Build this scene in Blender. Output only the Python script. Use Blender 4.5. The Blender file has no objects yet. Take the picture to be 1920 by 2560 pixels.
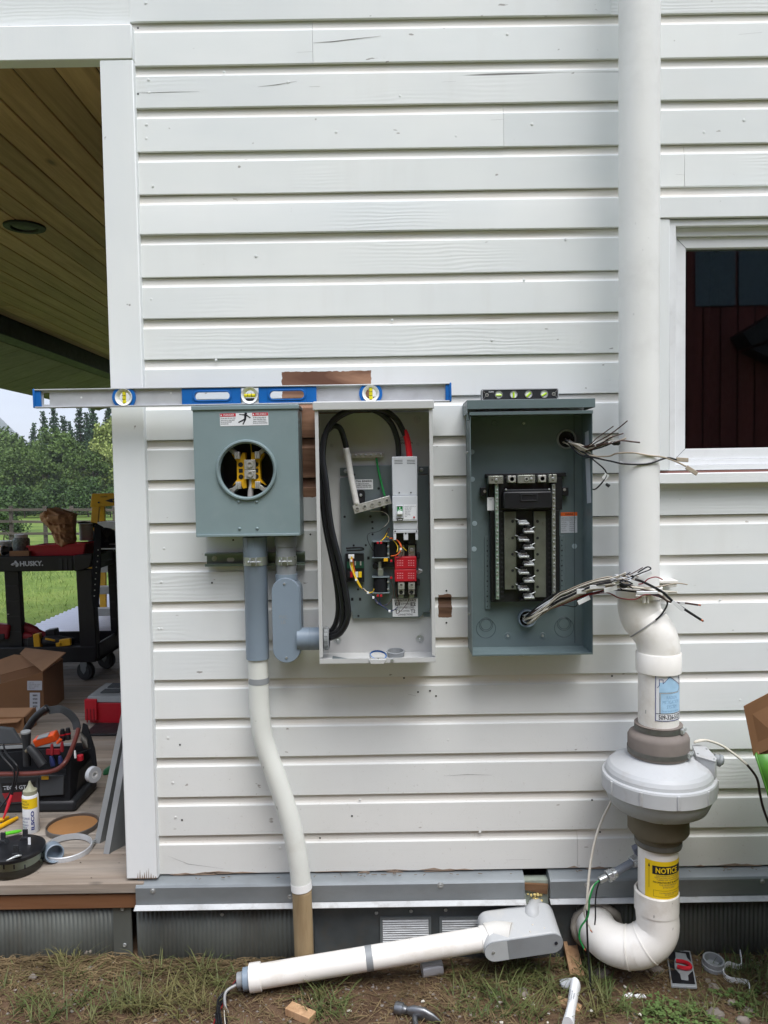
import bpy, math, random
from mathutils import Vector, Matrix, noise as mn
R_ = math.radians
random.seed(7)
SC = bpy.context.scene
COL = SC.collection

# ------------------------------------------------------------------ camera
F, D, HC = 1900.0, 2.32, 1.52            # focal length in photo pixels, distance to the siding, eye height
PITCH, ROLL = R_(2.8), 0.0155
fw = Vector((0, math.cos(PITCH), -math.sin(PITCH)))
u0 = Vector((0, math.sin(PITCH), math.cos(PITCH)))
x0_ = Vector((1, 0, 0))
cr_ = (x0_ * math.cos(ROLL) - u0 * math.sin(ROLL))
cu_ = (x0_ * math.sin(ROLL) + u0 * math.cos(ROLL))
CAMLOC = Vector((0, -D, HC))
cd = bpy.data.cameras.new('camera'); cam = bpy.data.objects.new('camera', cd); COL.objects.link(cam)
cd.sensor_fit = 'VERTICAL'; cd.sensor_height = 24.0; cd.lens = F / 2560 * 24.0
cd.clip_start = 0.05; cd.clip_end = 6000
mw = Matrix((cr_, cu_, -fw)).transposed().to_4x4(); mw.translation = CAMLOC
cam.matrix_world = mw
SC.camera = cam

# ------------------------------------------------------------------ sky, sun, exposure
SUN_EL, SUN_AZ = 63.0, 156.0
W = bpy.data.worlds.new('World'); SC.world = W; W.use_nodes = True
nt = W.node_tree; bg = nt.nodes['Background']
sky = nt.nodes.new('ShaderNodeTexSky'); sky.sky_type = 'NISHITA'; sky.sun_disc = False
sky.sun_elevation = R_(SUN_EL); sky.sun_rotation = R_(SUN_AZ); sky.air_density = 1.0; sky.dust_density = 1.5; sky.ozone_density = 1.0
hs = nt.nodes.new('ShaderNodeHueSaturation'); hs.inputs['Saturation'].default_value = 0.75
nt.links.new(sky.outputs[0], hs.inputs['Color'])
# overcast sky: three times as bright overhead as at the skyline, with soft cloud banks
wtc = nt.nodes.new('ShaderNodeTexCoord'); wsp = nt.nodes.new('ShaderNodeSeparateXYZ'); nt.links.new(wtc.outputs['Generated'], wsp.inputs[0])
wmr = nt.nodes.new('ShaderNodeMapRange'); nt.links.new(wsp.outputs[2], wmr.inputs[0]); wmr.inputs[3].default_value = 0.85; wmr.inputs[4].default_value = 1.75
wmp = nt.nodes.new('ShaderNodeMapping'); wmp.inputs['Scale'].default_value = (1, 1, 3.2); nt.links.new(wtc.outputs['Generated'], wmp.inputs[0])
wno = nt.nodes.new('ShaderNodeTexNoise'); wno.inputs['Scale'].default_value = 3.2; wno.inputs['Detail'].default_value = 5; nt.links.new(wmp.outputs[0], wno.inputs['Vector'])
wm2 = nt.nodes.new('ShaderNodeMapRange'); nt.links.new(wno.outputs['Fac'], wm2.inputs[0]); wm2.inputs[1].default_value = 0.3; wm2.inputs[2].default_value = 0.7; wm2.inputs[3].default_value = 0.82; wm2.inputs[4].default_value = 1.18
wmu = nt.nodes.new('ShaderNodeMath'); wmu.operation = 'MULTIPLY'; nt.links.new(wmr.outputs[0], wmu.inputs[0]); nt.links.new(wm2.outputs[0], wmu.inputs[1])
wvs = nt.nodes.new('ShaderNodeVectorMath'); wvs.operation = 'SCALE'; wmx = nt.nodes.new('ShaderNodeMix'); wmx.data_type = 'RGBA'; wmx.inputs[0].default_value = 0.65; nt.links.new(hs.outputs[0], wmx.inputs[6]); wmx.inputs[7].default_value = (3.82, 4.06, 4.78, 1); nt.links.new(wmx.outputs[2], wvs.inputs[0]); nt.links.new(wmu.outputs[0], wvs.inputs['Scale'])
nt.links.new(wvs.outputs[0], bg.inputs[0])
bg.inputs[1].default_value = 0.108
sd = bpy.data.lights.new('sun', 'SUN'); sd.energy = 1.5; sd.angle = R_(34); sd.color = (1.0, 0.985, 0.965)
so = bpy.data.objects.new('sun', sd); COL.objects.link(so)
_d = Vector((math.sin(R_(SUN_AZ)) * math.cos(R_(SUN_EL)), math.cos(R_(SUN_AZ)) * math.cos(R_(SUN_EL)), math.sin(R_(SUN_EL))))
so.rotation_euler = _d.to_track_quat('Z', 'Y').to_euler(); so.location = (2, -6, 9)
VS = SC.view_settings
VS.view_transform = 'Standard'; VS.look = 'None'; VS.gamma = 1.0; VS.use_curve_mapping = False; VS.exposure = 1.24

# ------------------------------------------------------------------ photo pixel -> point in the place
def ray(px, py):
    return fw * F + cr_ * (px - 960) - cu_ * (py - 1280)
def P(px, py, Y=0.0):
    r = ray(px, py); t = (Y + D) / r.y
    return CAMLOC + r * t
def PZ(px, py, Z):
    r = ray(px, py); t = (Z - HC) / r.z
    return CAMLOC + r * t
def zm(ox, oy, s):
    return lambda x, y: (ox + x / s, oy + y / s)
def rect(x0, y0, x1, y1, Y, z=None):
    """pixel rectangle on plane Y -> X0, X1, Z0, Z1"""
    if z: (x0, y0), (x1, y1) = z(x0, y0), z(x1, y1)
    xm, ym = (x0 + x1) / 2, (y0 + y1) / 2
    return P(x0, ym, Y).x, P(x1, ym, Y).x, P(xm, y1, Y).z, P(xm, y0, Y).z
def px2m(n, Y=0.0):
    return n * (Y + D) / F

# ------------------------------------------------------------------ mesh builder
class MB:
    def __init__(s): s.v = []; s.f = []; s.mi = []; s.m = 0
    def add(s, vs, fs):
        o = len(s.v); s.v += [Vector(v) for v in vs]
        for f in fs: s.f.append([i + o for i in f]); s.mi.append(s.m)
        return s
    def box(s, x0, x1, y0, y1, z0, z1):
        vs = [(x, y, z) for x in (x0, x1) for y in (y0, y1) for z in (z0, z1)]
        return s.add(vs, [(0,1,3,2),(4,6,7,5),(0,4,5,1),(2,3,7,6),(0,2,6,4),(1,5,7,3)])
    def obox(s, c, ax, ay, az):
        c = Vector(c); ax, ay, az = Vector(ax), Vector(ay), Vector(az)
        vs = [c + ax * i + ay * j + az * k for i in (-1, 1) for j in (-1, 1) for k in (-1, 1)]
        return s.add(vs, [(0,1,3,2),(4,6,7,5),(0,4,5,1),(2,3,7,6),(0,2,6,4),(1,5,7,3)])
    def bar(s, a, b, w, h=None, up=(0, 0, 1)):
        a, b = Vector(a), Vector(b); d = (b - a); L = d.length / 2; d = d.normalized()
        h = h or w; side = d.cross(Vector(up))
        if side.length < 1e-4: side = d.cross(Vector((0, 1, 0)))
        side.normalize(); u = side.cross(d)
        return s.obox((a + b) / 2, d * L, side * w / 2, u * h / 2)
    def prism(s, poly, y0, y1):
        """poly of (x, z), pushed from y0 to y1"""
        n = len(poly)
        vs = [(x, y0, z) for x, z in poly] + [(x, y1, z) for x, z in poly]
        return s.add(vs, [tuple(range(n))[::-1], tuple(range(n, 2 * n))] + [(i, (i + 1) % n, n + (i + 1) % n, n + i) for i in range(n)])
    def prism3(s, pts, off):
        n = len(pts); off = Vector(off)
        vs = [Vector(p) for p in pts] + [Vector(p) + off for p in pts]
        return s.add(vs, [tuple(range(n))[::-1], tuple(range(n, 2 * n))] + [(i, (i + 1) % n, n + (i + 1) % n, n + i) for i in range(n)])
    def ring_prism(s, outer, inner, y0, y1):
        n = len(outer)
        vs = [(x, y0, z) for x, z in outer] + [(x, y0, z) for x, z in inner] + [(x, y1, z) for x, z in outer] + [(x, y1, z) for x, z in inner]
        fs = []
        for i in range(n):
            j = (i + 1) % n
            fs += [(i, j, n + j, n + i), (2*n+i, 3*n+i, 3*n+j, 2*n+j), (i, 2*n+i, 2*n+j, j), (n+i, n+j, 3*n+j, 3*n+i)]
        return s.add(vs, fs)
    def tube(s, pts, r, n=8, caps=True, flat=None):
        pts = [Vector(p) for p in pts]; m = len(pts)
        rs = r if isinstance(r, (list, tuple)) else [r] * m
        t = [(pts[min(i + 1, m - 1)] - pts[max(i - 1, 0)]).normalized() for i in range(m)]
        a = Vector((0, 0, 1)) if abs(t[0].z) < 0.9 else Vector((1, 0, 0))
        nrm = (a - t[0] * a.dot(t[0])).normalized(); vs = []
        for i in range(m):
            if i:
                nrm = nrm - t[i] * nrm.dot(t[i])
                nrm = nrm.normalized() if nrm.length > 1e-6 else Vector((1, 0, 0))
            b = t[i].cross(nrm)
            for k in range(n):
                an = 2 * math.pi * k / n
                q = nrm * math.cos(an) * rs[i] + b * math.sin(an) * rs[i] * (flat or 1)
                vs.append(pts[i] + q)
        fs = [(i*n+k, i*n+(k+1) % n, (i+1)*n+(k+1) % n, (i+1)*n+k) for i in range(m-1) for k in range(n)]
        if caps: fs += [tuple(range(n))[::-1], tuple(range((m-1)*n, m*n))]
        return s.add(vs, fs)
    def lathe(s, prof, o, ax=(0, 0, 1), n=24, caps=True, a0=0, a1=None):
        """prof of (radius, height along axis)"""
        o = Vector(o); ax = Vector(ax).normalized()
        a = Vector((1, 0, 0)) if abs(ax.x) < 0.9 else Vector((0, 1, 0))
        e1 = (a - ax * a.dot(ax)).normalized(); e2 = ax.cross(e1); m = len(prof)
        vs = []
        for r, h in prof:
            for k in range(n):
                an = 2 * math.pi * k / n
                vs.append(o + ax * h + (e1 * math.cos(an) + e2 * math.sin(an)) * max(r, 1e-5))
        fs = [(i*n+k, i*n+(k+1) % n, (i+1)*n+(k+1) % n, (i+1)*n+k) for i in range(m-1) for k in range(n)]
        if caps: fs += [tuple(range(n))[::-1], tuple(range((m-1)*n, m*n))]
        return s.add(vs, fs)
    def ball(s, c, rx, ry=None, rz=None, n=12, m=8, jit=0):
        ry = ry or rx; rz = rz or rx; c = Vector(c)
        vs = [c + Vector((0, 0, rz))]
        for i in range(1, m):
            th = math.pi * i / m
            for k in range(n):
                ph = 2 * math.pi * k / n; q = 1 + (random.uniform(-jit, jit) if jit else 0)
                vs.append(c + Vector((rx*math.sin(th)*math.cos(ph)*q, ry*math.sin(th)*math.sin(ph)*q, rz*math.cos(th)*q)))
        vs.append(c - Vector((0, 0, rz)))
        fs = [(0, 1+k, 1+(k+1) % n) for k in range(n)]
        for i in range(m-2):
            for k in range(n):
                fs.append((1+i*n+k, 1+(i+1)*n+k, 1+(i+1)*n+(k+1) % n, 1+i*n+(k+1) % n))
        L = len(vs)-1; fs += [(L, 1+(m-2)*n+(k+1) % n, 1+(m-2)*n+k) for k in range(n)]
        return s.add(vs, fs)
    def quad(s, a, b, c, d): return s.add([a, b, c, d], [(0, 1, 2, 3)])

def crom(pts, sub=6):
    pts = [Vector(p) for p in pts]; out = []
    for i in range(len(pts)-1):
        p0 = pts[max(i-1, 0)]; p1 = pts[i]; p2 = pts[i+1]; p3 = pts[min(i+2, len(pts)-1)]
        for k in range(sub):
            t = k / sub
            out.append(0.5*((2*p1)+(p2-p0)*t+(2*p0-5*p1+4*p2-p3)*t*t+(3*p1-p0-3*p2+p3)*t**3))
    out.append(pts[-1]); return out
def circ(cx, cz, r, n=32, rz=None):
    return [(cx + r*math.cos(2*math.pi*k/n), cz + (rz or r)*math.sin(2*math.pi*k/n)) for k in range(n)]
def rrect(x0, x1, z0, z1, r, n=4):
    o = []
    for cx, cz, a in ((x1-r, z1-r, 0), (x0+r, z1-r, 90), (x0+r, z0+r, 180), (x1-r, z0+r, 270)):
        for k in range(n+1):
            t = R_(a + 90*k/n); o.append((cx+r*math.cos(t), cz+r*math.sin(t)))
    return o

# ------------------------------------------------------------------ objects
WM = {}
def _wm(o): return WM[o.name] if o is not None else Matrix.Identity(4)
def mesh_of(name, mb, mats, sharp=38, inv=None):
    me = bpy.data.meshes.new(name)
    vs = [inv @ v for v in mb.v] if inv is not None else mb.v
    me.from_pydata([tuple(v) for v in vs], [], mb.f)
    ms = mats if isinstance(mats, (list, tuple)) else [mats]
    for m in ms: me.materials.append(m)
    if len(ms) > 1: me.polygons.foreach_set('material_index', mb.mi)
    me.shade_smooth()
    if sharp < 180: me.set_sharp_from_angle(angle=R_(sharp))
    return me
def part(name, mb, mats, parent=None, bevel=0.0, sharp=38, loc=None, seg=2):
    w = _wm(parent)
    if parent is None:
        if loc is None:
            xs = [v.x for v in mb.v]; ys = [v.y for v in mb.v]; zs = [v.z for v in mb.v]
            loc = ((min(xs)+max(xs))/2, (min(ys)+max(ys))/2, min(zs))
        w = Matrix.Translation(Vector(loc))
    me = mesh_of(name, mb, mats, sharp, w.inverted())
    o = bpy.data.objects.new(name, me); COL.objects.link(o)
    if parent is None: o.location = w.translation
    else: o.parent = parent
    WM[o.name] = w.copy()
    if bevel:
        b = o.modifiers.new('bevel', 'BEVEL'); b.width = bevel; b.segments = seg; b.limit_method = 'ANGLE'; b.angle_limit = R_(40)
    return o
def place(name, me, parent, loc, scale=1.0, rot=None):
    o = bpy.data.objects.new(name, me); COL.objects.link(o)
    m = Matrix.Translation(Vector(loc)) @ (rot.to_4x4() if rot is not None else Matrix.Identity(4)) @ Matrix.Diagonal(Vector((*( (scale,)*3 if not isinstance(scale, (tuple, list)) else scale), 1)))
    if parent is not None: o.parent = parent
    o.matrix_basis = _wm(parent).inverted() @ m
    WM[o.name] = m
    return o
def tag(o, label=None, cat=None, group=None, kind=None):
    if label: o['label'] = label
    if cat: o['category'] = cat
    if group: o['group'] = group
    if kind: o['kind'] = kind
    return o
def thing(name, label, cat, loc=(0, 0, 0), group=None):
    o = bpy.data.objects.new(name, None); COL.objects.link(o); o.location = loc; o.empty_display_size = 0.05
    WM[o.name] = Matrix.Translation(Vector(loc))
    return tag(o, label, cat, group)
def single(name, mb, mats, label, cat, bevel=0.0, group=None, sharp=38):
    return tag(part(name, mb, mats, None, bevel, sharp), label, cat, group)

# ------------------------------------------------------------------ materials
def C(r, g, b):
    f = lambda c: (c/255/12.92) if c/255 <= 0.04045 else ((c/255+0.055)/1.055)**2.4
    return (f(r), f(g), f(b), 1.0)
class NT:
    def __init__(s, name):
        s.m = bpy.data.materials.new(name); s.m.use_nodes = True; s.t = s.m.node_tree
        s.b = s.t.nodes['Principled BSDF']; s.tc = s.n('ShaderNodeTexCoord'); s.co = s.tc.outputs['Object']
    def n(s, t, **k):
        o = s.t.nodes.new(t)
        for a, v in k.items(): setattr(o, a, v)
        return o
    def l(s, a, b): s.t.links.new(a, b)
    def rnd(s):
        oi = s.n('ShaderNodeObjectInfo'); mu = s.n('ShaderNodeVectorMath', operation='SCALE'); mu.inputs[0].default_value = (13.1, 7.7, 5.3)
        s.l(oi.outputs['Random'], mu.inputs['Scale']); ad = s.n('ShaderNodeVectorMath', operation='ADD')
        s.l(s.tc.outputs['Object'], ad.inputs[0]); s.l(mu.outputs[0], ad.inputs[1]); s.co = ad.outputs[0]; return s
    def noise(s, scale, stretch=(1, 1, 1), detail=3, rough=0.55, dist=0.0):
        mp = s.n('ShaderNodeMapping'); mp.inputs['Scale'].default_value = stretch; s.l(s.co, mp.inputs[0])
        no = s.n('ShaderNodeTexNoise'); no.inputs['Scale'].default_value = scale; no.inputs['Detail'].default_value = detail
        no.inputs['Roughness'].default_value = rough; no.inputs['Distortion'].default_value = dist
        s.l(mp.outputs[0], no.inputs['Vector']); return no.outputs['Fac']
    def ramp(s, fac, stops):
        r = s.n('ShaderNodeValToRGB'); e = r.color_ramp.elements
        while len(e) < len(stops): e.new(0.5)
        for el, (p, c) in zip(e, stops):
            el.position = p; el.color = c if len(c) == 4 else (*c, 1)
        s.l(fac, r.inputs[0]); return r.outputs[0]
    def mix(s, fac, a, b, mode='MIX'):
        x = s.n('ShaderNodeMix', data_type='RGBA', blend_type=mode)
        for sock, val in ((x.inputs[0], fac), (x.inputs[6], a), (x.inputs[7], b)):
            if hasattr(val, 'node'): s.l(val, sock)
            else: sock.default_value = val
        return x.outputs[2]
    def math(s, op, a, b=0.0, c=0.0):
        x = s.n('ShaderNodeMath', operation=op)
        for i, val in enumerate((a, b, c)):
            if hasattr(val, 'node'): s.l(val, x.inputs[i])
            else: x.inputs[i].default_value = val
        return x.outputs[0]
    def sep(s):
        x = s.n('ShaderNodeSeparateXYZ'); s.l(s.tc.outputs['Object'], x.inputs[0]); return x.outputs
    def bump(s, h, strength=0.2, dist=0.002):
        b = s.n('ShaderNodeBump'); b.inputs['Strength'].default_value = strength; b.inputs['Distance'].default_value = dist
        s.l(h, b.inputs['Height'])
        if s.b.inputs['Normal'].is_linked: s.l(s.b.inputs['Normal'].links[0].from_socket, b.inputs['Normal'])
        s.l(b.outputs[0], s.b.inputs['Normal'])
    def set(s, col=None, rough=None, metal=None, spec=None, **k):
        for nm, val in (('Base Color', col), ('Roughness', rough), ('Metallic', metal), ('Specular IOR Level', spec)):
            if val is None: continue
            if hasattr(val, 'node'): s.l(val, s.b.inputs[nm])
            else: s.b.inputs[nm].default_value = val
        for a, v in k.items(): s.b.inputs[a.replace('_', ' ')].default_value = v
        return s
GREY = lambda v: (v, v, v, 1)
def M(name, rgb, rough=0.5, metal=0.0, var=0.10, vs=9, bump=0.0, bs=120, spec=0.4, stretch=(1, 1, 1), dirt=0.0, dirtc=(96, 84, 68), fleck=0.0):
    k = NT(name).rnd(); c = C(*rgb)
    f = k.noise(vs, stretch, 4)
    lo = tuple(x*(1-var) for x in c[:3]); hi = tuple(min(1, x*(1+var)) for x in c[:3])
    col = k.ramp(f, [(0.3, lo), (0.7, hi)])
    if dirt:
        d = k.ramp(k.noise(vs*1.7, stretch, 6, 0.65), [(0.52, GREY(0)), (0.72, GREY(dirt))])
        col = k.mix(d, col, C(*dirtc))
    if fleck: col = k.mix(k.ramp(k.noise(60, (1, 1, 0.6), 2, 0.5), [(0.735, GREY(0)), (0.755, GREY(fleck))]), col, tuple(x*.35 for x in c[:3])+(1,))
    rr = k.ramp(k.noise(vs*2.3, stretch, 3), [(0.3, GREY(max(0.04, rough-0.07))), (0.7, GREY(min(1, rough+0.07)))])
    k.set(col, rr, metal, spec)
    if bump: k.bump(k.noise(bs, stretch, 3), bump, 0.001)
    return k.m
def wood(name, c1, c2, axis='X', rough=0.65, sc=1.0, knots=True, c3=None, bump=0.25, spec=0.3):
    k = NT(name).rnd(); st = {'X': (0.06, 1, 1), 'Y': (1, 0.06, 1), 'Z': (1, 1, 0.06)}[axis]
    a = k.noise(28*sc, st, 5, 0.6, 0.6); b = k.noise(140*sc, st, 3, 0.6)
    g = k.math('ADD', k.math('MULTIPLY', a, 0.7), k.math('MULTIPLY', b, 0.3))
    col = k.ramp(g, [(0.36, C(*c1)), (0.64, C(*c2))])
    if c3:
        col = k.mix(k.ramp(k.noise(5*sc, st, 4), [(0.45, GREY(0)), (0.7, GREY(0.8))]), col, C(*c3))
    if knots:
        mp = k.n('ShaderNodeMapping'); mp.inputs['Scale'].default_value = {'X': (0.45, 1, 1), 'Y': (1, 0.45, 1), 'Z': (1, 1, 0.45)}[axis]; k.l(k.co, mp.inputs[0])
        vo = k.n('ShaderNodeTexVoronoi'); vo.inputs['Scale'].default_value = 7*sc; k.l(mp.outputs[0], vo.inputs['Vector'])
        col = k.mix(k.ramp(vo.outputs['Distance'], [(0.03, GREY(0.85)), (0.10, GREY(0))]), col, tuple(x*0.35 for x in C(*c1)[:3])+(1,))
    hsv = k.n('ShaderNodeHueSaturation'); oi = k.n('ShaderNodeObjectInfo')
    k.l(k.math('MULTIPLY_ADD', oi.outputs['Random'], 0.35, 0.82), hsv.inputs['Value']); k.l(col, hsv.inputs['Color'])
    k.set(hsv.outputs[0], rough, 0, spec); k.bump(g, bump, 0.002)
    return k.m

# siding paint: white, faint grain, chips and dirt, and the bare cedar where an old panel hung
def siding_mat():
    k = NT('white_siding_paint').rnd(); st = (0.05, 1, 1)
    g = k.noise(55, st, 5, 0.62, 0.8); g2 = k.noise(13, (0.12, 1, 1), 4, 0.6, 1.6)
    wv = k.n('ShaderNodeTexWave', wave_type='BANDS', bands_direction='Z'); mp = k.n('ShaderNodeMapping'); mp.inputs['Scale'].default_value = (0.22, 1, 1)
    k.l(k.co, mp.inputs[0]); k.l(mp.outputs[0], wv.inputs['Vector']); wv.inputs['Scale'].default_value = 26; wv.inputs['Distortion'].default_value = 9; wv.inputs['Detail'].default_value = 2; wv.inputs['Detail Scale'].default_value = 0.7
    zone = k.ramp(k.noise(1.7, (0.5, 1, 1), 2), [(0.56, GREY(0)), (0.66, GREY(1))])
    wz = k.math('MULTIPLY', wv.outputs['Fac'], zone)
    base = k.ramp(k.noise(3.0, (0.5, 1, 1), 4), [(0.3, C(219, 223, 223)), (0.7, C(231, 233, 231))])
    # thin dark checks and flecks
    fl = k.ramp(k.noise(52, (0.45, 1, 1), 2, 0.5), [(0.745, GREY(0)), (0.775, GREY(0.7))])
    base = k.mix(fl, base, C(120, 112, 104))
    ck = k.ramp(k.noise(7, (0.10, 1, 2.6), 2, 0.5, 0.3), [(0.745, GREY(0)), (0.757, GREY(0.8))])
    base = k.mix(ck, base, C(70, 64, 62))
    x, y, z = k.sep()
    # warmer tone in the recessed band and splashed soil low down
    cove = k.ramp(k.math('MULTIPLY', y, 130.0), [(0.25, GREY(0)), (0.75, GREY(0.5))])
    cove_tone = k.math('MULTIPLY', cove, k.ramp(k.noise(6, (0.4, 1, 1), 4), [(0.35, GREY(0.35)), (0.7, GREY(1))]))
    base = k.mix(cove_tone, base, C(222, 208, 190))
    low = k.n('ShaderNodeMapRange'); k.l(z, low.inputs[0]); low.inputs[1].default_value = 0.95; low.inputs[2].default_value = 0.25; low.inputs[3].default_value = 0; low.inputs[4].default_value = 1
    sp = k.math('MULTIPLY', low.outputs[0], k.ramp(k.noise(85, (1, 1, 1), 4, 0.8), [(0.62, GREY(0)), (0.74, GREY(0.7))]))
    base = k.mix(sp, base, C(140, 126, 108))
    base = k.mix(k.math('MULTIPLY', low.outputs[0], 0.28), base, C(196, 188, 172))
    st_ = k.ramp(k.noise(16, (1, 1, 0.10), 4, 0.6), [(0.52, GREY(0)), (0.75, GREY(0.10))]); base = k.mix(k.math('MULTIPLY', st_, k.ramp(k.noise(1.3), [(0.4, GREY(0.2)), (0.65, GREY(1))])), base, C(188, 182, 170))
    def boxmask(x0, x1, z0, z1, e=0.004):
        wob = k.math('MULTIPLY_ADD', k.noise(60, (1, 1, 1), 3), 0.010, -0.005)
        xx = k.math('ADD', x, wob); zz = k.math('ADD', z, wob)
        a = k.math('MULTIPLY', k.math('GREATER_THAN', xx, x0), k.math('LESS_THAN', xx, x1))
        b = k.math('MULTIPLY', k.math('GREATER_THAN', zz, z0), k.math('LESS_THAN', zz, z1))
        return k.math('MULTIPLY', a, b)
    ced = k.ramp(g2, [(0.35, C(104, 72, 56)), (0.65, C(166, 128, 102))]); ced2 = k.ramp(g2, [(0.35, C(70, 50, 38)), (0.65, C(128, 98, 78))])
    X0, X1, Z0, Z1 = rect(708, 930, 928, 1242, 0)
    X0, X1, Z0, Z1 = rect(708, 928, 930, 1242, 0)
    base = k.mix(boxmask(X0, X1, Z0, Z1), base, ced)
    X0, X1, Z0, Z1 = rect(1096, 1486, 1129, 1543, 0)
    base = k.mix(boxmask(X0, X1, Z0, Z1), base, ced2)
    oi = k.n('ShaderNodeObjectInfo'); hsv = k.n('ShaderNodeHueSaturation')
    k.l(k.math('MULTIPLY_ADD', oi.outputs['Random'], 0.07, 0.95), hsv.inputs['Value']); k.l(base, hsv.inputs['Color'])
    k.set(hsv.outputs[0], 0.62, 0, 0.3)
    h = k.math('ADD', k.math('MULTIPLY', g, 0.22), k.math('MULTIPLY', wz, 0.6)); h = k.math('SUBTRACT', h, k.math('MULTIPLY', ck, 1.2))
    k.bump(h, 0.28, 0.002)
    return k.m
MS = siding_mat()
def trim_mat():
    k = NT('white_trim_paint').rnd()
    g = k.noise(50, (1, 1, 0.06), 4, 0.6, 0.5)
    base = k.ramp(k.noise(4, (1, 1, 0.4), 4), [(0.3, C(220, 224, 225)), (0.7, C(231, 233, 232))])
    fl = k.ramp(k.noise(33, (1, 1, 1), 2, 0.5), [(0.735, GREY(0)), (0.765, GREY(0.75))]); base = k.mix(fl, base, C(110, 102, 96))
    x, y, z = k.sep()
    low = k.n('ShaderNodeMapRange'); k.l(z, low.inputs[0]); low.inputs[1].default_value = 0.8; low.inputs[2].default_value = 0.2
    sp = k.math('MULTIPLY', low.outputs[0], k.ramp(k.noise(75, (1, 1, 1), 4, 0.8), [(0.66, GREY(0)), (0.74, GREY(0.7))])); base = k.mix(sp, base, C(130, 116, 100))
    k.set(base, 0.6, 0, 0.3); k.bump(g, 0.15, 0.002)
    return k.m
MT = trim_mat()
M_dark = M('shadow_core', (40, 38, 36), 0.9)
M_vinyl = M('white_vinyl', (226, 228, 230), 0.35, var=0.04, dirt=0.10)
M_pvcw = M('white_pvc', (231, 228, 221), 0.36, var=0.05, vs=5, dirt=0.45, dirtc=(184, 172, 152), spec=0.5, fleck=0.7)
M_pvcp = M('painted_white_pvc', (229, 229, 226), 0.5, var=0.04, vs=4, dirt=0.10, fleck=0.3)
M_pvco = M('old_cream_pvc', (212, 214, 207), 0.5, var=0.06, vs=5, dirt=0.22, dirtc=(166, 158, 138), fleck=0.6)
M_pvcb = M('primer_stained_pvc', (150, 130, 98), 0.6, var=0.30, vs=14, stretch=(1, 1, 0.12), dirt=0.7, dirtc=(112, 88, 58))
M_pvcg = M('grey_pvc', (126, 140, 153), 0.42, var=0.05, vs=6, dirt=0.05)
M_pvcg2 = M('aged_grey_pvc', (138, 142, 144), 0.5, var=0.08, vs=8, dirt=0.15)
M_meter = M('meter_grey_paint', (123, 140, 142), 0.45, var=0.05, vs=7, spec=0.45, bump=0.03, bs=500, dirt=0.10, dirtc=(168, 176, 176))
M_ats = M('light_grey_paint', (188, 189, 187), 0.45, var=0.04, vs=6, spec=0.45, dirt=0.12, dirtc=(150, 148, 142))
M_plate = M('grey_steel_plate', (112, 124, 127), 0.42, 0.35, var=0.08, vs=8)
M_lc = M('blue_grey_paint', (95, 110, 112), 0.45, var=0.06, vs=7, spec=0.45, bump=0.02, bs=500, dirt=0.10, dirtc=(140, 152, 154))
M_lcd = M('knockout_line', (60, 72, 76), 0.5)
M_blk = M('black_plastic', (26, 27, 30), 0.42, var=0.15)
M_blk2 = M('soft_black_plastic', (38, 40, 43), 0.5, var=0.15)
M_cable = M('black_cable_jacket', (24, 25, 28), 0.38, var=0.12)
M_busd = M('dull_plated_bus', (112, 116, 106), 0.34, 0.5, var=0.2, vs=20, dirt=0.2)
M_steel = M('zinc_steel', (188, 192, 192), 0.30, 0.7, var=0.12, vs=30)
M_alu = M('brushed_aluminium', (196, 199, 202), 0.42, 0.35, var=0.10, vs=14, dirt=0.12, dirtc=(120, 122, 124))
M_lug = M('tin_plated_aluminium', (192, 192, 186), 0.36, 0.5, var=0.14, vs=60)
M_bus = M('plated_bus_bar', (158, 162, 152), 0.32, 0.6, var=0.15, vs=20)
M_galv = M('galvanised_flashing', (134, 140, 143), 0.45, 0.45, var=0.10, vs=12, stretch=(0.5, 1, 1), dirt=0.12)
M_galvd = M('weathered_galvanised', (98, 102, 102), 0.55, 0.40, var=0.2, vs=9, stretch=(1, 1, 0.3), dirt=0.30, dirtc=(70, 66, 58))
M_skirt = M('dark_corrugated_metal', (90, 93, 88), 0.55, 0.35, var=0.28, vs=7, stretch=(1, 1, 0.3), dirt=0.35, dirtc=(82, 74, 62))
M_lip = M('bright_drip_edge', (186, 188, 188), 0.5, 0.2, var=0.12, vs=14, dirt=0.4)
M_blue = M('blue_plastic', (22, 100, 176), 0.4, var=0.06)
M_white = M('white_plastic', (228, 230, 230), 0.4, var=0.03)
M_lightg = M('pale_grey_plastic', (196, 200, 204), 0.4, var=0.03)
M_vial = M('yellow_vial_fluid', (226, 214, 40), 0.2, var=0.08)
M_gvial = M('green_vial_fluid', (180, 214, 50), 0.2, var=0.08)
M_yel = M('yellow_plastic', (218, 166, 24), 0.45, var=0.08)
M_yel2 = M('yellow_wire_jacket', (224, 186, 40), 0.45)
M_org = M('orange_wire_jacket', (226, 104, 44), 0.45)
M_red = M('red_plastic', (176, 26, 40), 0.42, var=0.07)
M_redt = M('red_tape', (206, 26, 40), 0.4, var=0.08)
M_dred = M('dark_red_plastic', (132, 26, 36), 0.5, var=0.1)
M_grn = M('green_wire_jacket', (20, 128, 60), 0.4)
M_wht = M('white_wire_jacket', (206, 200, 186), 0.45, var=0.08)
M_tan = M('tan_wire_jacket', (168, 156, 138), 0.5, var=0.15, vs=40)
M_brn = M('brown_wire_jacket', (70, 50, 44), 0.5, var=0.15)
M_blu = M('navy_wire_jacket', (38, 46, 90), 0.45)
M_cu = M('copper', (186, 108, 78), 0.35, 0.8)
M_tape = M('white_tape', (214, 212, 208), 0.5, var=0.10, vs=60, stretch=(0.2, 0.2, 1))
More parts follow.
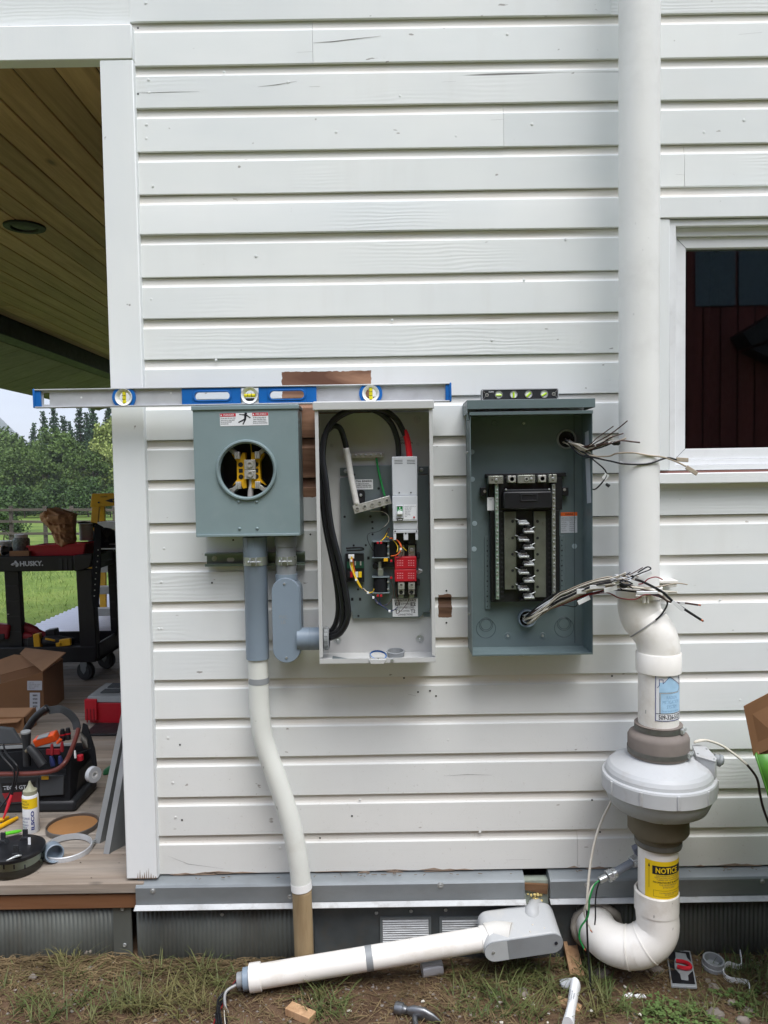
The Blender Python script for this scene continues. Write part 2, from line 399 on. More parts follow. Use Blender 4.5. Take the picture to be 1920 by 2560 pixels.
M_label = M('white_label', (222, 224, 226), 0.5, var=0.02)
M_labelg = M('silver_label', (190, 196, 204), 0.45, var=0.03)
M_labely = M('yellow_label', (232, 196, 26), 0.5, var=0.04)
M_labelr = M('label_red', (190, 32, 52), 0.5, var=0.03)
M_labelo = M('label_orange', (214, 98, 40), 0.5, var=0.03)
M_labelb = M('label_light_blue', (166, 202, 228), 0.5, var=0.10, vs=30)
M_ink = M('black_ink', (24, 26, 34), 0.6)
M_inkg = M('grey_ink', (110, 114, 122), 0.6)
M_inkb = M('blue_ink', (34, 48, 120), 0.6)
M_rub = M('dusty_brown_rubber', (118, 110, 104), 0.8, var=0.12, vs=10, dirt=0.3, dirtc=(150, 138, 126), spec=0.2)
M_rubo = M('olive_rubber', (104, 98, 82), 0.75, var=0.12, vs=10, dirt=0.2, spec=0.2)
M_band = M('dull_steel_band', (112, 112, 108), 0.5, 0.6, var=0.15, vs=30)
M_fan = M('fan_housing_plastic', (181, 183, 184), 0.5, var=0.09, vs=6, dirt=0.45, dirtc=(160, 152, 142), fleck=0.7)
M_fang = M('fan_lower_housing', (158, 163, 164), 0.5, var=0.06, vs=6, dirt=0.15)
M_card = M('cardboard', (158, 122, 92), 0.85, var=0.08, vs=7, stretch=(1, 1, 0.5), spec=0.15)
M_card2 = M('dark_cardboard', (132, 98, 70), 0.85, var=0.08, vs=7, spec=0.15)
M_bag = M('brown_paper', (188, 148, 114), 0.85, var=0.12, vs=9, spec=0.15)
M_cloth = M('black_canvas', (30, 31, 34), 0.85, var=0.15, bump=0.2, bs=400, spec=0.15)
M_cloth2 = M('grey_canvas', (70, 73, 76), 0.85, var=0.12, bump=0.2, bs=400, spec=0.15)
M_brtube = M('brown_painted_tube', (96, 48, 42), 0.4, var=0.08)
M_gbag = M('green_plastic_bag', (78, 134, 48), 0.35, var=0.12, bump=0.5, bs=14)
M_orange = M('orange_plastic', (222, 84, 32), 0.4, var=0.06)
M_lime = M('lime_plastic', (90, 190, 40), 0.4)
M_green = M('green_plastic', (40, 96, 62), 0.5)
M_stone = M('grey_stone', (128, 120, 112), 0.85, var=0.2, vs=30, bump=0.4, bs=60, spec=0.2)
W_deck = wood('weathered_deck_board', (116, 109, 101), (162, 153, 142), 'X', 0.75, 1.0, True, (134, 116, 98))
W_rim = wood('raw_rim_board', (104, 78, 56), (152, 120, 88), 'X', 0.7, 0.8, True, (96, 60, 36))
W_ceil = wood('pine_ceiling_board', (150, 119, 84), (188, 154, 114), 'Y', 0.55, 0.7, True)
W_soff = wood('olive_soffit_board', (116, 112, 98), (138, 132, 116), 'X', 0.7, 0.8, False)
W_scrap = wood('fresh_cut_wood', (150, 116, 84), (190, 154, 118), 'Z', 0.7, 1.2, False)
W_fence = wood('grey_fence_wood', (66, 60, 54), (98, 90, 82), 'X', 0.8, 0.5, False)
W_barn = wood('dark_red_barn_board', (108, 56, 54), (136, 74, 68), 'Z', 0.8, 0.3, False)
M_beam = M('dark_beam_paint', (26, 28, 34), 0.6)
def glass_mat(name, tint=(1, 1, 1, 1), refl=1.0):
    k = NT(name); t = k.t; t.nodes.remove(k.b)
    tr = k.n('ShaderNodeBsdfTransparent'); tr.inputs[0].default_value = tint
    gl = k.n('ShaderNodeBsdfGlossy'); gl.inputs['Roughness'].default_value = 0.02
    fr = k.n('ShaderNodeFresnel'); fr.inputs[0].default_value = 1.45
    mx = k.n('ShaderNodeMixShader'); k.l(k.math('MULTIPLY', fr.outputs[0], refl), mx.inputs[0]); k.l(tr.outputs[0], mx.inputs[1]); k.l(gl.outputs[0], mx.inputs[2])
    k.l(mx.outputs[0], t.nodes['Material Output'].inputs[0]); return k.m
M_glass = glass_mat('window_glass', (0.78, 0.82, 0.84, 1), 2.2)
M_clear = glass_mat('clear_cover', (0.86, 0.89, 0.86, 1))

# ------------------------------------------------------------------ lettering
def text(s, w, h, mat, parent, fn, name='lettering', bold=0.0, align='CENTER', spacing=1.0):
    cu = bpy.data.curves.new('t', 'FONT'); cu.body = s; cu.align_x = align; cu.offset = bold; cu.space_line = spacing; cu.resolution_u = 2
    ob = bpy.data.objects.new('t', cu)
    me = bpy.data.meshes.new_from_object(ob)
    vs = [v.co.copy() for v in me.vertices]; fs = [list(p.vertices) for p in me.polygons]
    bpy.data.objects.remove(ob); bpy.data.curves.remove(cu); bpy.data.meshes.remove(me)
    a0, a1 = min(v.x for v in vs), max(v.x for v in vs); b0, b1 = min(v.y for v in vs), max(v.y for v in vs)
    sx = w/(a1-a0); sy = (h/(b1-b0)) if h else sx
    mb = MB(); mb.add([fn((v.x-(a0+a1)/2)*sx, (v.y-(b0+b1)/2)*sy) for v in vs], fs)
    return part(name, mb, mat, parent, sharp=180)
def flat(cx, Y, cz, ang=0.0):
    c, s = math.cos(ang), math.sin(ang)
    return lambda u, v: Vector((cx+u*c-v*s, Y, cz+u*s+v*c))
def around(cx, cy, cz, r, a0=0.0):
    """wrap on an upright pipe, a0 = angle to the right of straight out from the wall"""
    return lambda u, v: Vector((cx + r*math.sin(a0+u/r), cy - r*math.cos(a0+u/r), cz + v))
def patch(fn, w, h, n=12):
    mb = MB(); vs = []
    for j in (-0.5, 0.5):
        for i in range(n+1): vs.append(fn((i/n-0.5)*w, j*h))
    return mb.add(vs, [(i, i+1, n+2+i, n+1+i) for i in range(n)])
# small shared hardware (axis points out of the wall, -Y)
def hw(name, prof, mat, n=14): return mesh_of(name, MB().lathe(prof, (0, 0, 0), (0, -1, 0), n), mat)
H_screw = hw('screw_head', [(1, 0), (1, .35), (.85, .6), (.5, .72), (.45, .5), (.001, .5)], M_steel)
H_rivet = hw('rivet_head', [(1, 0), (.95, .3), (.7, .6), (.35, .75), (.001, .8)], M_meter)
H_dimple = hw('dimple', [(1, 0), (.85, .05), (.8, .16), (.3, .16), (.28, .4), (.001, .42)], [M_lcd])
H_hole = hw('bolt_hole', [(1, 0), (1, .04), (.001, .04)], M_blk)
H_lugs = hw('lug_screw', [(1, 0), (1, .3), (.8, .34), (.62, .32), (.55, -.5), (.001, -.5)], M_lug)
H_washer = hw('washer_screw', [(1, 0), (1, .08), (.34, .1), (.34, .3), (.22, .4), (.001, .42)], M_steel, 20)
# ================================================================== GROUND, SKY-SIDE LAND
def gz(x, y):
    if y > 0.9:
        z = -0.037*(y-0.9) if y < 24 else -0.8547-0.022*(y-24) if y < 98 else -2.48-0.004*(y-98)
        z = max(z, -5)
        return z + 0.05*mn.noise(Vector((x*0.25, y*0.25, 0)))
    s = 0.016*mn.noise(Vector((x*3.1, y*3.1, 1))) + 0.008*mn.noise(Vector((x*9, y*9, 4))) + 0.004*mn.noise(Vector((x*23, y*23, 9)))
    k = max(0, 1-abs(x+1.05)/0.55)*0.03
    return s + k + 0.004
def grid(a, b, step): 
    n = int(round((b-a)/step)); return [a+(b-a)*i/n for i in range(n+1)]
xs = [-900, -400, -200, -120, -80, -60, -45, -34, -26, -20, -15, -11, -8, -6, -4.5, -3.4, -2.7] + grid(-2.2, 2.3, 0.03) + [2.8, 3.5, 5, 7, 10, 15, 22, 34, 50, 80, 140, 300, 900]
ys = [-300, -120, -60, -30, -16, -9, -6, -4, -3, -2.2] + grid(-1.5, 0.12, 0.03) + [0.5, 0.9, 1.5, 2.5, 4, 6, 8, 10, 13, 16, 20, 24, 30, 38, 48, 60, 75, 98, 130, 200, 400, 900, 2000]
g = MB(); g.add([(x, y, gz(x, y)) for y in ys for x in xs], [(j*len(xs)+i, j*len(xs)+i+1, (j+1)*len(xs)+i+1, (j+1)*len(xs)+i) for j in range(len(ys)-1) for i in range(len(xs)-1)])
def ground_mat():
    k = NT('soil_and_lawn')
    soil = k.ramp(k.noise(6, (1, 1, 1), 6, 0.65), [(0.3, C(72, 55, 43)), (0.5, C(97, 77, 60)), (0.72, C(122, 101, 81))])
    soil = k.mix(k.ramp(k.noise(60, (1, 1, 1), 4, 0.7), [(0.45, GREY(0)), (0.7, GREY(0.6))]), soil, C(74, 58, 46))
    lawn = k.ramp(k.noise(0.35, (1, 1, 1), 6, 0.7), [(0.3, C(64, 84, 36)), (0.55, C(98, 118, 50)), (0.75, C(132, 138, 74))])
    lawn = k.mix(k.ramp(k.noise(9, (1, 1, 1), 4, 0.75), [(0.4, GREY(0)), (0.75, GREY(0.55))]), lawn, C(66, 84, 32))
    x, y, z = k.sep()
    m = k.n('ShaderNodeMapRange'); k.l(y, m.inputs[0]); m.inputs[1].default_value = 0.6; m.inputs[2].default_value = 1.2
    m2 = k.n('ShaderNodeMapRange'); k.l(k.math('ADD', y, k.math('MULTIPLY', k.noise(1.2), 1.4)), m2.inputs[0]); m2.inputs[1].default_value = -1.0; m2.inputs[2].default_value = -1.6
    k.set(k.mix(k.math('MAXIMUM', m.outputs[0], m2.outputs[0]), soil, lawn), 0.9, 0, 0.15)
    k.bump(k.noise(45, (1, 1, 1), 6, 0.7), 0.6, 0.012)
    return k.m
tag(part('ground', g, ground_mat(), None, sharp=180, loc=(0, 0, 0)), 'bare brown soil and lawn around the house', kind='structure')
def hill():
    mb = MB(); n = 60; vs = []
    rows = [(1250, 0.0), (1380, 0.55), (1500, 1.0), (1650, 0.7), (1900, 0.0)]
    for d, f in rows:
        for i in range(n+1):
            x = -2100+i*45
            h = 265*math.exp(-((x+930)/190)**2) + 200*math.exp(-((x+1400)/300)**2) + 26*math.exp(-((x+520)/200)**2) + 16*mn.noise(Vector((x*.006, d*.004, 0))) + 7*mn.noise(Vector((x*.03, d*.02, 5)))
            vs.append((x, d, -6+max(0, h)*f))
    mb.add(vs, [(j*(n+1)+i, j*(n+1)+i+1, (j+1)*(n+1)+i+1, (j+1)*(n+1)+i) for j in range(len(rows)-1) for i in range(n)])
    k = NT('forested_hill'); k.set(k.ramp(k.noise(0.03, (1, 1, 1), 6, 0.75), [(0.35, C(44, 58, 44)), (0.65, C(70, 84, 62))]), 0.95, 0, 0.1)
    tag(part('hills', mb, k.m, None, loc=(-900, 1500, -6)), 'low forested hill far beyond the field', kind='structure')
hill()
hz_ = MB(); hz_.box(-2300, 1000, -400, 2100, -9, 330)
_m = bpy.data.materials.new('haze_air'); _m.use_nodes = True; _t = _m.node_tree; _t.nodes.remove(_t.nodes['Principled BSDF'])
_v = _t.nodes.new('ShaderNodeVolumePrincipled'); _v.inputs['Color'].default_value = (0.86, 0.90, 0.96, 1); _v.inputs['Density'].default_value = 0.0004; _v.inputs['Anisotropy'].default_value = 0.0
_t.links.new(_v.outputs[0], _t.nodes['Material Output'].inputs['Volume'])
tag(part('haze', hz_, _m, None, sharp=180), 'pale damp air between the house and the far hill', kind='stuff')

# ================================================================== HOUSE
house = thing('house', 'white painted house wall of horizontal lap siding with a vinyl window on its right', 'house', (0, 0, 0))
ys_px = [55, 165.4, 270.8, 380.5, 487.2, 587.1, 693.9, 797.5, 899.5, 1000.5, 1101.2, 1201, 1308.6, 1408, 1505.5, 1605, 1701.3, 1798.6, 1895.3, 1994, 2090.4, 2186]
ZL = [P(380, y, 0).z for y in ys_px]
ZL = [ZL[0]+0.1335*k for k in (5, 4, 3, 2, 1)] + ZL          # first visible lap is index 5
XC0 = P(392, 2100, 0).x - 0.004                                # siding starts behind the corner board
XP = P(1600, 1200, 0).x
XWL = P(1646, 850, 0).x; XWR = P(2300, 850, 0).x
ZWT, ZWB = P(1700, 487, 0).z, P(1700, 1205, 0).z
joints = {4: [P(1527, 20).x], 5: [P(782, 120).x], 7: [P(1259, 330).x], 8: [P(1711, 430).x], 18: [P(610, 1450).x], 22: [P(1899, 1730).x], 25: [P(1444, 2130).x], 1: [0.3], 2: [-0.4]}
def board_profile(zt, zb, lean):
    return [(0.022, zt-0.0018), (0.0075, zt-0.0018), (0.0068, zt-0.014), (0.0062, zt-0.0205), (0.0042, zt-0.0255), (0.0012, zt-0.0288), (0.0001, zt-0.0296),
            (-0.0003, zt-0.0310), (-0.0004+lean*.5, (zt+zb)/2), (-0.0006+lean, zb+0.0016), (0.0002+lean, zb+0.0002), (0.0015, zb), (0.022, zb)]
def siding_board(xa, xb, zt, zb, lean, wav):
    pr = board_profile(zt, zb, lean); mb = MB(); n = max(2, int((xb-xa)/0.12)); m = len(pr); vs = []
    for i in range(n+1):
        x = xa+(xb-xa)*i/n
        for j, (y, z) in enumerate(pr):
            dz = 0.0011*mn.noise(Vector((x*2.3+wav, wav, 0))) if j >= 9 else 0
            vs.append((x, y+0.0009*mn.noise(Vector((x*1.7, wav, 3))) if 2 < j < 11 else y, z+dz))
    fs = [(i*m+j, (i+1)*m+j, (i+1)*m+j+1, i*m+j+1) for i in range(n) for j in range(m-1)]
    fs += [tuple(range(m)), tuple(range(n*m, (n+1)*m))[::-1]]
    mb.add(vs, fs); return part('siding_board', mb, MS, house, sharp=8)
for c in range(len(ZL)-1):
    zt, zb = ZL[c], ZL[c+1]
    segs = [(XC0, 3.4)]
    for jx in joints.get(c, []):
        segs = [q for a, b in segs for q in (((a, jx-0.0004), (jx+0.0004, b)) if a < jx < b else ((a, b),))]
    if zt <= ZWT+0.02 and zb >= ZWB-0.06:
        segs = [q for a, b in segs for q in ((a, min(b, XWL)), (max(a, XWR), b)) if q[1]-q[0] > 0.02]
    elif zt > ZWB and zb < ZWB-0.0:                              # course under the sill: keep only the part below it
        a, b = XC0, 3.4
        siding_board(a, XWL, zt, zb, 0, c*3.1); siding_board(XWR, b, zt, zb, 0, c*3.1+1)
        siding_board(XWL+0.001, XWR-0.001, min(zt, ZWB+0.004), zb, 0, c*3.1+2); continue
    for a, b in segs:
        siding_board(a, b, zt, zb, {9: -.0050, 11: -.0020, 5: -.0015}.get(c, random.uniform(-0.0016, 0.0006)), c*3.1+a)
# structural core: keeps daylight out of the house
mb = MB(); ZB = ZL[-1]
x_in0, x_in1, z_in0, z_in1 = P(1640, 850).x, P(2330, 850).x, ZWB+0.01, ZWT-0.01
ZTOP = ZL[0]+0.1
mb.box(XC0, x_in0, 0.023, 0.2, ZB, ZTOP); mb.box(x_in1, 3.4, 0.023, 0.2, ZB, ZTOP)
mb.box(x_in0, x_in1, 0.023, 0.2, ZB, z_in0); mb.box(x_in0, x_in1, 0.023, 0.2, z_in1, ZTOP)
mb.box(XC0, 3.4, 7.9, 8.0, ZB, ZTOP); mb.box(XC0+0.001, XC0+0.1, 0.2, 7.9, ZB, ZTOP); mb.box(3.3, 3.399, 0.2, 7.9, ZB, ZTOP); mb.box(XC0, 3.4, 0.022, 8.0, ZTOP, ZTOP+0.2); mb.box(XC0, 3.4, 0.3, 8, ZB-0.1, ZB)
part('wall_core', mb, M_dark, house)
# corner board and porch header
xa, xb, _, _ = rect(254, 200, 338, 2000, -0.022)
xa = (P(251.5, 150, -.022).x+P(313, 2185, -.022).x)/2; xb = (P(336, 150, -.022).x+P(390.5, 2185, -.022).x)/2
XCB0, XCB1 = xa, xb
ZD = P(338, 2207, -0.03).z                                    # deck top
zh0, zh1 = P(300, 148.5, -.022).z, P(300, 61, -.022).z
mb = MB(); mb.box(xa, xb, -0.022, 0.0225, ZD+0.008, zh0-0.001)
part('corner_board', mb, MT, house, 0.003)
mb = MB(); mb.box(xa+0.001, xa+0.02, 0.024, 0.16, ZD+0.004, zh0-0.001); part('corner_return', mb, MT, house, 0.002)
# split, flaking foot of the corner board
mb = MB()
for i in range(9):
    x = xb-0.062+i*0.0068; h = random.uniform(.008, .034); w = random.uniform(.002, .0045)
    mb.prism([(x-w/2, ZD+.008), (x+w/2, ZD+.008), (x+w*.2, ZD+.008+h)], -0.0232, -0.0224)
part('bare_wood_split', mb, M('bare_wood_grey', (126, 104, 88), 0.8), house)
mb = MB(); mb.box(-3.35, xb, -0.024, 0.02, zh0, zh1); part('header_board', mb, MT, house, 0.003)
# upper siding over the porch goes on to the left
for c in range(0, 5):
    siding_board(-3.35, XC0-0.0005, ZL[c], ZL[c+1] if c < 4 else zh1+0.002, 0, 50+c)
mb = MB(); mb.box(-3.35, XC0-0.001, 0.023, 0.2, zh0+0.02, ZTOP); part('wall_core', mb, M_dark, house)
# nail heads and their dimples
nmb = MB()
zs = zm(0, 0, 2.7625)
npx = [(364,7),(371,199),(373,231),(366,311),(366,346),(382,465),(378,748),(1268,85),(1330,310),(1409,530),(1414,598),(410,1371),(403,1455),(404,1572),(420,1845),(432,1957),(439,2043),(397,1572),(560,180),(720,205),(1000,240),(1140,340),(840,330),(900,560),(640,640),(980,800),(1230,850),(1310,700),(540,900),(1860,300),(1760,330),(1800,1500),(1850,1750),(1700,1900),(980,1760),(1120,1850),(1300,1700),(900,2000),(1200,2080),(700,2120)]
for px, py in npx:
    p = P(px, py, -0.0013); nmb.lathe([(0.0042, 0), (0.0040, .0005), (0.003, .0009), (0.001, .0010)], p, (0, -1, 0), 10)
tag(part('nail_head', nmb, MS, house), kind='stuff')
# dark flecks: nail holes and chips
nmb = MB()
for px, py in [(345,70),(345,235),(583,1350),(530,1457),(776,1336),(1116,1477),(1116,1557),(1455,1555),(1390,1250),(1600,1500),(1010,1695),(1075,1727),(1090,1740),(1045,1730),(1830,1200),(1530,1690),(1500,2080),(1480,2000),(880,2040),(800,2095),(450,1862),(455,2050)]:
    p = P(px, py, -0.0016); nmb.lathe([(0.0030, 0), (0.0030, .0004), (.0005, .0004)], p, (0, -1, 0), 8)
tag(part('nail_hole', nmb, M_blk, house), kind='stuff')

cm = MB()
for pl_, w in ((((782, 107), (830, 104), (880, 98), (952, 90)), 1.5), (((742, 131), (782, 129)), 1.1), (((344, 232), (372, 232), (430, 230), (498, 229)), 1.0), (((645, 217), (690, 212), (742, 203)), 1.2), (((773, 217), (800, 216)), 1.4), (((1847, 86), (1905, 81)), 1.0), (((1227, 300), (1259, 298)), 1.0), (((1105, 205), (1140, 203)), .8), (((1095, 265), (1180, 262), (1240, 259)), .6), (((1690, 436), (1711, 437)), .9), (((455, 1310), (470, 1306)), .8), (((1020, 1735), (1040, 1740)), 1.5), (((1060, 1690), (1068, 1706)), 1.2), (((770, 1335), (788, 1338)), .8), (((1110, 1940), (1170, 1936), (1230, 1938)), .8), (((1800, 1955), (1850, 1953)), .8), (((420, 2140), (470, 2160), (560, 2172)), .7), (((700, 2090), (780, 2086)), .6), (((1258, 1090), (1262, 1105)), 1.0), (((1370, 138), (1372, 150)), 1.0), (((1712, 62), (1713, 72)), 1.2), (((1265, 2150), (1330, 2148)), .8), (((520, 1905), (600, 1900)), .5), (((1160, 1400), (1215, 1396)), .6)):
    pp = [P(x, y, -.0019) for x, y in pl_]; n_ = len(pp); h = px2m(w)*.5
    cm.add([p_+Vector((0, 0, h*(.25 if i in (0, n_-1) else 1))) for i, p_ in enumerate(pp)]+[p_-Vector((0, 0, h*(.25 if i in (0, n_-1) else 1))) for i, p_ in enumerate(pp)], [(i, i+1, n_+i+1, n_+i) for i in range(n_-1)])
tag(part('paint_crack', cm, M('crack_dark', (84, 78, 74), .9), house, sharp=180), kind='stuff')
# ---- flashing (two lengths, a break between), drip edge
def flashing(xa, xb, name='sill_flashing'):
    ztop, zb1, zb2 = P(700, 2189, -.004).z, P(700, 2256, -.036).z, P(700, 2271, -.052).z
    mb = MB(); n = max(2, int((xb-xa)/.1)); vs = []
    prof = [(0.015, ztop+.004), (-0.012, ztop+.001), (-0.033, ztop-.010), (-0.037, ztop-.016), (-0.037, zb1), (-0.033, zb1-.001), (0.02, zb1-.001), (0.02, ztop-.02)]
    for i in range(n+1):
        x = xa+(xb-xa)*i/n
        for y, z in prof: vs.append((x, y+.0025*mn.noise(Vector((x*2, z*9, 2))), z+.0015*mn.noise(Vector((x*1.5, 0, 7)))))
    m = len(prof); mb.add(vs, [(i*m+j, (i+1)*m+j, (i+1)*m+(j+1) % m, i*m+(j+1) % m) for i in range(n) for j in range(m)]+[tuple(range(m)), tuple(range(n*m, n*m+m))[::-1]])
    o = part(name, mb, M_galv, house, sharp=25)
    mb = MB(); mb.add([(x, y, z) for x in (xa-.002, xb+.002) for y, z in ((-.036, zb1-.0015), (-.054, zb2), (-.053, zb2-.002), (-.030, zb1-.0035))], [(0,4,5,1),(1,5,6,2),(2,6,7,3),(3,7,4,0),(0,1,2,3),(4,7,6,5)])
    part('drip_edge', mb, M_lip, o)  # paler metal paints in the light on the upward face of the lip
    return o
XF0, XF1, XF2 = P(339, 2235, -.037).x, P(1312, 2235, -.037).x, P(1376, 2235, -.037).x
f1 = flashing(XF0, XF1); f2 = flashing(XF2, 2.2)
for px, py in ((382, 2227), (726, 2241), (1102, 2213), (1468, 2212), (1906, 2203), (1100, 2213)):
    p = P(px, py, -.037); place('screw', H_screw, f1 if px < 1312 else f2, p, .006)
    place('washer', H_washer, f1 if px < 1312 else f2, p, .0085)
mb = MB(); mb.box(XF1+.001, XF2-.001, -.012, .02, P(1340, 2290).z, P(1340, 2196).z); part('exposed_sheathing', mb, M('pale_green_board', (150, 158, 146), 0.8, var=.15, vs=20), house)
mb = MB(); mb.prism([(XF1+.002, P(1340, 2208, -.02).z), (XF2-.003, P(1340, 2212, -.02).z), (XF2-.006, P(1340, 2236, -.02).z), (XF1+.004, P(1340, 2224, -.02).z)], -.022, -.013)
part('exposed_wood', mb, W_rim, house)
fm = MB()
for i in range(16): fm.ball((random.uniform(XF1+.008, XF2-.02), random.uniform(-.024, -.014), P(1340, random.uniform(2226, 2246)).z), random.uniform(.003, .006), n=7, m=5, jit=.2)
tag(part('insulation_foam', fm, M('yellow_foam', (222, 200, 130), .8), house), kind='stuff')
fm = MB()
for i in range(70):
    p = Vector((random.uniform(XF0+.1, 2.0), random.uniform(-.03, -.004), P(700, 2190, -.01).z+.004)); a = random.uniform(0, 6.28); l = random.uniform(.004, .018)
    if XF1-.03 < p.x < XF2+.03: continue
    fm.bar(p, p+Vector((math.cos(a)*l, math.sin(a)*l*.4, random.uniform(0, .003))), .0012)
tag(part('ledge_debris', fm, M('dead_debris', (112, 92, 70), .9), house), kind='stuff')
# bottom edge of the lowest course is split and lifted
mb = MB()
for i in range(26):
    x = P(420, 2186).x+random.random()**1.5*1.9; l = random.uniform(.02, .12); z = ZB+random.uniform(-.004, .003)
    mb.prism([(x, z), (x+l, z+random.uniform(-.002, .002)), (x+l*.6, z+random.uniform(.002, .006))], -.0022, .002)
tag(part('split_edge', mb, M('split_wood', (150, 132, 116), .85), house), kind='stuff')

# ---- skirting: fine corrugated metal, flat centre panel, louvred vents
def corrugated(xa, xb, za, zb, Y, pitch, amp, mat, name, parent, lean=0.0):
    n = int((xb-xa)/pitch*6); mb = MB(); vs = []
    for i in range(n+1):
        x = xa+(xb-xa)*i/n; y = Y+amp*math.sin(2*math.pi*x/pitch)
        w = .004*mn.noise(Vector((x*3, 0, 5)))
        vs += [(x, y, za), (x, y+w+lean/2, (za+zb)/2), (x, y+lean, zb)]
    mb.add(vs, [(i*3+j, i*3+3+j, i*3+4+j, i*3+1+j) for i in range(n) for j in (0, 1)])
    o = part(name, mb, mat, parent, sharp=180); s = o.modifiers.new('thick', 'SOLIDIFY'); s.thickness = .0012; return o
zsk = P(700, 2262, 0).z
XV0, XV1 = P(786, 2330).x, P(1440, 2330).x
corrugated(P(345, 2330).x, XV0, -.08, zsk, -.012, .0135, .0017, M_skirt, 'corrugated_skirting', house)
corrugated(XV1, 2.2, -.08, zsk, -.012, .0135, .0017, M_skirt, 'corrugated_skirting', house)
mb = MB(); mb.box(XV0+.001, XV1-.001, -.010, 0, -.08, zsk); part('flat_skirting', mb, M('dark_flat_skirting', (84, 89, 90), .6, .3, var=.25, dirt=.4), house)
zz8 = zm(500, 2150, 1.803)
for (x0, y0, x1, y1) in ((812, 258, 1042, 392), (1080, 258, 1306, 392)):
    a, b, c, d = rect(x0, y0, x1, y1, -.016, zz8)
    mb = MB(); o_, i_ = rrect(a, b, c, d, .002, 1), rrect(a+.007, b-.007, c+.006, d-.006, .001, 1); mb.ring_prism(o_, i_, -.0165, -.009)
    v = part('foundation_vent', mb, M('vent_frame_grey', (120, 126, 126), .5, .3), house)
    n = 11
    for i in range(n):
        z = c+.008+(d-c-.016)*(i+.5)/n; h = (d-c-.016)/n*.46
        mb = MB(); mb.add([(x, y, zz) for x in (a+.008, b-.008) for y, zz in ((-.0105, z+h), (-.0175, z-h*.55), (-.0170, z-h*.8), (-.0102, z+h*.6))], [(0,4,5,1),(1,5,6,2),(2,6,7,3),(3,7,4,0),(0,1,2,3),(4,7,6,5)])
        part('louvre_slat', mb, M_lip if i else M_galv, v)
for x, y in ((795, 238), (951, 230), (1107, 225), (1355, 235), (1428, 226), (100, 245)):
    place('screw', H_screw, house, P(*zz8(x, y), -.012), .0055)

# ---- window
zw = zm(1600, 480, 2.766)
a, b, c, d = rect(125, 20, 1900, 168, -.024, zw)
mb = MB(); mb.box(a, XWR+.02, -.024, .0228, c+.001, d); part('window_head_trim', mb, MT, house, .002)
cl0, cl1 = P(*zw(122, 900), -.020).x, P(*zw(205, 900), -.020).x
mb = MB(); mb.box(cl0, cl1, -.020, .0228, P(1660, 1176, -.02).z, c); part('window_casing', mb, MT, house, .002)
mb = MB(); mb.box(XWR-.06, XWR+.01, -.020, .0228, P(1660, 1176, -.02).z, c); part('window_casing', mb, MT, house, .002)
a, b, c2, d2 = rect(122, 1932, 1900, 2007, -.034, zw)
mb = MB(); mb.box(a, XWR+.02, -.034, .0228, c2, d2); part('window_sill_trim', mb, MT, house, .003)
# vinyl frame: outer flange, step, sash, pane
fx0, fx1 = cl1+.0015, XWR-.062; fz1 = c-.002; fz0 = d2+.008
frame = MB()
def frame_ring(mb, x0, x1, z0, z1, w, wb, wt, y0, y1):
    mb.ring_prism([(x0, z0), (x1, z0), (x1, z1), (x0, z1)], [(x0+w, z0+wb), (x1-w, z0+wb), (x1-w, z1-wt), (x0+w, z1-wt)], y0, y1)
k1 = px2m(16); 
frame_ring(frame, fx0, fx1, fz0, fz1, k1, px2m(12), px2m(15), -.014, .05)
wf = part('window', frame, M_vinyl, house, .0015)
mb = MB(); frame_ring(mb, fx0+k1+.0006, fx1-k1-.0006, fz0+px2m(12)+.0006, fz1-px2m(15)-.0006, px2m(6), px2m(14), px2m(20), .004, .05); part('frame_step', mb, M_vinyl, wf, .0012)
sx0 = fx0+k1+px2m(6)+.0012; sx1 = fx1-k1-px2m(6)-.0012; sz0 = fz0+px2m(26)+.0012; sz1 = fz1-px2m(35)-.0012
mb = MB(); frame_ring(mb, sx0, sx1, sz0, sz1, px2m(26), px2m(27), px2m(26), .014, .05); part('sash', mb, M_vinyl, wf, .0015)
gx0, gx1, gz0, gz1 = sx0+px2m(26), sx1-px2m(26), sz0+px2m(27), sz1-px2m(26)
mb = MB(); mb.box(gx0-.002, gx1+.002, .032, .036, gz0-.002, gz1+.002); part('pane', mb, M_glass, wf)
# miter lines of the sash corners
mb = MB()
for (xx, zz, s) in ((gx0, gz1, 1), (gx0, gz0, -1)):
    mb.bar((xx, .0137, zz), (xx-.027, .0137, zz+s*.027), .0012, .0006, up=(0, 1, 0))
part('miter_joint', mb, M_inkg, wf)
mb = MB(); mb.box(cl0+.004, XWR-.06, -.012, .02, d2, d2+.007); part('sill_gap', mb, M('red_brown_primer', (132, 96, 88), .8), wf)
# dim empty room behind the glass
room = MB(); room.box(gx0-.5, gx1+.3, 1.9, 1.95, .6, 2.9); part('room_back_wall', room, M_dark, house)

# ================================================================== PORCH
porch = thing('porch', 'covered timber porch beside the white house with pine plank ceiling and grey deck boards', 'porch', (-2.0, 0.0, ZD))
XD0, XD1 = -3.02, XCB0+0.06
y = -0.03; i = 0
while y < 7.4:
    w = 0.19 if i == 0 else 0.138
    mb = MB(); x1 = XCB0+.055 if y < .0 else XC0
    mb.box(XD0+random.uniform(-.01, .01), x1, y, y+w-.004, ZD-.034, ZD+random.uniform(-.0012, .0012)); part('deck_board', mb, W_deck, porch, .003)
    y += w; i += 1
zr1, zr0 = P(150, 2231, -.02).z, P(150, 2272, -.02).z
zr1 = ZD-.036
mb = MB(); mb.box(-3.4, XF0-.004, -.022, .02, zr0, zr1-.003); part('rim_board', mb, W_rim, porch, .002)
mb = MB(); mb.box(-3.4, XF0-.004, -.027, -.006, ZD-.0345, ZD-.022); part('nosing_strip', mb, W_rim, porch, .001)
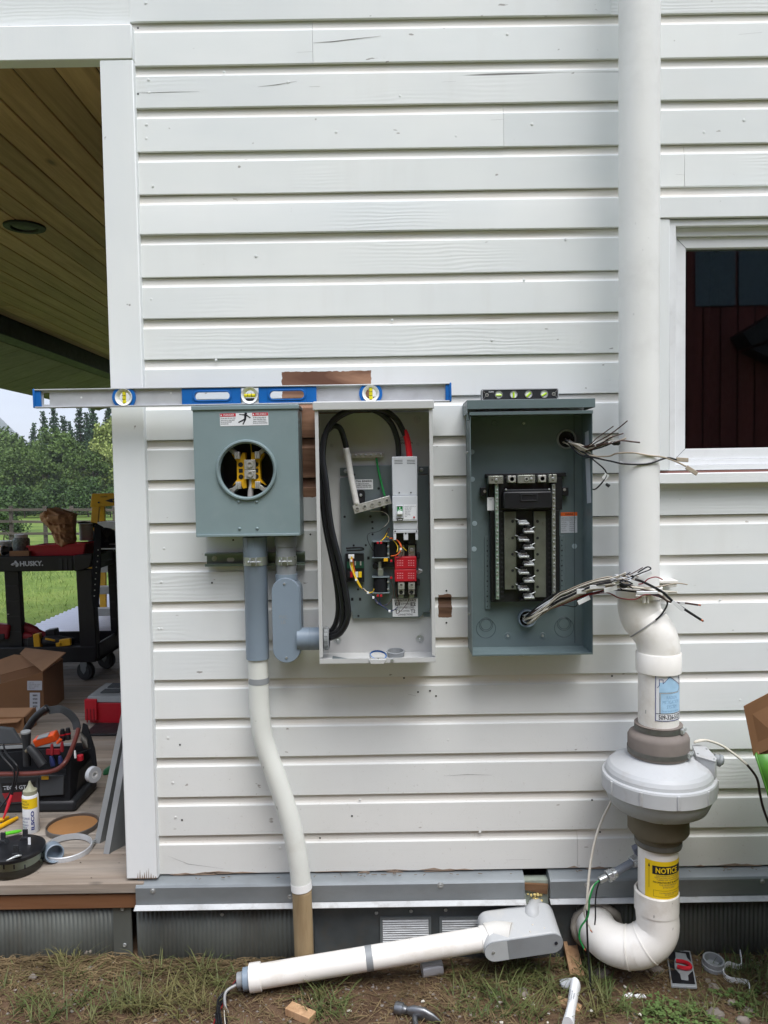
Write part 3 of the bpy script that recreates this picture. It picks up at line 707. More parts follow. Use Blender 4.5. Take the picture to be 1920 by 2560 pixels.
corrugated(-3.4, P(286, 2320).x, -.1, zr0-.001, -.006, .0135, .0016, M_skirt, 'corrugated_skirting', porch)
mb = MB(); mb.box(P(286, 2320).x, P(332, 2320).x, -.010, -.003, -.1, zr0-.001); part('flat_skirting', mb, M_skirt, porch)
for px, py in ((306, 2272), (312, 2362)): place('screw', H_screw, porch, P(px, py, -.01), .006)
for y in range(0, 8):
    mb = MB(); mb.box(XD0+.02, XC0, .35+y, .39+y, ZD-.18, ZD-.036); part('joist', mb, W_rim, porch)
ZCE = P(120, 171, .05).z
x = XC0-.001; i = 0
XB1 = -2.86
while x > XB1:
    x2 = max(x-.127, XB1); cuts = sorted([.025, 7.6]+[random.uniform(1.2, 6) for _ in range(2)])
    for a_, b_ in zip(cuts[:-1], cuts[1:]):
        mb = MB(); mb.box(x2+.0035, x, a_+.001, b_-.001, ZCE+random.uniform(0, .001), ZCE+.018); part('ceiling_board', mb, W_ceil, porch, .0035, seg=1)
    x -= .127
mb = MB(); mb.box(XB1-.15, XC0, .03, 7.6, ZCE+.02, ZCE+.06); part('ceiling_backing', mb, M_dark, porch)
zbm = HC+371/960*2.88
mb = MB(); mb.box(-3.04, -2.88, .03, 7.6, zbm, ZCE+.02); part('eave_beam', mb, M_beam, porch, .004)
mb = MB(); mb.box(-3.055, -3.041, .03, 7.6, zbm-.004, zbm+.09); part('beam_trim', mb, W_soff, porch)
# sloped soffit outside the beam and roof over everything
xe, ze = -3.85, HC+233/960*3.85
y = -.2
while y < 8.0:
    mb = MB(); L = .46
    p0, p1 = Vector((-3.056, y, zbm+.06)), Vector((xe, y, ze))
    mb.add([p0, p1, p1+Vector((0, L-.012, 0)), p0+Vector((0, L-.012, 0)), p0+Vector((0, 0, .02)), p1+Vector((0, 0, .02)), p1+Vector((0, L-.012, .02)), p0+Vector((0, L-.012, .02))], [(0,1,2,3),(4,7,6,5),(0,4,5,1),(1,5,6,2),(2,6,7,3),(3,7,4,0)])
    part('soffit_panel', mb, W_soff, porch); y += L
mb = MB(); mb.add([(xe-.02, -.3, ze-.0), (xe-.02, 8.1, ze-.0), (xe-.02, 8.1, ze+.14), (xe-.02, -.3, ze+.14), (xe, -.3, ze-.0), (xe, 8.1, ze-.0), (xe, 8.1, ze+.14), (xe, -.3, ze+.14)], [(0,1,2,3),(4,7,6,5),(0,4,5,1),(1,5,6,2),(2,6,7,3),(3,7,4,0)])
part('fascia', mb, W_soff, porch)
mb = MB(); mb.add([(xe-.04, -.32, ze+.15), (xe-.04, 8.1, ze+.15), (XC0, 8.1, ZCE+1.15), (XC0, -.0, ZCE+1.15), (-3.36, -.0, ze+.35), (xe-.04, -.32, ze+.12), (xe-.04, 8.1, ze+.12), (XC0, 8.1, ZCE+1.12)], [(0, 1, 2, 3, 4), (0, 5, 6, 1)])
part('roof_sheet', mb, M_galvd, porch).modifiers.new('t', 'SOLIDIFY').thickness = .01
# recessed light in the ceiling
zl = zm(0, 100, 2.5714)
cc = PZ(*zl(158, 1203), ZCE-.004)
rl = part('recessed_light', MB().lathe([(.098, .006), (.096, -.004), (.068, -.006), (.062, .0), (.060, .005)], cc, (0, 0, 1), 28, caps=False), M('light_trim_black', (12, 12, 13), .6), porch)
mb = MB(); mb.lathe([(.0595, .004), (.05, .0), (.001, .0)], cc, (0, 0, 1), 24); part('lamp_lens', mb, M('smoked_lens', (30, 30, 28), .5), rl)
# ================================================================== ELECTRICAL GEAR ON THE WALL
z5 = zm(440, 900, 4.1475); zA = zm(760, 960, 4.608); zB = zm(760, 1300, 4.608); zC = zm(1140, 940, 4.608); zD = zm(1140, 1300, 4.608)
zE = zm(480, 1330, 5.184); zG = zm(1380, 1000, 3.072); zF = zm(1420, 1400, 3.16); zH = zm(1300, 2050, 2.676); zP = zm(560, 1600, 2.4576)
def boxr(r, y0, y1): return MB().box(r[0], r[1], y0, y1, r[2], r[3])
def scr(par, px, Y, r, me=None, name='screw'): return place(name, me or H_screw, par, P(px[0], px[1], Y), r)

# ---- meter socket
YM = -0.115
a, b = (P(481.5, 1026, YM).x+P(490.6, 1341, YM).x)/2, (P(745, 1026, YM).x+P(750, 1341, YM).x)/2
c, d = P(615, 1340, YM).z, P(615, 1024, YM).z
ms = thing('meter_socket', 'closed grey meter box with round open socket and danger label, under the long blue level', 'meter box', ((a+b)/2, -.01, c))
cx, cz = P(*z5(733, 1142), YM).x, P(*z5(733, 1142), YM).z; rr = px2m(68, YM)
# cover with round opening: ring grid from circle to rectangle
mb = MB(); n = 48; ci = circ(cx, cz, rr-.002, n); sq = []
for x, z in ci:
    dx, dz = x-cx, z-cz; t = min(((b-cx) if dx > 0 else (a-cx))/dx if abs(dx) > 1e-9 else 9e9, ((d-cz) if dz > 0 else (c-cz))/dz if abs(dz) > 1e-9 else 9e9)
    sq.append((cx+dx*t, cz+dz*t))
for (X, Zz) in ((a, c), (b, c), (a, d), (b, d)):
    k = min(range(n), key=lambda i: (sq[i][0]-X)**2+(sq[i][1]-Zz)**2); sq[k] = (X, Zz)
mb.ring_prism(sq, ci, YM, YM+.0016); part('cover', mb, M_meter, ms, sharp=30)
mb = MB(); t = .0015
mb.box(a+.0004, a+t, YM+.0017, -.006, c, d); mb.box(b-t, b-.0004, YM+.0017, -.006, c, d); mb.box(a+t, b-t, YM+.0017, -.006, c+.0003, c+t); mb.box(a+t, b-t, -.0075, -.006, c+t, d); mb.box(a+t, b-t, YM+.0017, -.006, d-t, d-.0003)
part('enclosure', mb, M_meter, ms)
mb = MB(); ct = P(615, 1012.5, YM-.004).z
mb.box(a-.004, b+.004, YM-.004, YM+.014, d-.001, ct); mb.box(a-.003, b+.003, YM+.014, -.003, d+.003, ct+.0005); part('cap', mb, M_meter, ms, .0025)
mb = MB(); mb.box(a+.002, b-.002, YM-.006, YM-.0002, c-.001, c+.006); part('bottom_lip', mb, M_meter, ms, .001)
# side vents and scuffs on the right flank
mb = MB()
for z in (d-.03, d-.048): mb.box(b-.0002, b+.0012, -.09, -.05, z-.004, z+.004)
part('side_emboss', mb, M_meter, ms, .001)
mb = MB(); prof = [(rr-.0005, 0), (rr+.0005, .005), (rr+.003, .008), (rr+.007, .0075), (rr+.0095, .004), (rr+.0095, -.0008), (rr, -.0008)]
mb.lathe(prof, (cx, YM, cz), (0, -1, 0), 56, caps=False); part('socket_ring', mb, M_meter, ms)
mb = MB(); mb.box(cx-.085, cx+.085, -.030, -.026, cz-.11, cz+.11); part('inner_backplate', mb, M_blk2, ms)
for s in (-1, 1):
    xm = cx+s*px2m(27, -.07); q = lambda px: px2m(px, -.07)
    mb = MB()
    mb.prism([(xm-s*q(-14), cz-q(38)), (xm-s*q(-2), cz-q(22)), (xm-s*q(-2), cz+q(22)), (xm-s*q(-14), cz+q(40)), (xm-s*q(-9), cz+q(43)), (xm-s*q(5), cz+q(28)), (xm-s*q(13), cz+q(44)), (xm-s*q(20), cz+q(44)), (xm-s*q(21), cz-q(44)), (xm-s*q(12), cz-q(46)), (xm-s*q(5), cz-q(28)), (xm-s*q(-9), cz-q(34))] if True else [], -.085, -.055)
    jb = part('jaw_block', mb, M_yel, ms, .003)
    mb = MB()
    for dz in (-16, 14): mb.lathe([(q(6), 0), (q(6), .001), (.0003, .001)], (xm+s*0-s*q(8), -.0852, cz+q(dz)), (0, -1, 0), 16)
    mb.box(xm-s*q(8)-q(5), xm-s*q(8)+q(5), -.0862, -.0851, cz-q(6), cz+q(4)); part('recess', mb, M_blk, jb)
    for dz in (1, -1):
        mb = MB(); x = xm+s*q(-2) if dz > 0 else xm-s*q(3)
        for k_ in (-1, 0, 1): mb.box(x+k_*q(4.2)-q(1.7), x+k_*q(4.2)+q(1.7), -.104, -.085, cz+dz*q(37)-q(9), cz+dz*q(37)+q(9))
        mb.bar((x+s*q(2), -.092, cz+dz*q(40)), (x+s*q(22), -.086, cz+dz*q(56)), .016, .012); part('jaw', mb, M_lug, ms, .001)
    place('lug_screw', H_lugs, ms, (xm+s*q(15), -.0935, cz-q(51)), q(7.5))
mb = MB(); q = lambda px: px2m(px, -.085); nx = cx+q(5)
mb.box(nx-q(14), nx+q(14), -.095, -.06, cz+q(1), cz+q(26)); mb.box(nx-q(14), nx+q(14), -.0953, -.06, cz-q(22), cz-q(.2)); lugb = part('neutral_lug', mb, M_lug, ms, .0012)
for dz in (14, -10): place('lug_screw', H_lugs, lugb, (nx, -.0955, cz+q(dz)), q(8))
mb = MB(); mb.tube(crom([(nx+q(2), -.075, cz-q(20)), (nx+q(0), -.075, cz-q(40)), (nx-q(4), -.072, cz-q(70)), (nx-q(4), -.07, c+.002)]), q(7.5), 12); part('neutral_conductor', mb, M_tape, ms)
mb = MB(); mb.tube(crom([(nx+q(3), -.07, cz+q(20)), (nx+q(1), -.066, cz+q(45)), (nx-q(3), -.06, cz+q(80))]), q(1.5), 6); part('thin_wire', mb, M_yel2, ms)
for x, y in ((654, 1470), (836, 1470), (660, 1748), (843, 1746)): place('rivet', H_rivet, ms, P(*z5(x, y), YM), px2m(4, YM))
# danger label
r = rect(456, 545, 958, 685, YM-.0006, z5); lw = r[1]-r[0]; lcx, lcz = (r[0]+r[1])/2, (r[2]+r[3])/2; lang = .012
lf = flat(lcx, YM-.0010, lcz, lang); lh = (r[3]-r[2])*.94
lab = part('danger_label', patch(flat(lcx, YM-.0006, lcz, lang), lw, lh, 2), M_label, ms)
def sub(f, u0, v0): return lambda u, v: f(u+u0, v+v0)
for s in (-1, 1):
    part('header_band', patch(sub(lf, s*lw*.333, lh*.37), lw*.325, lh*.25, 2), M_labelr, lab)
    lf2 = lambda u, v: lf(u, v)+Vector((0, -.0005, 0))
    text('DANGER' if s < 0 else 'PELIGRO', lw*.22, lh*.15, M_label, lab, sub(lf2, s*lw*.333+lw*.02, lh*.37), bold=.01)
    mb = MB(); q0 = [lf2(s*lw*.333-lw*.14+dx, lh*.37+dz) for dx, dz in ((-lw*.015, -lh*.07), (lw*.02, -lh*.07), (lw*.0025, lh*.08))]; mb.add(q0, [(0, 1, 2)]); part('warning_triangle', mb, M_label, lab)
    text('Do not open this cover. Will\nshock, burn, or cause death.\nService by authorized\npersonnel only.' if s < 0 else 'No abrir esta tapa, peligro de\nmuerte. Puede causar choque,\nlesiones o quemaduras graves.\nServicio por personal autorizado.', lw*.30, lh*.56, M_ink, lab, sub(lf, s*lw*.333, -lh*.11), align='LEFT', spacing=1.05, bold=.012)
mb = MB()
for p0, p1, w in (((-.10, .40), (-.03, .36), .035), ((-.03, .36), (.045, .34), .05), ((.03, .34), (.02, .02), .10), ((.05, .32), (.13, .10), .05), ((.02, .02), (-.12, -.24), .06), ((.03, .02), (-.03, -.40), .06)):
    A, B = Vector((p0[0]*lw, p0[1]*lh)), Vector((p1[0]*lw, p1[1]*lh)); nn = Vector((-(B-A).y, (B-A).x)).normalized()*w*lh
    mb.add([lf(*(A+nn)), lf(*(B+nn*.8)), lf(*(B-nn*.8)), lf(*(A-nn))], [(0, 1, 2, 3)])
mb.add([lf(.038*lw+.03*lw*math.cos(t*.524), .47*lh+.09*lh*math.sin(t*.524)-.03*lh) for t in range(12)], [tuple(range(12))])
part('pictogram', mb, M_ink, lab)

# ---- long blue level resting on the meter box
YL = -0.098
lx0, lx1 = P(83, 990, YL).x, P(1128, 986, YL).x; lzb = P(615, 1012.2, YL).z+.0006; lzt = lzb+px2m(46, YL)
lvl = thing('spirit_level', 'long aluminium spirit level with blue end caps and grips lying on the meter box', 'level', ((lx0+lx1)/2, YL, lzb))
L_ = lx1-lx0; lt = .0035
xp = lambda px: P(px, 992, YL).x; zmid = (lzb+lzt)/2
mb = MB(); hY0, hY1 = YL-.002, YL+.022
mb.box(lx0+.004, lx1-.004, hY0, hY1, lzb, lzb+lt); mb.box(lx0+.004, lx1-.004, hY0, hY1, lzt-lt, lzt); part('flange', mb, M_alu, lvl, .0008)
# web with its openings
holes = [(xp(106), xp(121), .017), (xp(291), xp(327), .0215), (xp(486), xp(574), .012), (xp(602), xp(646), .0215), (xp(674), xp(760), .012), (xp(906), xp(948), .0215)]
mb = MB(); edges = [lx0+.005]+[v for h in holes for v in h[:2]]+[lx1-.005]
for i in range(0, len(edges), 2): mb.box(edges[i], edges[i+1], YL+.007, YL+.010, lzb+lt, lzt-lt)
for h0, h1, hh in holes:
    mb.box(h0, h1, YL+.007, YL+.010, zmid+hh, lzt-lt); mb.box(h0, h1, YL+.007, YL+.010, lzb+lt, zmid-hh)
part('web', mb, M_alu, lvl)
for e, (q0, q1) in enumerate(((lx0, xp(101)), (xp(1114), lx1))):
    mb = MB(); mb.box(q0, q1, YL+.001, YL+.021, lzb+lt+.0002, lzt-lt-.0002); mb.box(lx0-.001 if e == 0 else lx1-.005, lx0+.005 if e == 0 else lx1+.001, hY0-.001, hY1+.001, lzb-.0002, lzt+.001); part('end_cap', mb, M_blue, lvl, .002)
def stadium(x0, x1, z0, z1, n=10):
    r = (z1-z0)/2; o = []
    for k in range(n+1): t = R_(-90+180*k/n); o.append((x1-r+r*math.cos(t), (z0+z1)/2+r*math.sin(t)))
    for k in range(n+1): t = R_(90+180*k/n); o.append((x0+r+r*math.cos(t), (z0+z1)/2+r*math.sin(t)))
    return o
g0, g1 = xp(454), xp(791)
mb = MB(); gy0, gy1 = YL+.0015, YL+.0155; zz0, zz1 = lzb+lt+.0003, lzt-lt-.0003
sl = [(xp(486), xp(574)), (xp(674), xp(760))]; vx0, vx1 = xp(602), xp(646)
for s0, s1 in sl:
    mb = MB(); st = stadium(s0, s1, zmid-.0115, zmid+.0115, 10); n = len(st); m0, m1 = s0-.006, s1+.006
    outer = []
    for x, z in st:
        dx, dz = x-(s0+s1)/2, z-zmid; t = min((m1-(s0+s1)/2)/abs(dx) if abs(dx) > 1e-9 else 9e9, (zz1-zmid)/abs(dz) if abs(dz) > 1e-9 else 9e9); outer.append(((s0+s1)/2+dx*t, zmid+dz*t))
    for X, Zq in ((m0, zz0), (m0, zz1), (m1, zz0), (m1, zz1)):
        k = min(range(n), key=lambda i: (outer[i][0]-X)**2+(outer[i][1]-Zq)**2); outer[k] = (X, Zq)
    mb.ring_prism(outer, st, gy0, gy1)
    mb.ring_prism(stadium(s0-.005, s1+.005, zmid-.0158, zmid+.0158), stadium(s0, s1, zmid-.0115, zmid+.0115), gy0-.0025, gy0-.0001)
    for q0, q1 in (((g0, m0), (m1, vx0-.0002)) if s0 == sl[0][0] else ((vx1+.0002, m0), (m1, g1))): mb.box(q0, q1, gy0, gy1, zz0, zz1)
    part('grip', mb, M_blue, lvl, .001)
for vc, kind in (((xp(291)+xp(327))/2+.0, 'v'), ((vx0+vx1)/2, 'h'), ((xp(906)+xp(948))/2, 'v')):
    R0 = px2m(21.5, YL)
    if kind == 'v':
        mb = MB(); mb.ring_prism([(x, max(zz0, min(zz1, z))) for x, z in circ(vc, zmid, px2m(29, YL), 32)], circ(vc, zmid, R0, 32), YL+.001, YL+.015); part('vial_bezel', mb, M_blue, lvl, .0008)
    mb = MB(); mb.lathe([(R0-.0003, 0.0), (R0*.97, -.003), (R0*.62, .006), (R0*.60, .010), (R0-.0006, .013)], (vc, YL, zmid), (0, 1, 0), 32, caps=False); h_ = part('vial_holder', mb, M_white, lvl)
    mb = MB(); vl = R0*.62; dx, dz = (0, vl) if kind == 'v' else (vl, 0)
    mb.tube([(vc-dx, YL+.006, zmid-dz), (vc+dx, YL+.006, zmid+dz)], R0*.22, 10); vi = part('vial', mb, M_vial, h_)
    mb = MB()
    for s in (-.35, .35):
        if kind == 'v': mb.box(vc-R0*.23, vc+R0*.23, YL+.006-R0*.24, YL+.006-R0*.215, zmid+s*vl-.0005, zmid+s*vl+.0005)
        else: mb.box(vc+s*vl-.0005, vc+s*vl+.0005, YL+.006-R0*.24, YL+.006-R0*.215, zmid-R0*.23, zmid+R0*.23)
    if kind == 'h': mb.box(vc-R0*.5, vc+R0*.5, YL+.004, YL+.0045, zmid-R0*.62, zmid-R0*.3)
    part('vial_line', mb, M_ink, h_)
mb = MB()
for px in (201, 426): mb.lathe([(.003, 0), (.003, .0004), (.0002, .0004)], (xp(px), YL+.0069, zmid+(.002 if px < 300 else .011)), (0, -1, 0), 12)
part('web_hole', mb, M_white, lvl)
text('E55', .020, .009, M_lightg, lvl, lambda u, v: Vector((xp(1106)-v, YL+.0065, zmid+u)))

# ---- transfer switch, cover off
YT, YB = -0.150, -0.022
a = (P(785.5, 1025, YT).x+P(800, 1650, YT).x)/2; b = (P(1081, 1025, YT).x+P(1089.5, 1650, YT).x)/2
c = P(945, 1658, YT).z; d = P(930, 1023, YT).z; ct = P(930, 1003.5, YT).z
ats = thing('transfer_switch', 'tall open light grey transfer switch cabinet with black cables and red contactor inside', 'electrical cabinet', ((a+b)/2, -.01, c))
t = .0016
mb = MB(); mb.box(a, a+t, YT, YB+.014, c, d); mb.box(b-t, b, YT, YB+.014, c, d); mb.box(a+t, b-t, YB, YB+.014, c+t, d); mb.box(a+t, b-t, YT+.0005, YB, c, c+t)
mb.box(a+t, a+.010, YT, YT+t, c+.02, d); mb.box(b-.010, b-t, YT, YT+t, c+.02, d); mb.box(a+t, b-t, YT, YT+t, c+t, c+.0145)
part('enclosure', mb, M_ats, ats)
mb = MB(); mb.prism3([(a-.005, YT-.006, d-.001), (b+.004, YT-.006, d-.001), (b+.004, YT-.006, ct), (a-.005, YT-.006, ct)], (0, .012, 0)); mb.box(a-.004, b+.003, YT+.006, -.004, d+.004, ct+.003); part('cap', mb, M_ats, ats, .002)
ybp = YB-.012
def ZA(x, y, Y=ybp): return P(*zA(x, y), Y)
def ZBt(x, y, Y=ybp): return P(*zB(x, y), Y)
r1 = rect(412, 935, 1428, 1500, ybp, zA); zl_ = ZBt(800, 1130).z
bx0, bx1 = r1[0]+px2m(1), ZBt(1452, 600).x; bz1 = r1[3]; bz0 = zl_
n_ = px2m(16)
mb = MB(); mb.prism([(bx0+n_*1.6, bz0), (bx1-n_*1.8, bz0), (bx1-n_*1.2, bz0+n_*.4), (bx1-n_*1.2, bz0+n_*.8), (bx1-n_*.3, bz0+n_*.8), (bx1, bz0+n_*1.4), (bx1, bz1-n_*1.6), (bx1-n_*.4, bz1-n_*1.7), (bx1-n_*1.4, bz1-n_*1.6), (bx1-n_*1.6, bz1-n_*1.2), (bx1-n_*1.6, bz1), (bx0+n_*1.4, bz1), (bx0+n_*1.4, bz1-n_*1.3), (bx0+n_*1.2, bz1-n_*1.7), (bx0, bz1-n_*1.9), (bx0, bz0+n_*1.6), (bx0+n_*1.2, bz0+n_*1.4), (bx0+n_*1.5, bz0+n_*.9)], ybp, ybp+.002)
bp = part('backplate', mb, M_plate, ats, .0008)
for x0, x1, z0, z1 in ((bx0, bx0+n_*1.3, bz1-n_*1.5, bz1-n_*.3), (bx1-n_*1.5, bx1, bz1-n_*1.5, bz1-n_*.3), (bx1-n_*1.1, bx1-.001, bz0-.0, bz0+n_*.7)):
    mb = MB(); mb.box(x0, x1, YB-.003, YB-.001, z0, z1); part('mounting_tab', mb, M_plate, ats, .0008)
for px in (zA(480, 1005), zA(1352, 988), zB(1382, 1035), zB(548, 1050)): scr(ats, px, YB-.003, .006, H_screw)
for px in (zA(318, 710), zA(1308, 693)): scr(ats, px, YB, .0055, H_washer)
for px, rad in ((zB(385, 1385), .0115), (zB(1335, 1370), .0125), (zA(1305, 405), .0115)): scr(ats, px, YB, rad, H_washer, 'mounting_screw')
mb = MB()
for x, y in ((860, 1203), (468, 1530), (765, 1525), (787, 1590), (577, 1045)): mb.lathe([(.0038, 0), (.0036, .0003), (.0003, .0003)], ZA(x, y, ybp-.0001), (0, -1, 0), 12)
for x, y in ((790, 95), (790, 165), (572, 293), (712, 290), (622, 800), (627, 1105)): mb.lathe([(.0034, 0), (.0033, .0003), (.0003, .0003)], ZBt(x, y, ybp-.0001), (0, -1, 0), 12)
for x, y in ((742, 438), (556, 912), (646, 912)): p = ZBt(x, y); mb.box(p.x-.0035, p.x+.0035, ybp-.0005, ybp-.0002, p.z-.0045, p.z+.0045)
part('punched_hole', mb, M_blk, bp)
# labels
def label(par, r, Y, mat, name='label'): return part(name, patch(flat((r[0]+r[1])/2, Y, (r[2]+r[3])/2, 0), r[1]-r[0], r[3]-r[2], 2), mat, par)
def tx(par, s, px0, py0, px1, py1, z, Y, mat=M_ink, **k):
    r = rect(px0, py0, px1, py1, Y, z); return text(s, r[1]-r[0], r[3]-r[2], mat, par, flat((r[0]+r[1])/2, Y, (r[2]+r[3])/2, .0), **k)
lb = label(ats, rect(1002, 580, 1285, 772, YB-.0008, zA), YB-.0008, M_ats, 'utility_label')
tx(lb, 'UTILITY\nSOURCE\nCONNECTION', 1062, 605, 1250, 690, zA, YB-.0014, bold=.012)
lb = label(bp, rect(548, 1100, 795, 1215, ybp-.0008, zA), ybp-.0008, M_label, 'bonding_label')
tx(lb, 'NEUTRAL BONDING', 556, 1108, 780, 1130, zA, ybp-.0014, bold=.02)
tx(lb, 'TO REMOVE BONDING,\nDISCONNECT WIRE BETWEEN\nNEUTRAL AND GROUND BARS', 570, 1142, 778, 1195, zA, ybp-.0014, bold=.012, spacing=1.1)
lb = label(bp, rect(1020, 905, 1312, 1112, ybp-.004, zB), ybp-.004, M_label, 'terminal_label')
for s, x0, y0, x1, y1, bo in (('GENERATOR SOURCE', 1040, 915, 1292, 938, .012), ('E1', 1050, 948, 1104, 985, .02), ('(UPPER)', 1120, 958, 1214, 980, .0), ('E2', 1228, 950, 1286, 988, .02), ('CUSTOMER LOAD', 1070, 998, 1268, 1020, .0), ('T1', 1045, 1030, 1100, 1068, .02), ('(LOWER)', 1118, 1038, 1214, 1062, .0), ('T2', 1228, 1030, 1282, 1068, .02), ('CONNECTIONS', 1080, 1078, 1250, 1100, .0)):
    tx(lb, s, x0, y0, x1, y1, zB, ybp-.0046, bold=bo)
# main breaker
yb0 = -.095
r = rect(1015, 835, 1305, 1285, yb0, zA); br = part('main_breaker', boxr(r, yb0, ybp-.0005), M_lightg, ats, .002)
r2 = rect(1020, 1286, 1308, 1580, yb0-.006, zA); part('breaker_face', boxr((r2[0], r2[1], r2[2], r2[3]-.0004), yb0-.006, ybp-.0006), M_lightg, br, .0015)
r3 = rect(1028, 8, 1312, 112, yb0, zB); part('breaker_lower', boxr((r3[0], r3[1], r3[2], r3[3]-.0005), yb0, ybp-.0006), M_lightg, br, .002)
r4 = rect(1030, 114, 1315, 150, yb0-.002, zB); part('breaker_foot', boxr((r4[0], r4[1], r4[2], r4[3]-.0005), yb0-.002, ybp-.0006), M_lightg, br, .001)
for x0, x1 in ((1030, 1062), (1148, 1200), (1285, 1315)): 
    q_ = rect(x0, 150, x1, 232, yb0-.001, zB); part('terminal_wall', boxr((q_[0], q_[1], q_[2], q_[3]-.0004), yb0-.001, ybp-.0007), M_lightg, br, .001)
mb = MB()
for x0, x1 in ((1064, 1146), (1202, 1283)): q_ = rect(x0, 152, x1, 278, yb0+.02, zB); mb.box(*q_[:2], yb0+.022, ybp-.001, *q_[2:])
part('lug_cavity', mb, M_blk, br)
for x0 in (1042, 1185):
    mb = MB()
    for k_ in range(3):
        q_ = rect(x0, 876+k_*19, x0+95, 881+k_*19, yb0-.0004, zA); mb.box(q_[0], q_[1], yb0-.0004, yb0+.001, q_[2], q_[3])
    part('vent_slot', mb, M_blk, br)
mb = MB()
for px in (zA(1097, 1253), zA(1232, 1251), zB(1050, 130), zB(1296, 127), zB(1172, 155)): mb.lathe([(.0022, 0), (.0022, .0004), (.0002, .0004)], P(*px, yb0-.0022), (0, -1, 0), 10)
part('screw_hole', mb, M_blk, br)
q_ = rect(1068, 1400, 1140, 1545, yb0-.0068, zA); mb = MB(); mb.ring_prism([(q_[0]-.001, q_[2]), (q_[1]+.001, q_[2]), (q_[1]+.001, q_[3]), (q_[0]-.001, q_[3])], [(q_[0]+.001, q_[2]+.002), (q_[1]-.001, q_[2]+.002), (q_[1]-.001, q_[3]-.002), (q_[0]+.001, q_[3]-.002)], yb0-.009, yb0-.0061); part('handle_frame', mb, M_lightg, br, .0005)
q_ = rect(1074, 1410, 1134, 1468, yb0-.0075, zA); fg = part('off_flag', boxr(q_, yb0-.0075, yb0-.0062), M_grn, br); tx(fg, 'OFF', 1082, 1446, 1126, 1464, zA, yb0-.0079, M_white, bold=.03); tx(fg, 'I', 1100, 1416, 1108, 1438, zA, yb0-.0079, M_white, bold=.03)
q_ = rect(1074, 1470, 1134, 1505, yb0-.018, zA); part('breaker_handle', boxr(q_, yb0-.018, yb0-.0062), M_white, br, .0015)
q_ = rect(1070, 1546, 1138, 1576, yb0-.0072, zA); fg = part('rating_plate', boxr(q_, yb0-.0072, yb0-.0061), M_blk, br); tx(fg, '200A', 1078, 1551, 1130, 1570, zA, yb0-.0077, M_white, bold=.02)
q_ = rect(1150, 1388, 1296, 1560, yb0-.0066, zA); lb = label(br, q_, yb0-.0066, M_label, 'spec_label')
tx(lb, 'MOLDED CASE SWITCH\nAC 240V  60Hz\nTRIP 200A  2P\nSWD  HACR\nTERM 75 C\nCU AL WIRE\n10kA', 1160, 1404, 1288, 1530, zA, yb0-.0072, M_inkg, align='LEFT')
place('trip_button', hw('button', [(1, 0), (1, .6), (.001, .6)], M_red), br, P(*zA(1268, 1535), yb0-.0066), .0026)
# contactor
yc0 = -.075
q_ = rect(1048, 275, 1300, 890, yc0+.02, zB); con = part('contactor_base', boxr(q_, yc0+.02, ybp-.0008), M_blk, ats, .002)
for y0, y1 in ((424, 566), (570, 710)):
    q_ = rect(1045, y0, 1296, y1, yc0-.006, zB); cv = part('contactor_cover', boxr(q_, yc0-.006, yc0+.0195), M_red, con, .002)
    mb = MB()
    for gx in (1072, 1200):
        for i in range(3):
            for j in range(3):
                q2 = rect(gx+i*27, y0+40+j*27, gx+i*27+16, y0+48+j*27, yc0-.0066, zB); mb.box(q2[0], q2[1], yc0-.0066, yc0-.0061, q2[2], q2[3])
    part('vent_mark', mb, M('pale_red_mark', (214, 150, 156), .5), cv)
for x in (1118, 1238):
    q_ = rect(x-36, 288, x+38, 420, yc0+.012, zB); tb = part('line_terminal', boxr(q_, yc0+.012, yc0+.0195), M_bus, con, .001); scr(tb, zB(x, 345), yc0+.012, .0065)
    q_ = rect(x-35, 716, x+40, 800, yc0-.002, zB); lg = part('load_lug', boxr(q_, yc0-.002, yc0+.0195), M_lug, con, .0015); place('lug_screw', H_lugs, lg, P(*zB(x+2, 750), yc0-.002), .0065)
    q_ = rect(x-33, 802, x+36, 858, yc0+.004, zB); lg = part('load_lug', boxr(q_, yc0+.004, yc0+.0195), M_lug, con, .001); mb = MB(); mb.lathe([(.006, 0), (.006, .0004), (.0003, .0004)], P(*zB(x, 832), yc0+.0039), (0, -1, 0), 16); part('lug_hole', mb, M_blk, lg)
    q_ = rect(x-28, 862, x+30, 898, yc0+.012, zB); part('terminal_foot', boxr(q_, yc0+.012, yc0+.0195), M_bus, con, .0008)
mb = MB()
for y0, y1 in ((380, 445), (690, 755)): q_ = rect(1302, y0, 1336, y1, yc0+.012, zB); mb.box(q_[0], q_[1], yc0+.012, ybp-.001, q_[2], q_[3])
part('aux_block', mb, M_blk2, con, .001)
mb = MB(); p = ZBt(1335, 590, yc0); mb.tube([p+Vector((-.008, .01, -.006)), p+Vector((.004, .0, .002))], .006, 10); mb.tube([p+Vector((-.004, -.004, .006)), p+Vector((.006, -.004, .002))], .0035, 8); part('linkage_bolt', mb, M_steel, con)
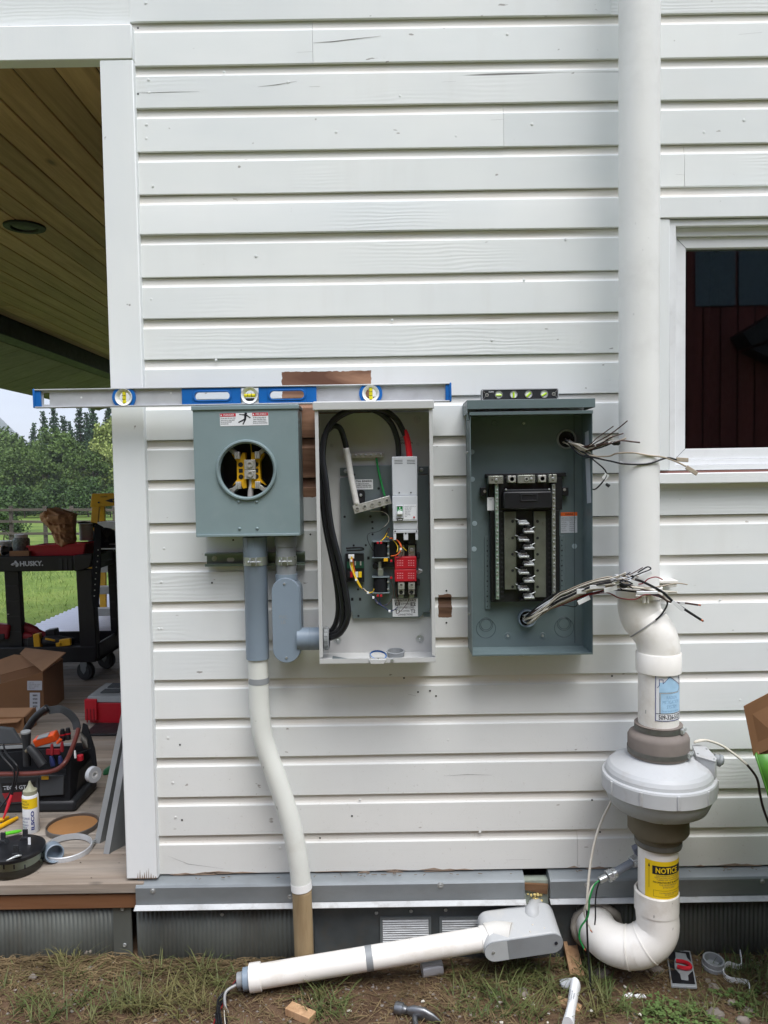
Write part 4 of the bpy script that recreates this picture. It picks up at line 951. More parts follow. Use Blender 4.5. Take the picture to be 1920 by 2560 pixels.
# solenoid coils
for y0, y1 in ((262, 432), (672, 838)):
    q_ = rect(800, y0, 968, y1, -.078, zB); mb = MB(); mb.lathe([(.0, 0), ((q_[1]-q_[0])/2, 0), ((q_[1]-q_[0])/2, q_[3]-q_[2]), (0, q_[3]-q_[2])], ((q_[0]+q_[1])/2, -.055, q_[2]), (0, 0, 1), 20); co = part('solenoid_coil', mb, M_cloth, ats, .001)
    mb = MB()
    for zz in (y0-10, y1+6): q2 = rect(782, zz-7, 985, zz+3, -.076, zB); mb.box(q2[0], q2[1], -.078, ybp-.001, q2[2], q2[3])
    q2 = rect(962, y0-8, 985, y1+14, -.07, zB); mb.box(q2[0]+.0003, q2[1]-.0003, -.072, ybp-.001, q2[2], q2[3]); part('coil_bracket', mb, M_plate, co, .0008)
    for k_ in (.25, .75):
        p = P(*zB(970, y0+(y1-y0)*k_), -.074); place('screw', H_screw, co, p, .0035)
q_ = rect(985, 235, 1060, 405, -.06, zB); part('limit_switch', boxr(q_, -.06, ybp-.001), M_blk, ats, .001)
q_ = rect(918, 442, 966, 478, -.082, zB); ys_ = part('yellow_tab', boxr(q_, -.082, -.078), M_yel, ats, .0006)
mb = MB(); mb.tube([P(*zB(872, 480), -.06), P(*zB(880, 655), -.06)], .0055, 10); mb.box(P(*zB(850, 500), -.06).x, P(*zB(912, 500), -.06).x, -.068, -.055, P(*zB(872, 640), -.06).z, P(*zB(872, 560), -.06).z); part('plunger_rod', mb, M_bus, ats, .0006)
mb = MB(); mb.lathe([(.010, 0), (.010, .012), (.004, .014), (.001, .014)], P(*zB(828, 525), -.045), (0, -1, 0), 18); q_ = rect(900, 490, 1040, 540, -.05, zB); mb.box(q_[0], q_[1], -.05, ybp-.001, q_[2], q_[3]); part('lever', mb, M_blk, ats, .001)
# fuse board
q_ = rect(478, 385, 692, 715, -.05, zB); fb = part('fuse_board', boxr(q_, -.05, ybp-.0005), M_blk, ats, .0015)
q_ = rect(495, 480, 690, 555, -.052, zB); part('circuit_board', boxr(q_, -.052, -.0502), M('green_circuit_board', (26, 70, 52), .5), fb)
for x0, x1, m_ in ((505, 528, M_blk2), (532, 562, M_red), (590, 622, M_label), (627, 664, M_labely)):
    q_ = rect(x0, 598, x1, 662, -.056, zB); part('fuse_label', boxr(q_, -.056, -.0502), m_, fb, .0005)
for x in (590, 652):
    q_ = rect(x-9, 476, x+9, 522, -.056, zB); mb = MB(); mb.tube([((q_[0]+q_[1])/2, -.055, q_[2]), ((q_[0]+q_[1])/2, -.055, q_[3])], .0022, 8); part('fuse', mb, M_lug, fb)
q_ = rect(510, 398, 578, 444, -.058, zB); part('plug_connector', boxr(q_, -.058, -.0502), M_white, fb, .001)
mb = MB(); mb.tube(crom([ZBt(485, 325, -.055), ZBt(640, 318, -.056), ZBt(684, 330, -.056), ZBt(660, 346, -.056), ZBt(490, 352, -.055)]), .0028, 6); part('fuse_door_rail', mb, M_blk, fb)
# ground and neutral bars
def bar_part(name, pa, pb, Y, h, dep, par, holes, mat=M_lug, rad=None, me=None):
    A, B = P(*pa, Y), P(*pb, Y); mb = MB(); mb.bar(A, B, dep, h, up=(0, 0, 1)); o = part(name, mb, mat, par, .001)
    for i in range(holes):
        f = (i+.5)/holes; q0 = A.lerp(B, f); place('bar_screw', me or H_screw, o, (q0.x, Y-dep/2, q0.z), rad or h*.28)
    return o
bar_part('ground_bar', zA(450, 828), zA(918, 815), YB-.008, px2m(12, -.03), .012, ats, 8)
bar_part('neutral_bar', zA(572, 1448), zA(1000, 1330), -.062, px2m(21, -.06), .02, ats, 5, rad=.0062, me=H_lugs)
for px, dz in ((zA(660, 1310), 0), (zA(925, 1440), 0)):
    p = P(*px, -.04); mb = MB(); mb.prism(stadium(p.x-.012, p.x+.012, p.z-.022, p.z+.022, 8) if False else rrect(p.x-.011, p.x+.011, p.z-.020, p.z+.024, .009), -.05, ybp-.0004); o = part('bar_insulator', mb, M_blk, ats, .001); place('screw', H_screw, o, (p.x-.001, -.05, p.z+.008), .0045)
# cables
def tube_part(name, pts, r, mat, par, n=10, sub=6): return part(name, MB().tube(crom(pts, sub), r, n), mat, par, sharp=180)
rc = px2m(27, -.09)/4
A_ = lambda x, y, Y: P(*zA(x, y), Y); B_ = lambda x, y, Y: P(*zB(x, y), Y)
tube_part('feed_cable', [B_(290, 1330, -.085), B_(380, 1290, -.10), B_(440, 1180, -.11), B_(440, 900, -.115), B_(360, 500, -.115), B_(270, 60, -.11), A_(215, 1100, -.105), A_(235, 640, -.10), A_(340, 430, -.10), A_(560, 305, -.10), A_(800, 300, -.10), A_(985, 430, -.09), A_(1075, 640, -.08), A_(1092, 850, -.07)], .0086, M_cable, ats)
tube_part('feed_cable', [B_(300, 1360, -.095), B_(420, 1300, -.11), B_(500, 1150, -.125), B_(500, 940, -.128), B_(420, 520, -.128), B_(310, 60, -.122), A_(255, 1150, -.12), A_(215, 800, -.115), A_(270, 520, -.11), A_(420, 350, -.112), A_(640, 285, -.112), A_(880, 292, -.105), A_(1060, 400, -.09), A_(1165, 590, -.08)], .0086, M_cable, ats)
tube_part('feed_cable', [B_(300, 1300, -.075), B_(360, 1210, -.08), B_(395, 1050, -.09), B_(385, 820, -.095), B_(330, 480, -.095), B_(245, 60, -.09), A_(190, 1050, -.085), A_(225, 640, -.08), A_(310, 500, -.08), A_(390, 490, -.08), A_(440, 560, -.075), A_(490, 740, -.07)], .0086, M_cable, ats)
tube_part('red_tape_wrap', [A_(1150, 535, -.081), A_(1190, 640, -.079), A_(1218, 850, -.075)], .0092, M_redt, ats)
tube_part('white_tape_wrap', [A_(485, 735, -.071), A_(512, 880, -.066), A_(545, 1080, -.064), A_(608, 1395, -.064)], .0092, M_tape, ats)
tube_part('green_wire', [A_(832, 850, -.03), A_(855, 980, -.036), A_(895, 1150, -.045), A_(932, 1295, -.055)], .0032, M_grn, ats)
mb = MB(); p = A_(833, 848, -.032); mb.tube([p, p+Vector((0, 0, .006))], .0034, 8); part('wire_ferrule', mb, M_cu, ats)
for pts, m_ in (([(760, 1465), (900, 1470), (970, 1520), (970, 1590), (910, 1660)], M_wht),):
    tube_part('control_wire', [A_(x, y, -.05) for x, y in pts], .0009, m_, ats, 5)
for pts, m_, r in (([(940, 70), (860, 130), (760, 150), (730, 190), (745, 260), (800, 360)], M_blk, .001), ([(885, 240), (925, 190), (955, 130), (975, 95), (985, 110), (950, 180), (960, 200)], M_brn, .001),
                ([(880, 245), (930, 200), (960, 150)], M_yel2, .0016), ([(900, 235), (945, 190), (975, 200)], M_yel2, .0013), ([(985, 212), (1050, 220), (1110, 270), (1118, 340), (1070, 400), (1000, 415)], M_org, .0016), ([(1000, 205), (1060, 225), (1100, 270), (1112, 300)], M_org, .0013),
                ([(1020, 225), (1060, 270), (1080, 320), (1070, 370)], M_yel2, .0013), ([(1135, 310), (1180, 355)], M_yel2, .0013), ([(1140, 360), (1120, 420), (1060, 450)], M_brn, .001),
                ([(545, 420), (540, 500), (560, 590), (600, 690), (650, 780)], M_yel2, .0018), ([(555, 425), (552, 500), (575, 600), (620, 700), (665, 785)], M_yel2, .0016), ([(530, 440), (528, 500), (550, 590)], M_wht, .0014), ([(560, 440), (570, 520), (590, 600)], M_org, .0012),
                ([(660, 785), (740, 835), (790, 830), (805, 795)], M_yel2, .0016), ([(670, 790), (740, 845), (790, 880), (860, 960), (930, 1010), (985, 1050), (1040, 1035), (1080, 1000)], M_blu, .0014), ([(680, 785), (740, 840), (800, 895), (850, 960)], M_wht, .0011),
                ([(850, 880), (820, 920), (840, 960), (900, 985), (960, 975)], M_blu, .001), ([(885, 880), (870, 930), (890, 975)], M_blu, .001), ([(1000, 680), (1030, 800), (1020, 900), (960, 975), (890, 985)], M_brn, .001), ([(1060, 790), (1060, 860), (1090, 940), (1080, 990)], M_brn, .0009), ([(1210, 800), (1205, 920), (1150, 1010), (1080, 1075), (1060, 1070)], M_brn, .0009)):
    tube_part('control_wire', [B_(x, y, -.086+.004*math.sin(i*1.3)) for i, (x, y) in enumerate(pts)], r, m_, ats, 5)
for x, y, m_ in ((545, 470, M_white), (600, 690, M_white), (735, 838, M_white), (850, 872, M_red), (888, 872, M_red), (1005, 470, M_red), (1005, 665, M_red), (850, 262, M_red), (888, 262, M_red), (798, 893, M_white), (1115, 335, M_white), (985, 1050, M_white)):
    p = B_(x, y, -.088); mb = MB(); mb.box(p.x-.003, p.x+.003, -.091, -.085, p.z-.0032, p.z+.0032); part('wire_terminal', mb, m_, ats, .0006)
# conduit entry: locknut and bushing
yh = P(*zB(210, 1365), -.085); pz = yh.z
mb = MB(); mb.lathe([(.0335, 0), (.036, .0015), (.036, .004), (.028, .0045), (.028, 0)], (a+t+.001, -.082, pz), (1, 0, 0), 24, caps=False); part('locknut', mb, M_steel, ats, .0006)
mb = MB(); prof = [(.026, .006), (.031, .007)]
prof += [(.0335, .009), (.0335, .020), (.030, .023), (.026, .023)]
mb.lathe(prof, (a+t, -.082, pz), (1, 0, 0), 24, caps=False); bu = part('conduit_bushing', mb, M_pvcg2, ats)
mb = MB()
for k_ in range(16):
    an = 2*math.pi*k_/16; mb.bar((a+t+.009, -.082+.0338*math.cos(an), pz+.0338*math.sin(an)), (a+t+.020, -.082+.0338*math.cos(an), pz+.0338*math.sin(an)), .002)
part('bushing_rib', mb, M_pvcg2, bu)
mb = MB(); cc_ = Vector(((a+b)/2+.02, -.10, c+t)); 
for s in (-1, 1): pass
mb.add([(P(*zB(320, 1500), -.1).x+.0, -.06, c+t+.0005), (P(*zB(320, 1500), -.1).x, -.13, c+t+.0005), (P(*zB(520, 1500), -.1).x, -.10, c+t+.0005)], [(0, 1, 2)])
part('knockout_mark', mb, M_plate, ats)
# loose fittings lying on the cabinet floor
kx = P(*zB(855, 1570), -.125).x
mb = MB(); mb.lathe([(.0245, 0), (.027, .001), (.027, .0055), (.0245, .0065)], (kx, -.118, c+t+.010), (0.12, -.35, 1), 26, caps=False)
lk = single('conduit_locknut', mb, M_steel, 'round steel locknut with blue ring lying on the floor of the open transfer cabinet', 'fitting')
mb = MB(); mb.lathe([(.0225, 0), (.0245, .001), (.0245, .003), (.0225, .004)], (kx, -.118, c+t+.0125), (0.12, -.35, 1), 26, caps=False); part('blue_ring', mb, M_blue, lk)
mb = MB(); mb.tube([(kx, -.15, c+t-.002), (kx, -.15, c+t+.014)], .0022, 8); part('lock_screw', mb, M_steel, lk)
mb = MB(); q_ = rect(745, 1608, 945, 1660, YT-.004, zB); mb.prism([(q_[0], q_[3]), (q_[1], q_[3]), (q_[1]-.006, q_[2]), (q_[0]+.006, q_[2])], YT-.004, YT-.0005); part('latch_tab', mb, M_ats, ats, .001)
scr(ats, zB(1015, 1615), YT, .005)
kx = P(*zB(1055, 1500), -.07).x
mb = MB(); mb.lathe([(.0235, 0), (.0255, .001), (.0262, .010), (.0275, .0135), (.0275, .016), (.0235, .0165), (.0235, 0)], (kx, -.075, c+t+.001), (0, -.1, 1), 28, caps=False)
single('plastic_bushing', mb, M_pvcg2, 'pale grey plastic bushing standing on the floor of the open transfer cabinet', 'fitting')

# ---- load centre, cover off
YF, YK = -0.122, -0.014
a = (P(1175, 1035, YF).x+P(1181, 1638, YF).x)/2; b = (P(1480.5, 1030, YF).x+P(1483, 1640, YF).x)/2
c = P(1330, 1638.5, YF).z; d = P(1330, 1031, YF).z
lc = thing('load_center', 'open blue grey breaker panel with empty bus bars, below the small black level', 'breaker panel', ((a+b)/2, -.01, c))
mb = MB(); t = .0016
mb.box(a, a+t, YF, YK+.006, c, d); mb.box(b-t, b, YF, YK+.006, c, d); mb.box(a+t, b-t, YF+.0005, YK, c, c+t); mb.box(a+t, b-t, YF+.001, YK, d-t, d-.0002)
mb.box(a+t, b-t, YF, YF+t, c+t, c+.005)
# back with two round openings
def holed_back(mb, x0, x1, z0, z1, y0, y1, hs):
    z = z0
    for (hx, hz, hr) in sorted(hs, key=lambda h: h[1]):
        zl0, zl1 = hz-hr*1.25, hz+hr*1.25; mb.box(x0, x1, y0, y1, z, zl0)
        xl0, xl1 = hx-hr*1.25, hx+hr*1.25; mb.box(x0, xl0, y0, y1, zl0, zl1); mb.box(xl1, x1, y0, y1, zl0, zl1)
        ci = circ(hx, hz, hr, 32); sq = []
        for x, zz in ci:
            m_ = max(abs(x-hx), abs(zz-hz)); sq.append((hx+(x-hx)*hr*1.25/m_, hz+(zz-hz)*hr*1.25/m_))
        mb.ring_prism(sq, ci, y0, y1); z = zl1
    mb.box(x0, x1, y0, y1, z, z1)
CC = lambda x, y, Y=YK: P(*zC(x, y), Y); DD = lambda x, y, Y=YK: P(*zD(x, y), Y)
h1, h2 = CC(1272, 728), DD(815, 1130)
holed_back(mb, a+t, b-t, c+t, d-t, YK, YK+.004, [(h1.x, h1.z, .0245), (h2.x, h2.z, .0245)])
enc = part('enclosure', mb, M_lc, lc)
mb = MB(); ct = P(1330, 998, YF-.008).z; cb = P(1330, 1020.5, YF-.008).z
mb.box(a-.009, b+.006, YF-.008, YF-.0065, cb, ct); mb.box(a-.009, b+.006, YF-.0065, -.002, ct-.0015, ct); mb.box(a-.0085, a-.007, YF-.0065, -.004, cb-.012, ct-.0016); mb.box(b+.0045, b+.006, YF-.0065, -.004, cb, ct-.0016); part('cap', mb, M_lc, lc, .0006)
mb = MB(); mb.box(a-.002, b+.001, YF-.004, YF+.010, P(1330, 1036.5, YF).z, P(1330, 1028, YF).z); part('top_lip', mb, M_lc, lc, .001)
mb = MB(); mb.box(a-.0075, a-.0018, YF+.003, YF+.02, d-.02, d+.002); part('cap_latch', mb, M_lc, lc, .001)
# inner return flanges at right and bottom creases
mb = MB(); x = b-.027; mb.box(x, x+.0016, YK-.0016, YK-.0001, c+.01, d-.004); part('crease', mb, M_lcd, enc)
for x, y, dz in ((1272, 728, .0), ): 
    mb = MB(); mb.lathe([(.0245, -.006), (.0245, .005), (.029, .006), (.030, .001), (.0300, -.0005)], h1, (0, -1, 0), 32, caps=False); part('conduit_bushing', mb, M_pvcg2, lc)
mb = MB(); mb.lathe([(.0235, -.01), (.0235, .012), (.0265, .012), (.0275, .001), (.0275, -.0005)], h2, (0, -1, 0), 32, caps=False); part('conduit_bushing', mb, M_pvcg, lc)
for h in (h1, h2):
    mb = MB(); mb.lathe([(.0244, -.0055), (.0244, -.012), (.001, -.012)], h, (0, -1, 0), 24); part('dark_conduit', mb, M_dark, lc)
for x, y, Z_ in ((345, 1205, DD), (1245, 1195, DD)):
    for r0 in (.0155, .020):
        mb = MB(); mb.lathe([(r0, 0), (r0+.0008, .0007), (r0+.0016, 0)], Z_(x, y, YK-.0001), (0, -1, 0), 36, caps=False); part('knockout', mb, M_lcd, enc)
    p = Z_(x, y+45, YK-.0001)
    for r0 in (.0285,):
        mb = MB(); mb.lathe([(r0, 0), (r0+.0008, .0007), (r0+.0016, 0)], p, (0, -1, 0), 40, caps=False); part('knockout', mb, M_lcd, enc)
for x, y in ((597, 1335), (999, 1335)):
    mb = MB(); mb.lathe([(.0105, 0), (.009, .0012), (.006, .0004), (.003, .0004)], DD(x, y, YK-.0001), (0, -1, 0), 24, caps=False); part('mount_dimple', mb, M_lc, enc); scr(lc, zD(x, y), YK-.0006, .0042)
for x, y in ((445, 550), (782, 545), (1115, 535)):
    mb = MB(); mb.lathe([(.0105, 0), (.009, .0012), (.006, .0004), (.003, .0004)], CC(x, y, YK-.0001), (0, -1, 0), 24, caps=False); part('mount_dimple', mb, M_lc, enc)
scr(lc, zC(782, 545), YK-.0006, .004)
M_plug = M('pale_plug', (150, 166, 172), .5)
for px in (zC(183, 875), zC(186, 1190), zC(213, 1700), zD(213, 38), zD(208, 335), zD(1365, 302)):
    if px == zD(213, 38): continue
    mb = MB(); mb.lathe([(.0078, 0), (.0074, .0008), (.0003, .0010)], P(*px, YK-.0001), (0, -1, 0), 22); part('hole_plug', mb, M_plug, enc)
for px in (zC(128, 884), zD(150, 1082), zC(1560, 540)): scr(lc, px, YF+.03, .004)
# side labels, on the right inner wall
mb = MB(); xr = b-t-.0004
def rwall(px, py):  # point on inner right wall plane x=xr
    r_ = ray(px, py); tt = xr/r_.x; return CAMLOC+r_*tt
for q4 in (((1485, 650), (1528, 628), (1532, 790), (1488, 800)), ((1490, 960), (1540, 940), (1558, 1460), (1510, 1468))):
    mb = MB(); pts = [rwall(*zC(*p_)) for p_ in q4]; mb.add(pts, [(0, 1, 2, 3)]); part('side_label', mb, M_labelg, enc)
# warning label
q_ = rect(1178, 1570, 1400, 2005, YK-.0008, zC); 
yl0 = zC(0, 1570)[1]; 
r_ = (P(*zC(1205, 1600), YK).x, P(*zC(1396, 1600), YK).x, P(1390, 1332.5, YK).z, P(1390, 1281, YK).z)
lb = label(lc, r_, YK-.0008, M_labelg, 'warning_label'); hh = r_[3]-r_[2]
part('orange_band', patch(flat((r_[0]+r_[1])/2, YK-.0012, r_[3]-hh*.09, 0), r_[1]-r_[0], hh*.18, 2), M_labelo, lb)
text('WARNING', (r_[1]-r_[0])*.5, hh*.08, M_ink, lb, flat((r_[0]+r_[1])/2, YK-.0016, r_[3]-hh*.09, 0), bold=.02)
for s, t_ in ((-1, 'HAZARD OF ELECTRIC\nSHOCK OR ARC FLASH\nTurn off all power\nbefore working inside\nInstall by qualified\npersonnel only\nReplace all covers'), (1, 'RIESGO DE DESCARGA\nELECTRICA O ARCO\nApague toda energia\nantes de trabajar\nInstalar solo por\npersonal calificado\nReponga las tapas')):
    text(t_, (r_[1]-r_[0])*.44, hh*.70, M_inkg, lb, flat((r_[0]+r_[1])/2+s*(r_[1]-r_[0])*.24, YK-.0014, r_[2]+hh*.41, 0), align='LEFT')
# black interior tray
yt = -.040
mb = MB()
q_ = rect(345, 1120, 1270, 1165, yt, zC); mb.box(q_[0], q_[1], yt, YK-.0005, q_[2], q_[3])
zbot = DD(700, 942, yt).z; ztop2 = CC(700, 1166, yt).z
xa_, xb_ = CC(385, 1300, yt).x, CC(1225, 1300, yt).x
mb.box(xa_-.002, xb_, yt+.001, YK-.0006, ztop2-.10, ztop2-.0005)
mb.box(DD(400, 500, yt).x, DD(1195, 500, yt).x, yt+.001, YK-.0006, zbot, ztop2-.1005)
for x0, x1 in ((282, 352), (1222, 1298)):
    q_ = rect(x0, 1285, x1, 1378, yt+.006, zC); mb.box(q_[0], q_[1], yt+.006, YK-.0007, q_[2], q_[3])
tray = part('interior_tray', mb, M_blk, lc, .0015)
for x, y in ((332, 1330), (1250, 1310)): scr(tray, zC(x, y), yt+.006, .0045, H_washer)
# ribbed edges of the tray
mb = MB()
for side in (520, 1070):
    for i in range(17):
        q_ = rect(side, -20+i*56, side+30, i*56, yt-.001, zD); mb.box(q_[0], q_[1], yt-.0012, yt+.0008, q_[2], q_[3])
part('tray_slot', mb, M_blk2, tray)
# perforated side rails
for x0, x1, y0, y1 in ((333, 398, 185, 1030), (1200, 1250, 180, 860)):
    q_ = rect(x0, y0, x1, y1, YK-.004, zD); o = part('mounting_rail', boxr(q_, YK-.004, YK-.0008), M_lc, lc, .0008)
    mb = MB()
    for y in range(y0+55, y1-30, 58):
        p = DD((x0+x1)/2-5, y, YK-.0045); mb.lathe([(.0018 if (y//58) % 3 else .0026, 0), (.0018 if (y//58) % 3 else .0026, .0004), (.0002, .0004)], p, (0, -1, 0), 10)
    part('rail_hole', mb, M_blk, o)
# neutral bars with their rows of screws
for (x0, x1, xb0, y1, grp) in ((448, 490, 460, 915, 0), (1108, 1140, 1118, 905, 1)):
    zt_, zb_ = CC((x0+x1)/2, 1242, -.06).z, DD((x0+x1)/2+10, y1, -.06).z
    xc_ = (CC((x0+x1)/2, 1500, -.06).x+DD((x0+x1)/2+10, 400, -.06).x)/2; w_ = px2m(8.2, -.06)
    mb = MB(); mb.box(xc_-w_/2, xc_+w_/2, -.060, -.045, zb_, zt_); nb = part('neutral_bar', mb, M('green_tinted_zinc', (150, 172, 158), .4, .6) if grp == 0 else M_bus, lc, .0008)
    z_ = zt_-.004; i = 0
    while z_ > zb_+.003:
        place('bar_screw', H_screw, nb, (xc_+(.0008 if i % 2 else -.0008), -.060, z_), .0034); z_ -= px2m(7.4, -.06) if i % 2 else px2m(13, -.06); i += 1
# top lugs
for x0, x1, y0, y1, m_, Y in ((375, 545, 1150, 1243, M_bus, -.068), (598, 690, 1148, 1228, M_lug, -.066), (712, 912, 1140, 1235, M_bus, -.07), (948, 1040, 1140, 1225, M_lug, -.066), (1070, 1162, 1132, 1228, M_bus, -.068)):
    q_ = rect(x0, y0, x1, y1, Y, zC); o = part('terminal_lug', boxr(q_, Y, yt+.0008), m_, lc, .0015); xc_, zc_ = (q_[0]+q_[1])/2, (q_[2]+q_[3])/2
    if x1-x0 < 96 and m_ is M_lug: place('lug_screw', H_lugs, o, (xc_, Y, zc_), (q_[1]-q_[0])*.44)
    elif x0 == 712: place('lug_screw', H_lugs, o, (xc_, Y, zc_), .0065); place('screw', H_screw, o, (xc_+.014, Y, zc_), .0045)
    else: place('screw', H_screw, o, (xc_+(.0 if x0 > 1000 else .001), Y, zc_), .0045); mb = MB(); mb.box(xc_-.013 if x0 < 1000 else xc_-.004, xc_-.009 if x0 < 1000 else xc_, Y-.0004, Y+.001, zc_-.002 if x0 < 1000 else zc_+.006, zc_+.002 if x0 < 1000 else q_[3]); part('lug_slot', mb, M_blk, o)
# main breaker hood
q_ = rect(548, 1330, 1110, 1530, -.075, zC); hd = part('main_hood', boxr(q_, -.075, yt+.0006), M_blk, lc, .004)
q2 = rect(560, 1305, 1100, 1332, -.066, zC); part('hood_ledge', boxr((q2[0], q2[1], q2[2]+.0004, q2[3]), -.066, yt+.0007), M_blk2, lc, .001)
q2 = rect(745, 1358, 940, 1440, -.0775, zC); mb = MB(); mb.ring_prism([(q2[0], q2[2]), (q2[1], q2[2]), (q2[1], q2[3]), (q2[0], q2[3])], [(q2[0]+.003, q2[2]+.0025), (q2[1]-.003, q2[2]+.0025), (q2[1]-.003, q2[3]-.0025), (q2[0]+.003, q2[3]-.0025)], -.0775, -.0751); part('hood_recess', mb, M_blk2, hd, .0006)
for x, y in ((577, 1310), (1072, 1305)): scr(lc, zC(x, y), -.0662, .003)
q_ = rect(360, 1398, 440, 1548, yt-.0008, zC); lb = label(tray, q_, yt-.0002, M_label, 'serial_label')
tx(lb, 'UL LISTED\n4K2F', 370, 1408, 430, 1430, zC, yt-.0008, M_inkg)
# bus bars: two plated plates with interleaved stabs
px_t, px_b = CC(700, 1560, -.05).z, DD(700, 800, -.05).z
xl0, xl1 = (CC(555, 1650, -.05).x+DD(560, 500, -.05).x)/2, DD(695, 400, -.05).x
xr0, xr1 = DD(900, 400, -.05).x, DD(1035, 400, -.05).x; px_b2 = DD(960, 890, -.05).z
bl = MB(); bl.box(xl0, xl1, -.050, yt+.0003, px_b, px_t); bl_ = part('bus_bar', bl, M_busd, lc, .001)
br2 = MB(); br2.box(xr0, xr1, -.050, yt+.0003, px_b2, px_t); br_ = part('bus_bar', br2, M_busd, lc, .001)
mbh = MB()
for y in (18, 207, 395, 582, 770):
    for x in (652, 940): mbh.lathe([(.0042, 0), (.0042, .0005), (.0002, .0005)], DD(x, y, -.0501), (0, -1, 0), 14)
for x in (652, 937): mbh.lathe([(.0042, 0), (.0042, .0005), (.0002, .0005)], CC(x, 1672, -.0501), (0, -1, 0), 14)
part('bus_hole', mbh, M_blk, bl_)
qx = lambda n: px2m(n/4.608, -.06)
for i in range(10):
    y = 40+94*i; left = i % 2 == 0
    p = DD(770 if left else 830, y, -.06); mb = MB()
    tilt = .002 if left else -.002
    mb.prism3([(p.x-qx(58), -.082, p.z-qx(12)), (p.x+qx(58), -.082, p.z-qx(12)), (p.x+qx(58), -.082, p.z+qx(10)), (p.x-qx(58), -.082, p.z+qx(10))], (0, .030, .004))
    mb.box(p.x-qx(50), p.x+qx(50), -.058, -.053, p.z+qx(8), p.z+qx(38))
    if left: mb.bar((p.x-qx(50), -.055, p.z+qx(40)), (xl1-.004, -.051, p.z+qx(52)), .004, .003)
    else: mb.bar((p.x+qx(40), -.055, p.z+qx(30)), (xr0+.003, -.051, p.z+qx(52)), .004, .003)
    part('bus_stab', mb, M_steel, bl_ if left else br_, .0007)
    mb = MB(); s = 1 if left else -1
    mb.box(p.x+s*qx(62)-qx(30), p.x+s*qx(62)+qx(30), -.066, yt+.0004, p.z-qx(44), p.z-qx(24)); part('stab_barrier', mb, M_blk, tray, .001)

# ---- torpedo level on the load centre cap
Yt = -.09; q_ = rect(293, 135, 1183, 275, Yt, zC); z0 = ct+.0008
tl = thing('torpedo_level', 'short black torpedo level with four green round vials on top of the open breaker panel', 'level', ((q_[0]+q_[1])/2, Yt, z0))
hz = q_[3]-q_[2]; z1 = z0+hz-.001
mb = MB(); mb.prism(rrect(q_[0], q_[1], z0, z1, .005, 3), Yt, Yt+.018); part('body', mb, M_blk2, tl, .0012)
mb = MB(); o_, i_ = rrect(q_[0]+.0006, q_[1]-.0006, z0+.0006, z1-.0006, .005, 3), rrect(q_[0]+.0028, q_[1]-.0028, z0+.0032, z1-.0026, .004, 3); mb.ring_prism(o_, i_, Yt-.0016, Yt-.0002); part('rim', mb, M_alu, tl)
for k_, x in enumerate((492, 664, 835, 1015)):
    p = P(*zC(x, 208), Yt); zc_ = (z0+z1)/2; r0 = .0098
    mb = MB(); mb.lathe([(r0*1.16, -.0002), (r0*1.16, .0022), (r0, .0022), (r0, -.0002)], (p.x, Yt, zc_), (0, -1, 0), 26, caps=False); o = part('vial_ring', mb, M_steel, tl)
    mb = MB(); mb.lathe([(r0*.99, 0.0002), (.0003, .0003)], (p.x, Yt, zc_), (0, -1, 0), 24, caps=False); part('vial_back', mb, M_white, o)
    an = (0, math.pi/2, math.pi/4, R_(30))[k_]; dv = Vector((math.cos(an), 0, math.sin(an)))*r0*.8
    mb = MB(); cc_ = Vector((p.x, Yt-.0012, zc_-.0015)); mb.tube([cc_-dv, cc_+dv], .0030, 8); part('vial', mb, M_gvial, o)
for x in (355, 1125):
    p = P(*zC(x, 206), Yt); place('corner_screw', H_lugs, tl, (p.x, Yt, (z0+z1)/2), .0052)
    s = -1 if x < 700 else 1; mb = MB()
    for dz in (-1, 1): mb.bar((p.x+s*.004, Yt-.0006, (z0+z1)/2+dz*.004), (p.x+s*.0105, Yt-.0006, (z0+z1)/2+dz*.0115), .0012, .0012, up=(0, 1, 0))
    part('corner_rib', mb, M_steel, tl)
text('KLEIN', .014, .0035, M_label, tl, flat(P(*zC(405, 172), Yt).x, Yt-.0005, z1-.008, 0), bold=.02)
# ================================================================== CONDUITS
YS = -.062
zt, zb = P(640, 1342, YS).z, P(644, 1646, YS).z
sx = P(641, 1500, YS).x; rs_ = px2m(29.3, YS-.03)
slv = thing('conduit_sleeve', 'wide blue grey plastic conduit sleeve running down from the meter box', 'conduit', (sx, YS, zb))
part('sleeve', MB().lathe([(rs_-.004, .004), (rs_-.004, 0), (rs_, 0), (rs_, zt-zb-.06), (rs_+.0012, zt-zb-.058), (rs_+.0014, zt-zb)], (sx, YS, zb), (0, 0, 1), 36, caps=False), M_pvcg, slv)
mb = MB()
for k_ in range(10):
    an = 2*math.pi*k_/10+.1; o_ = Vector((sx+(rs_+.001)*math.sin(an), YS-(rs_+.001)*math.cos(an), 0)); mb.bar(o_+Vector((0, 0, zt-.03)), o_+Vector((0, 0, zt-.002)), .004, .002, up=(math.sin(an), -math.cos(an), 0))
part('adapter_rib', mb, M_pvcg, slv, .0006)
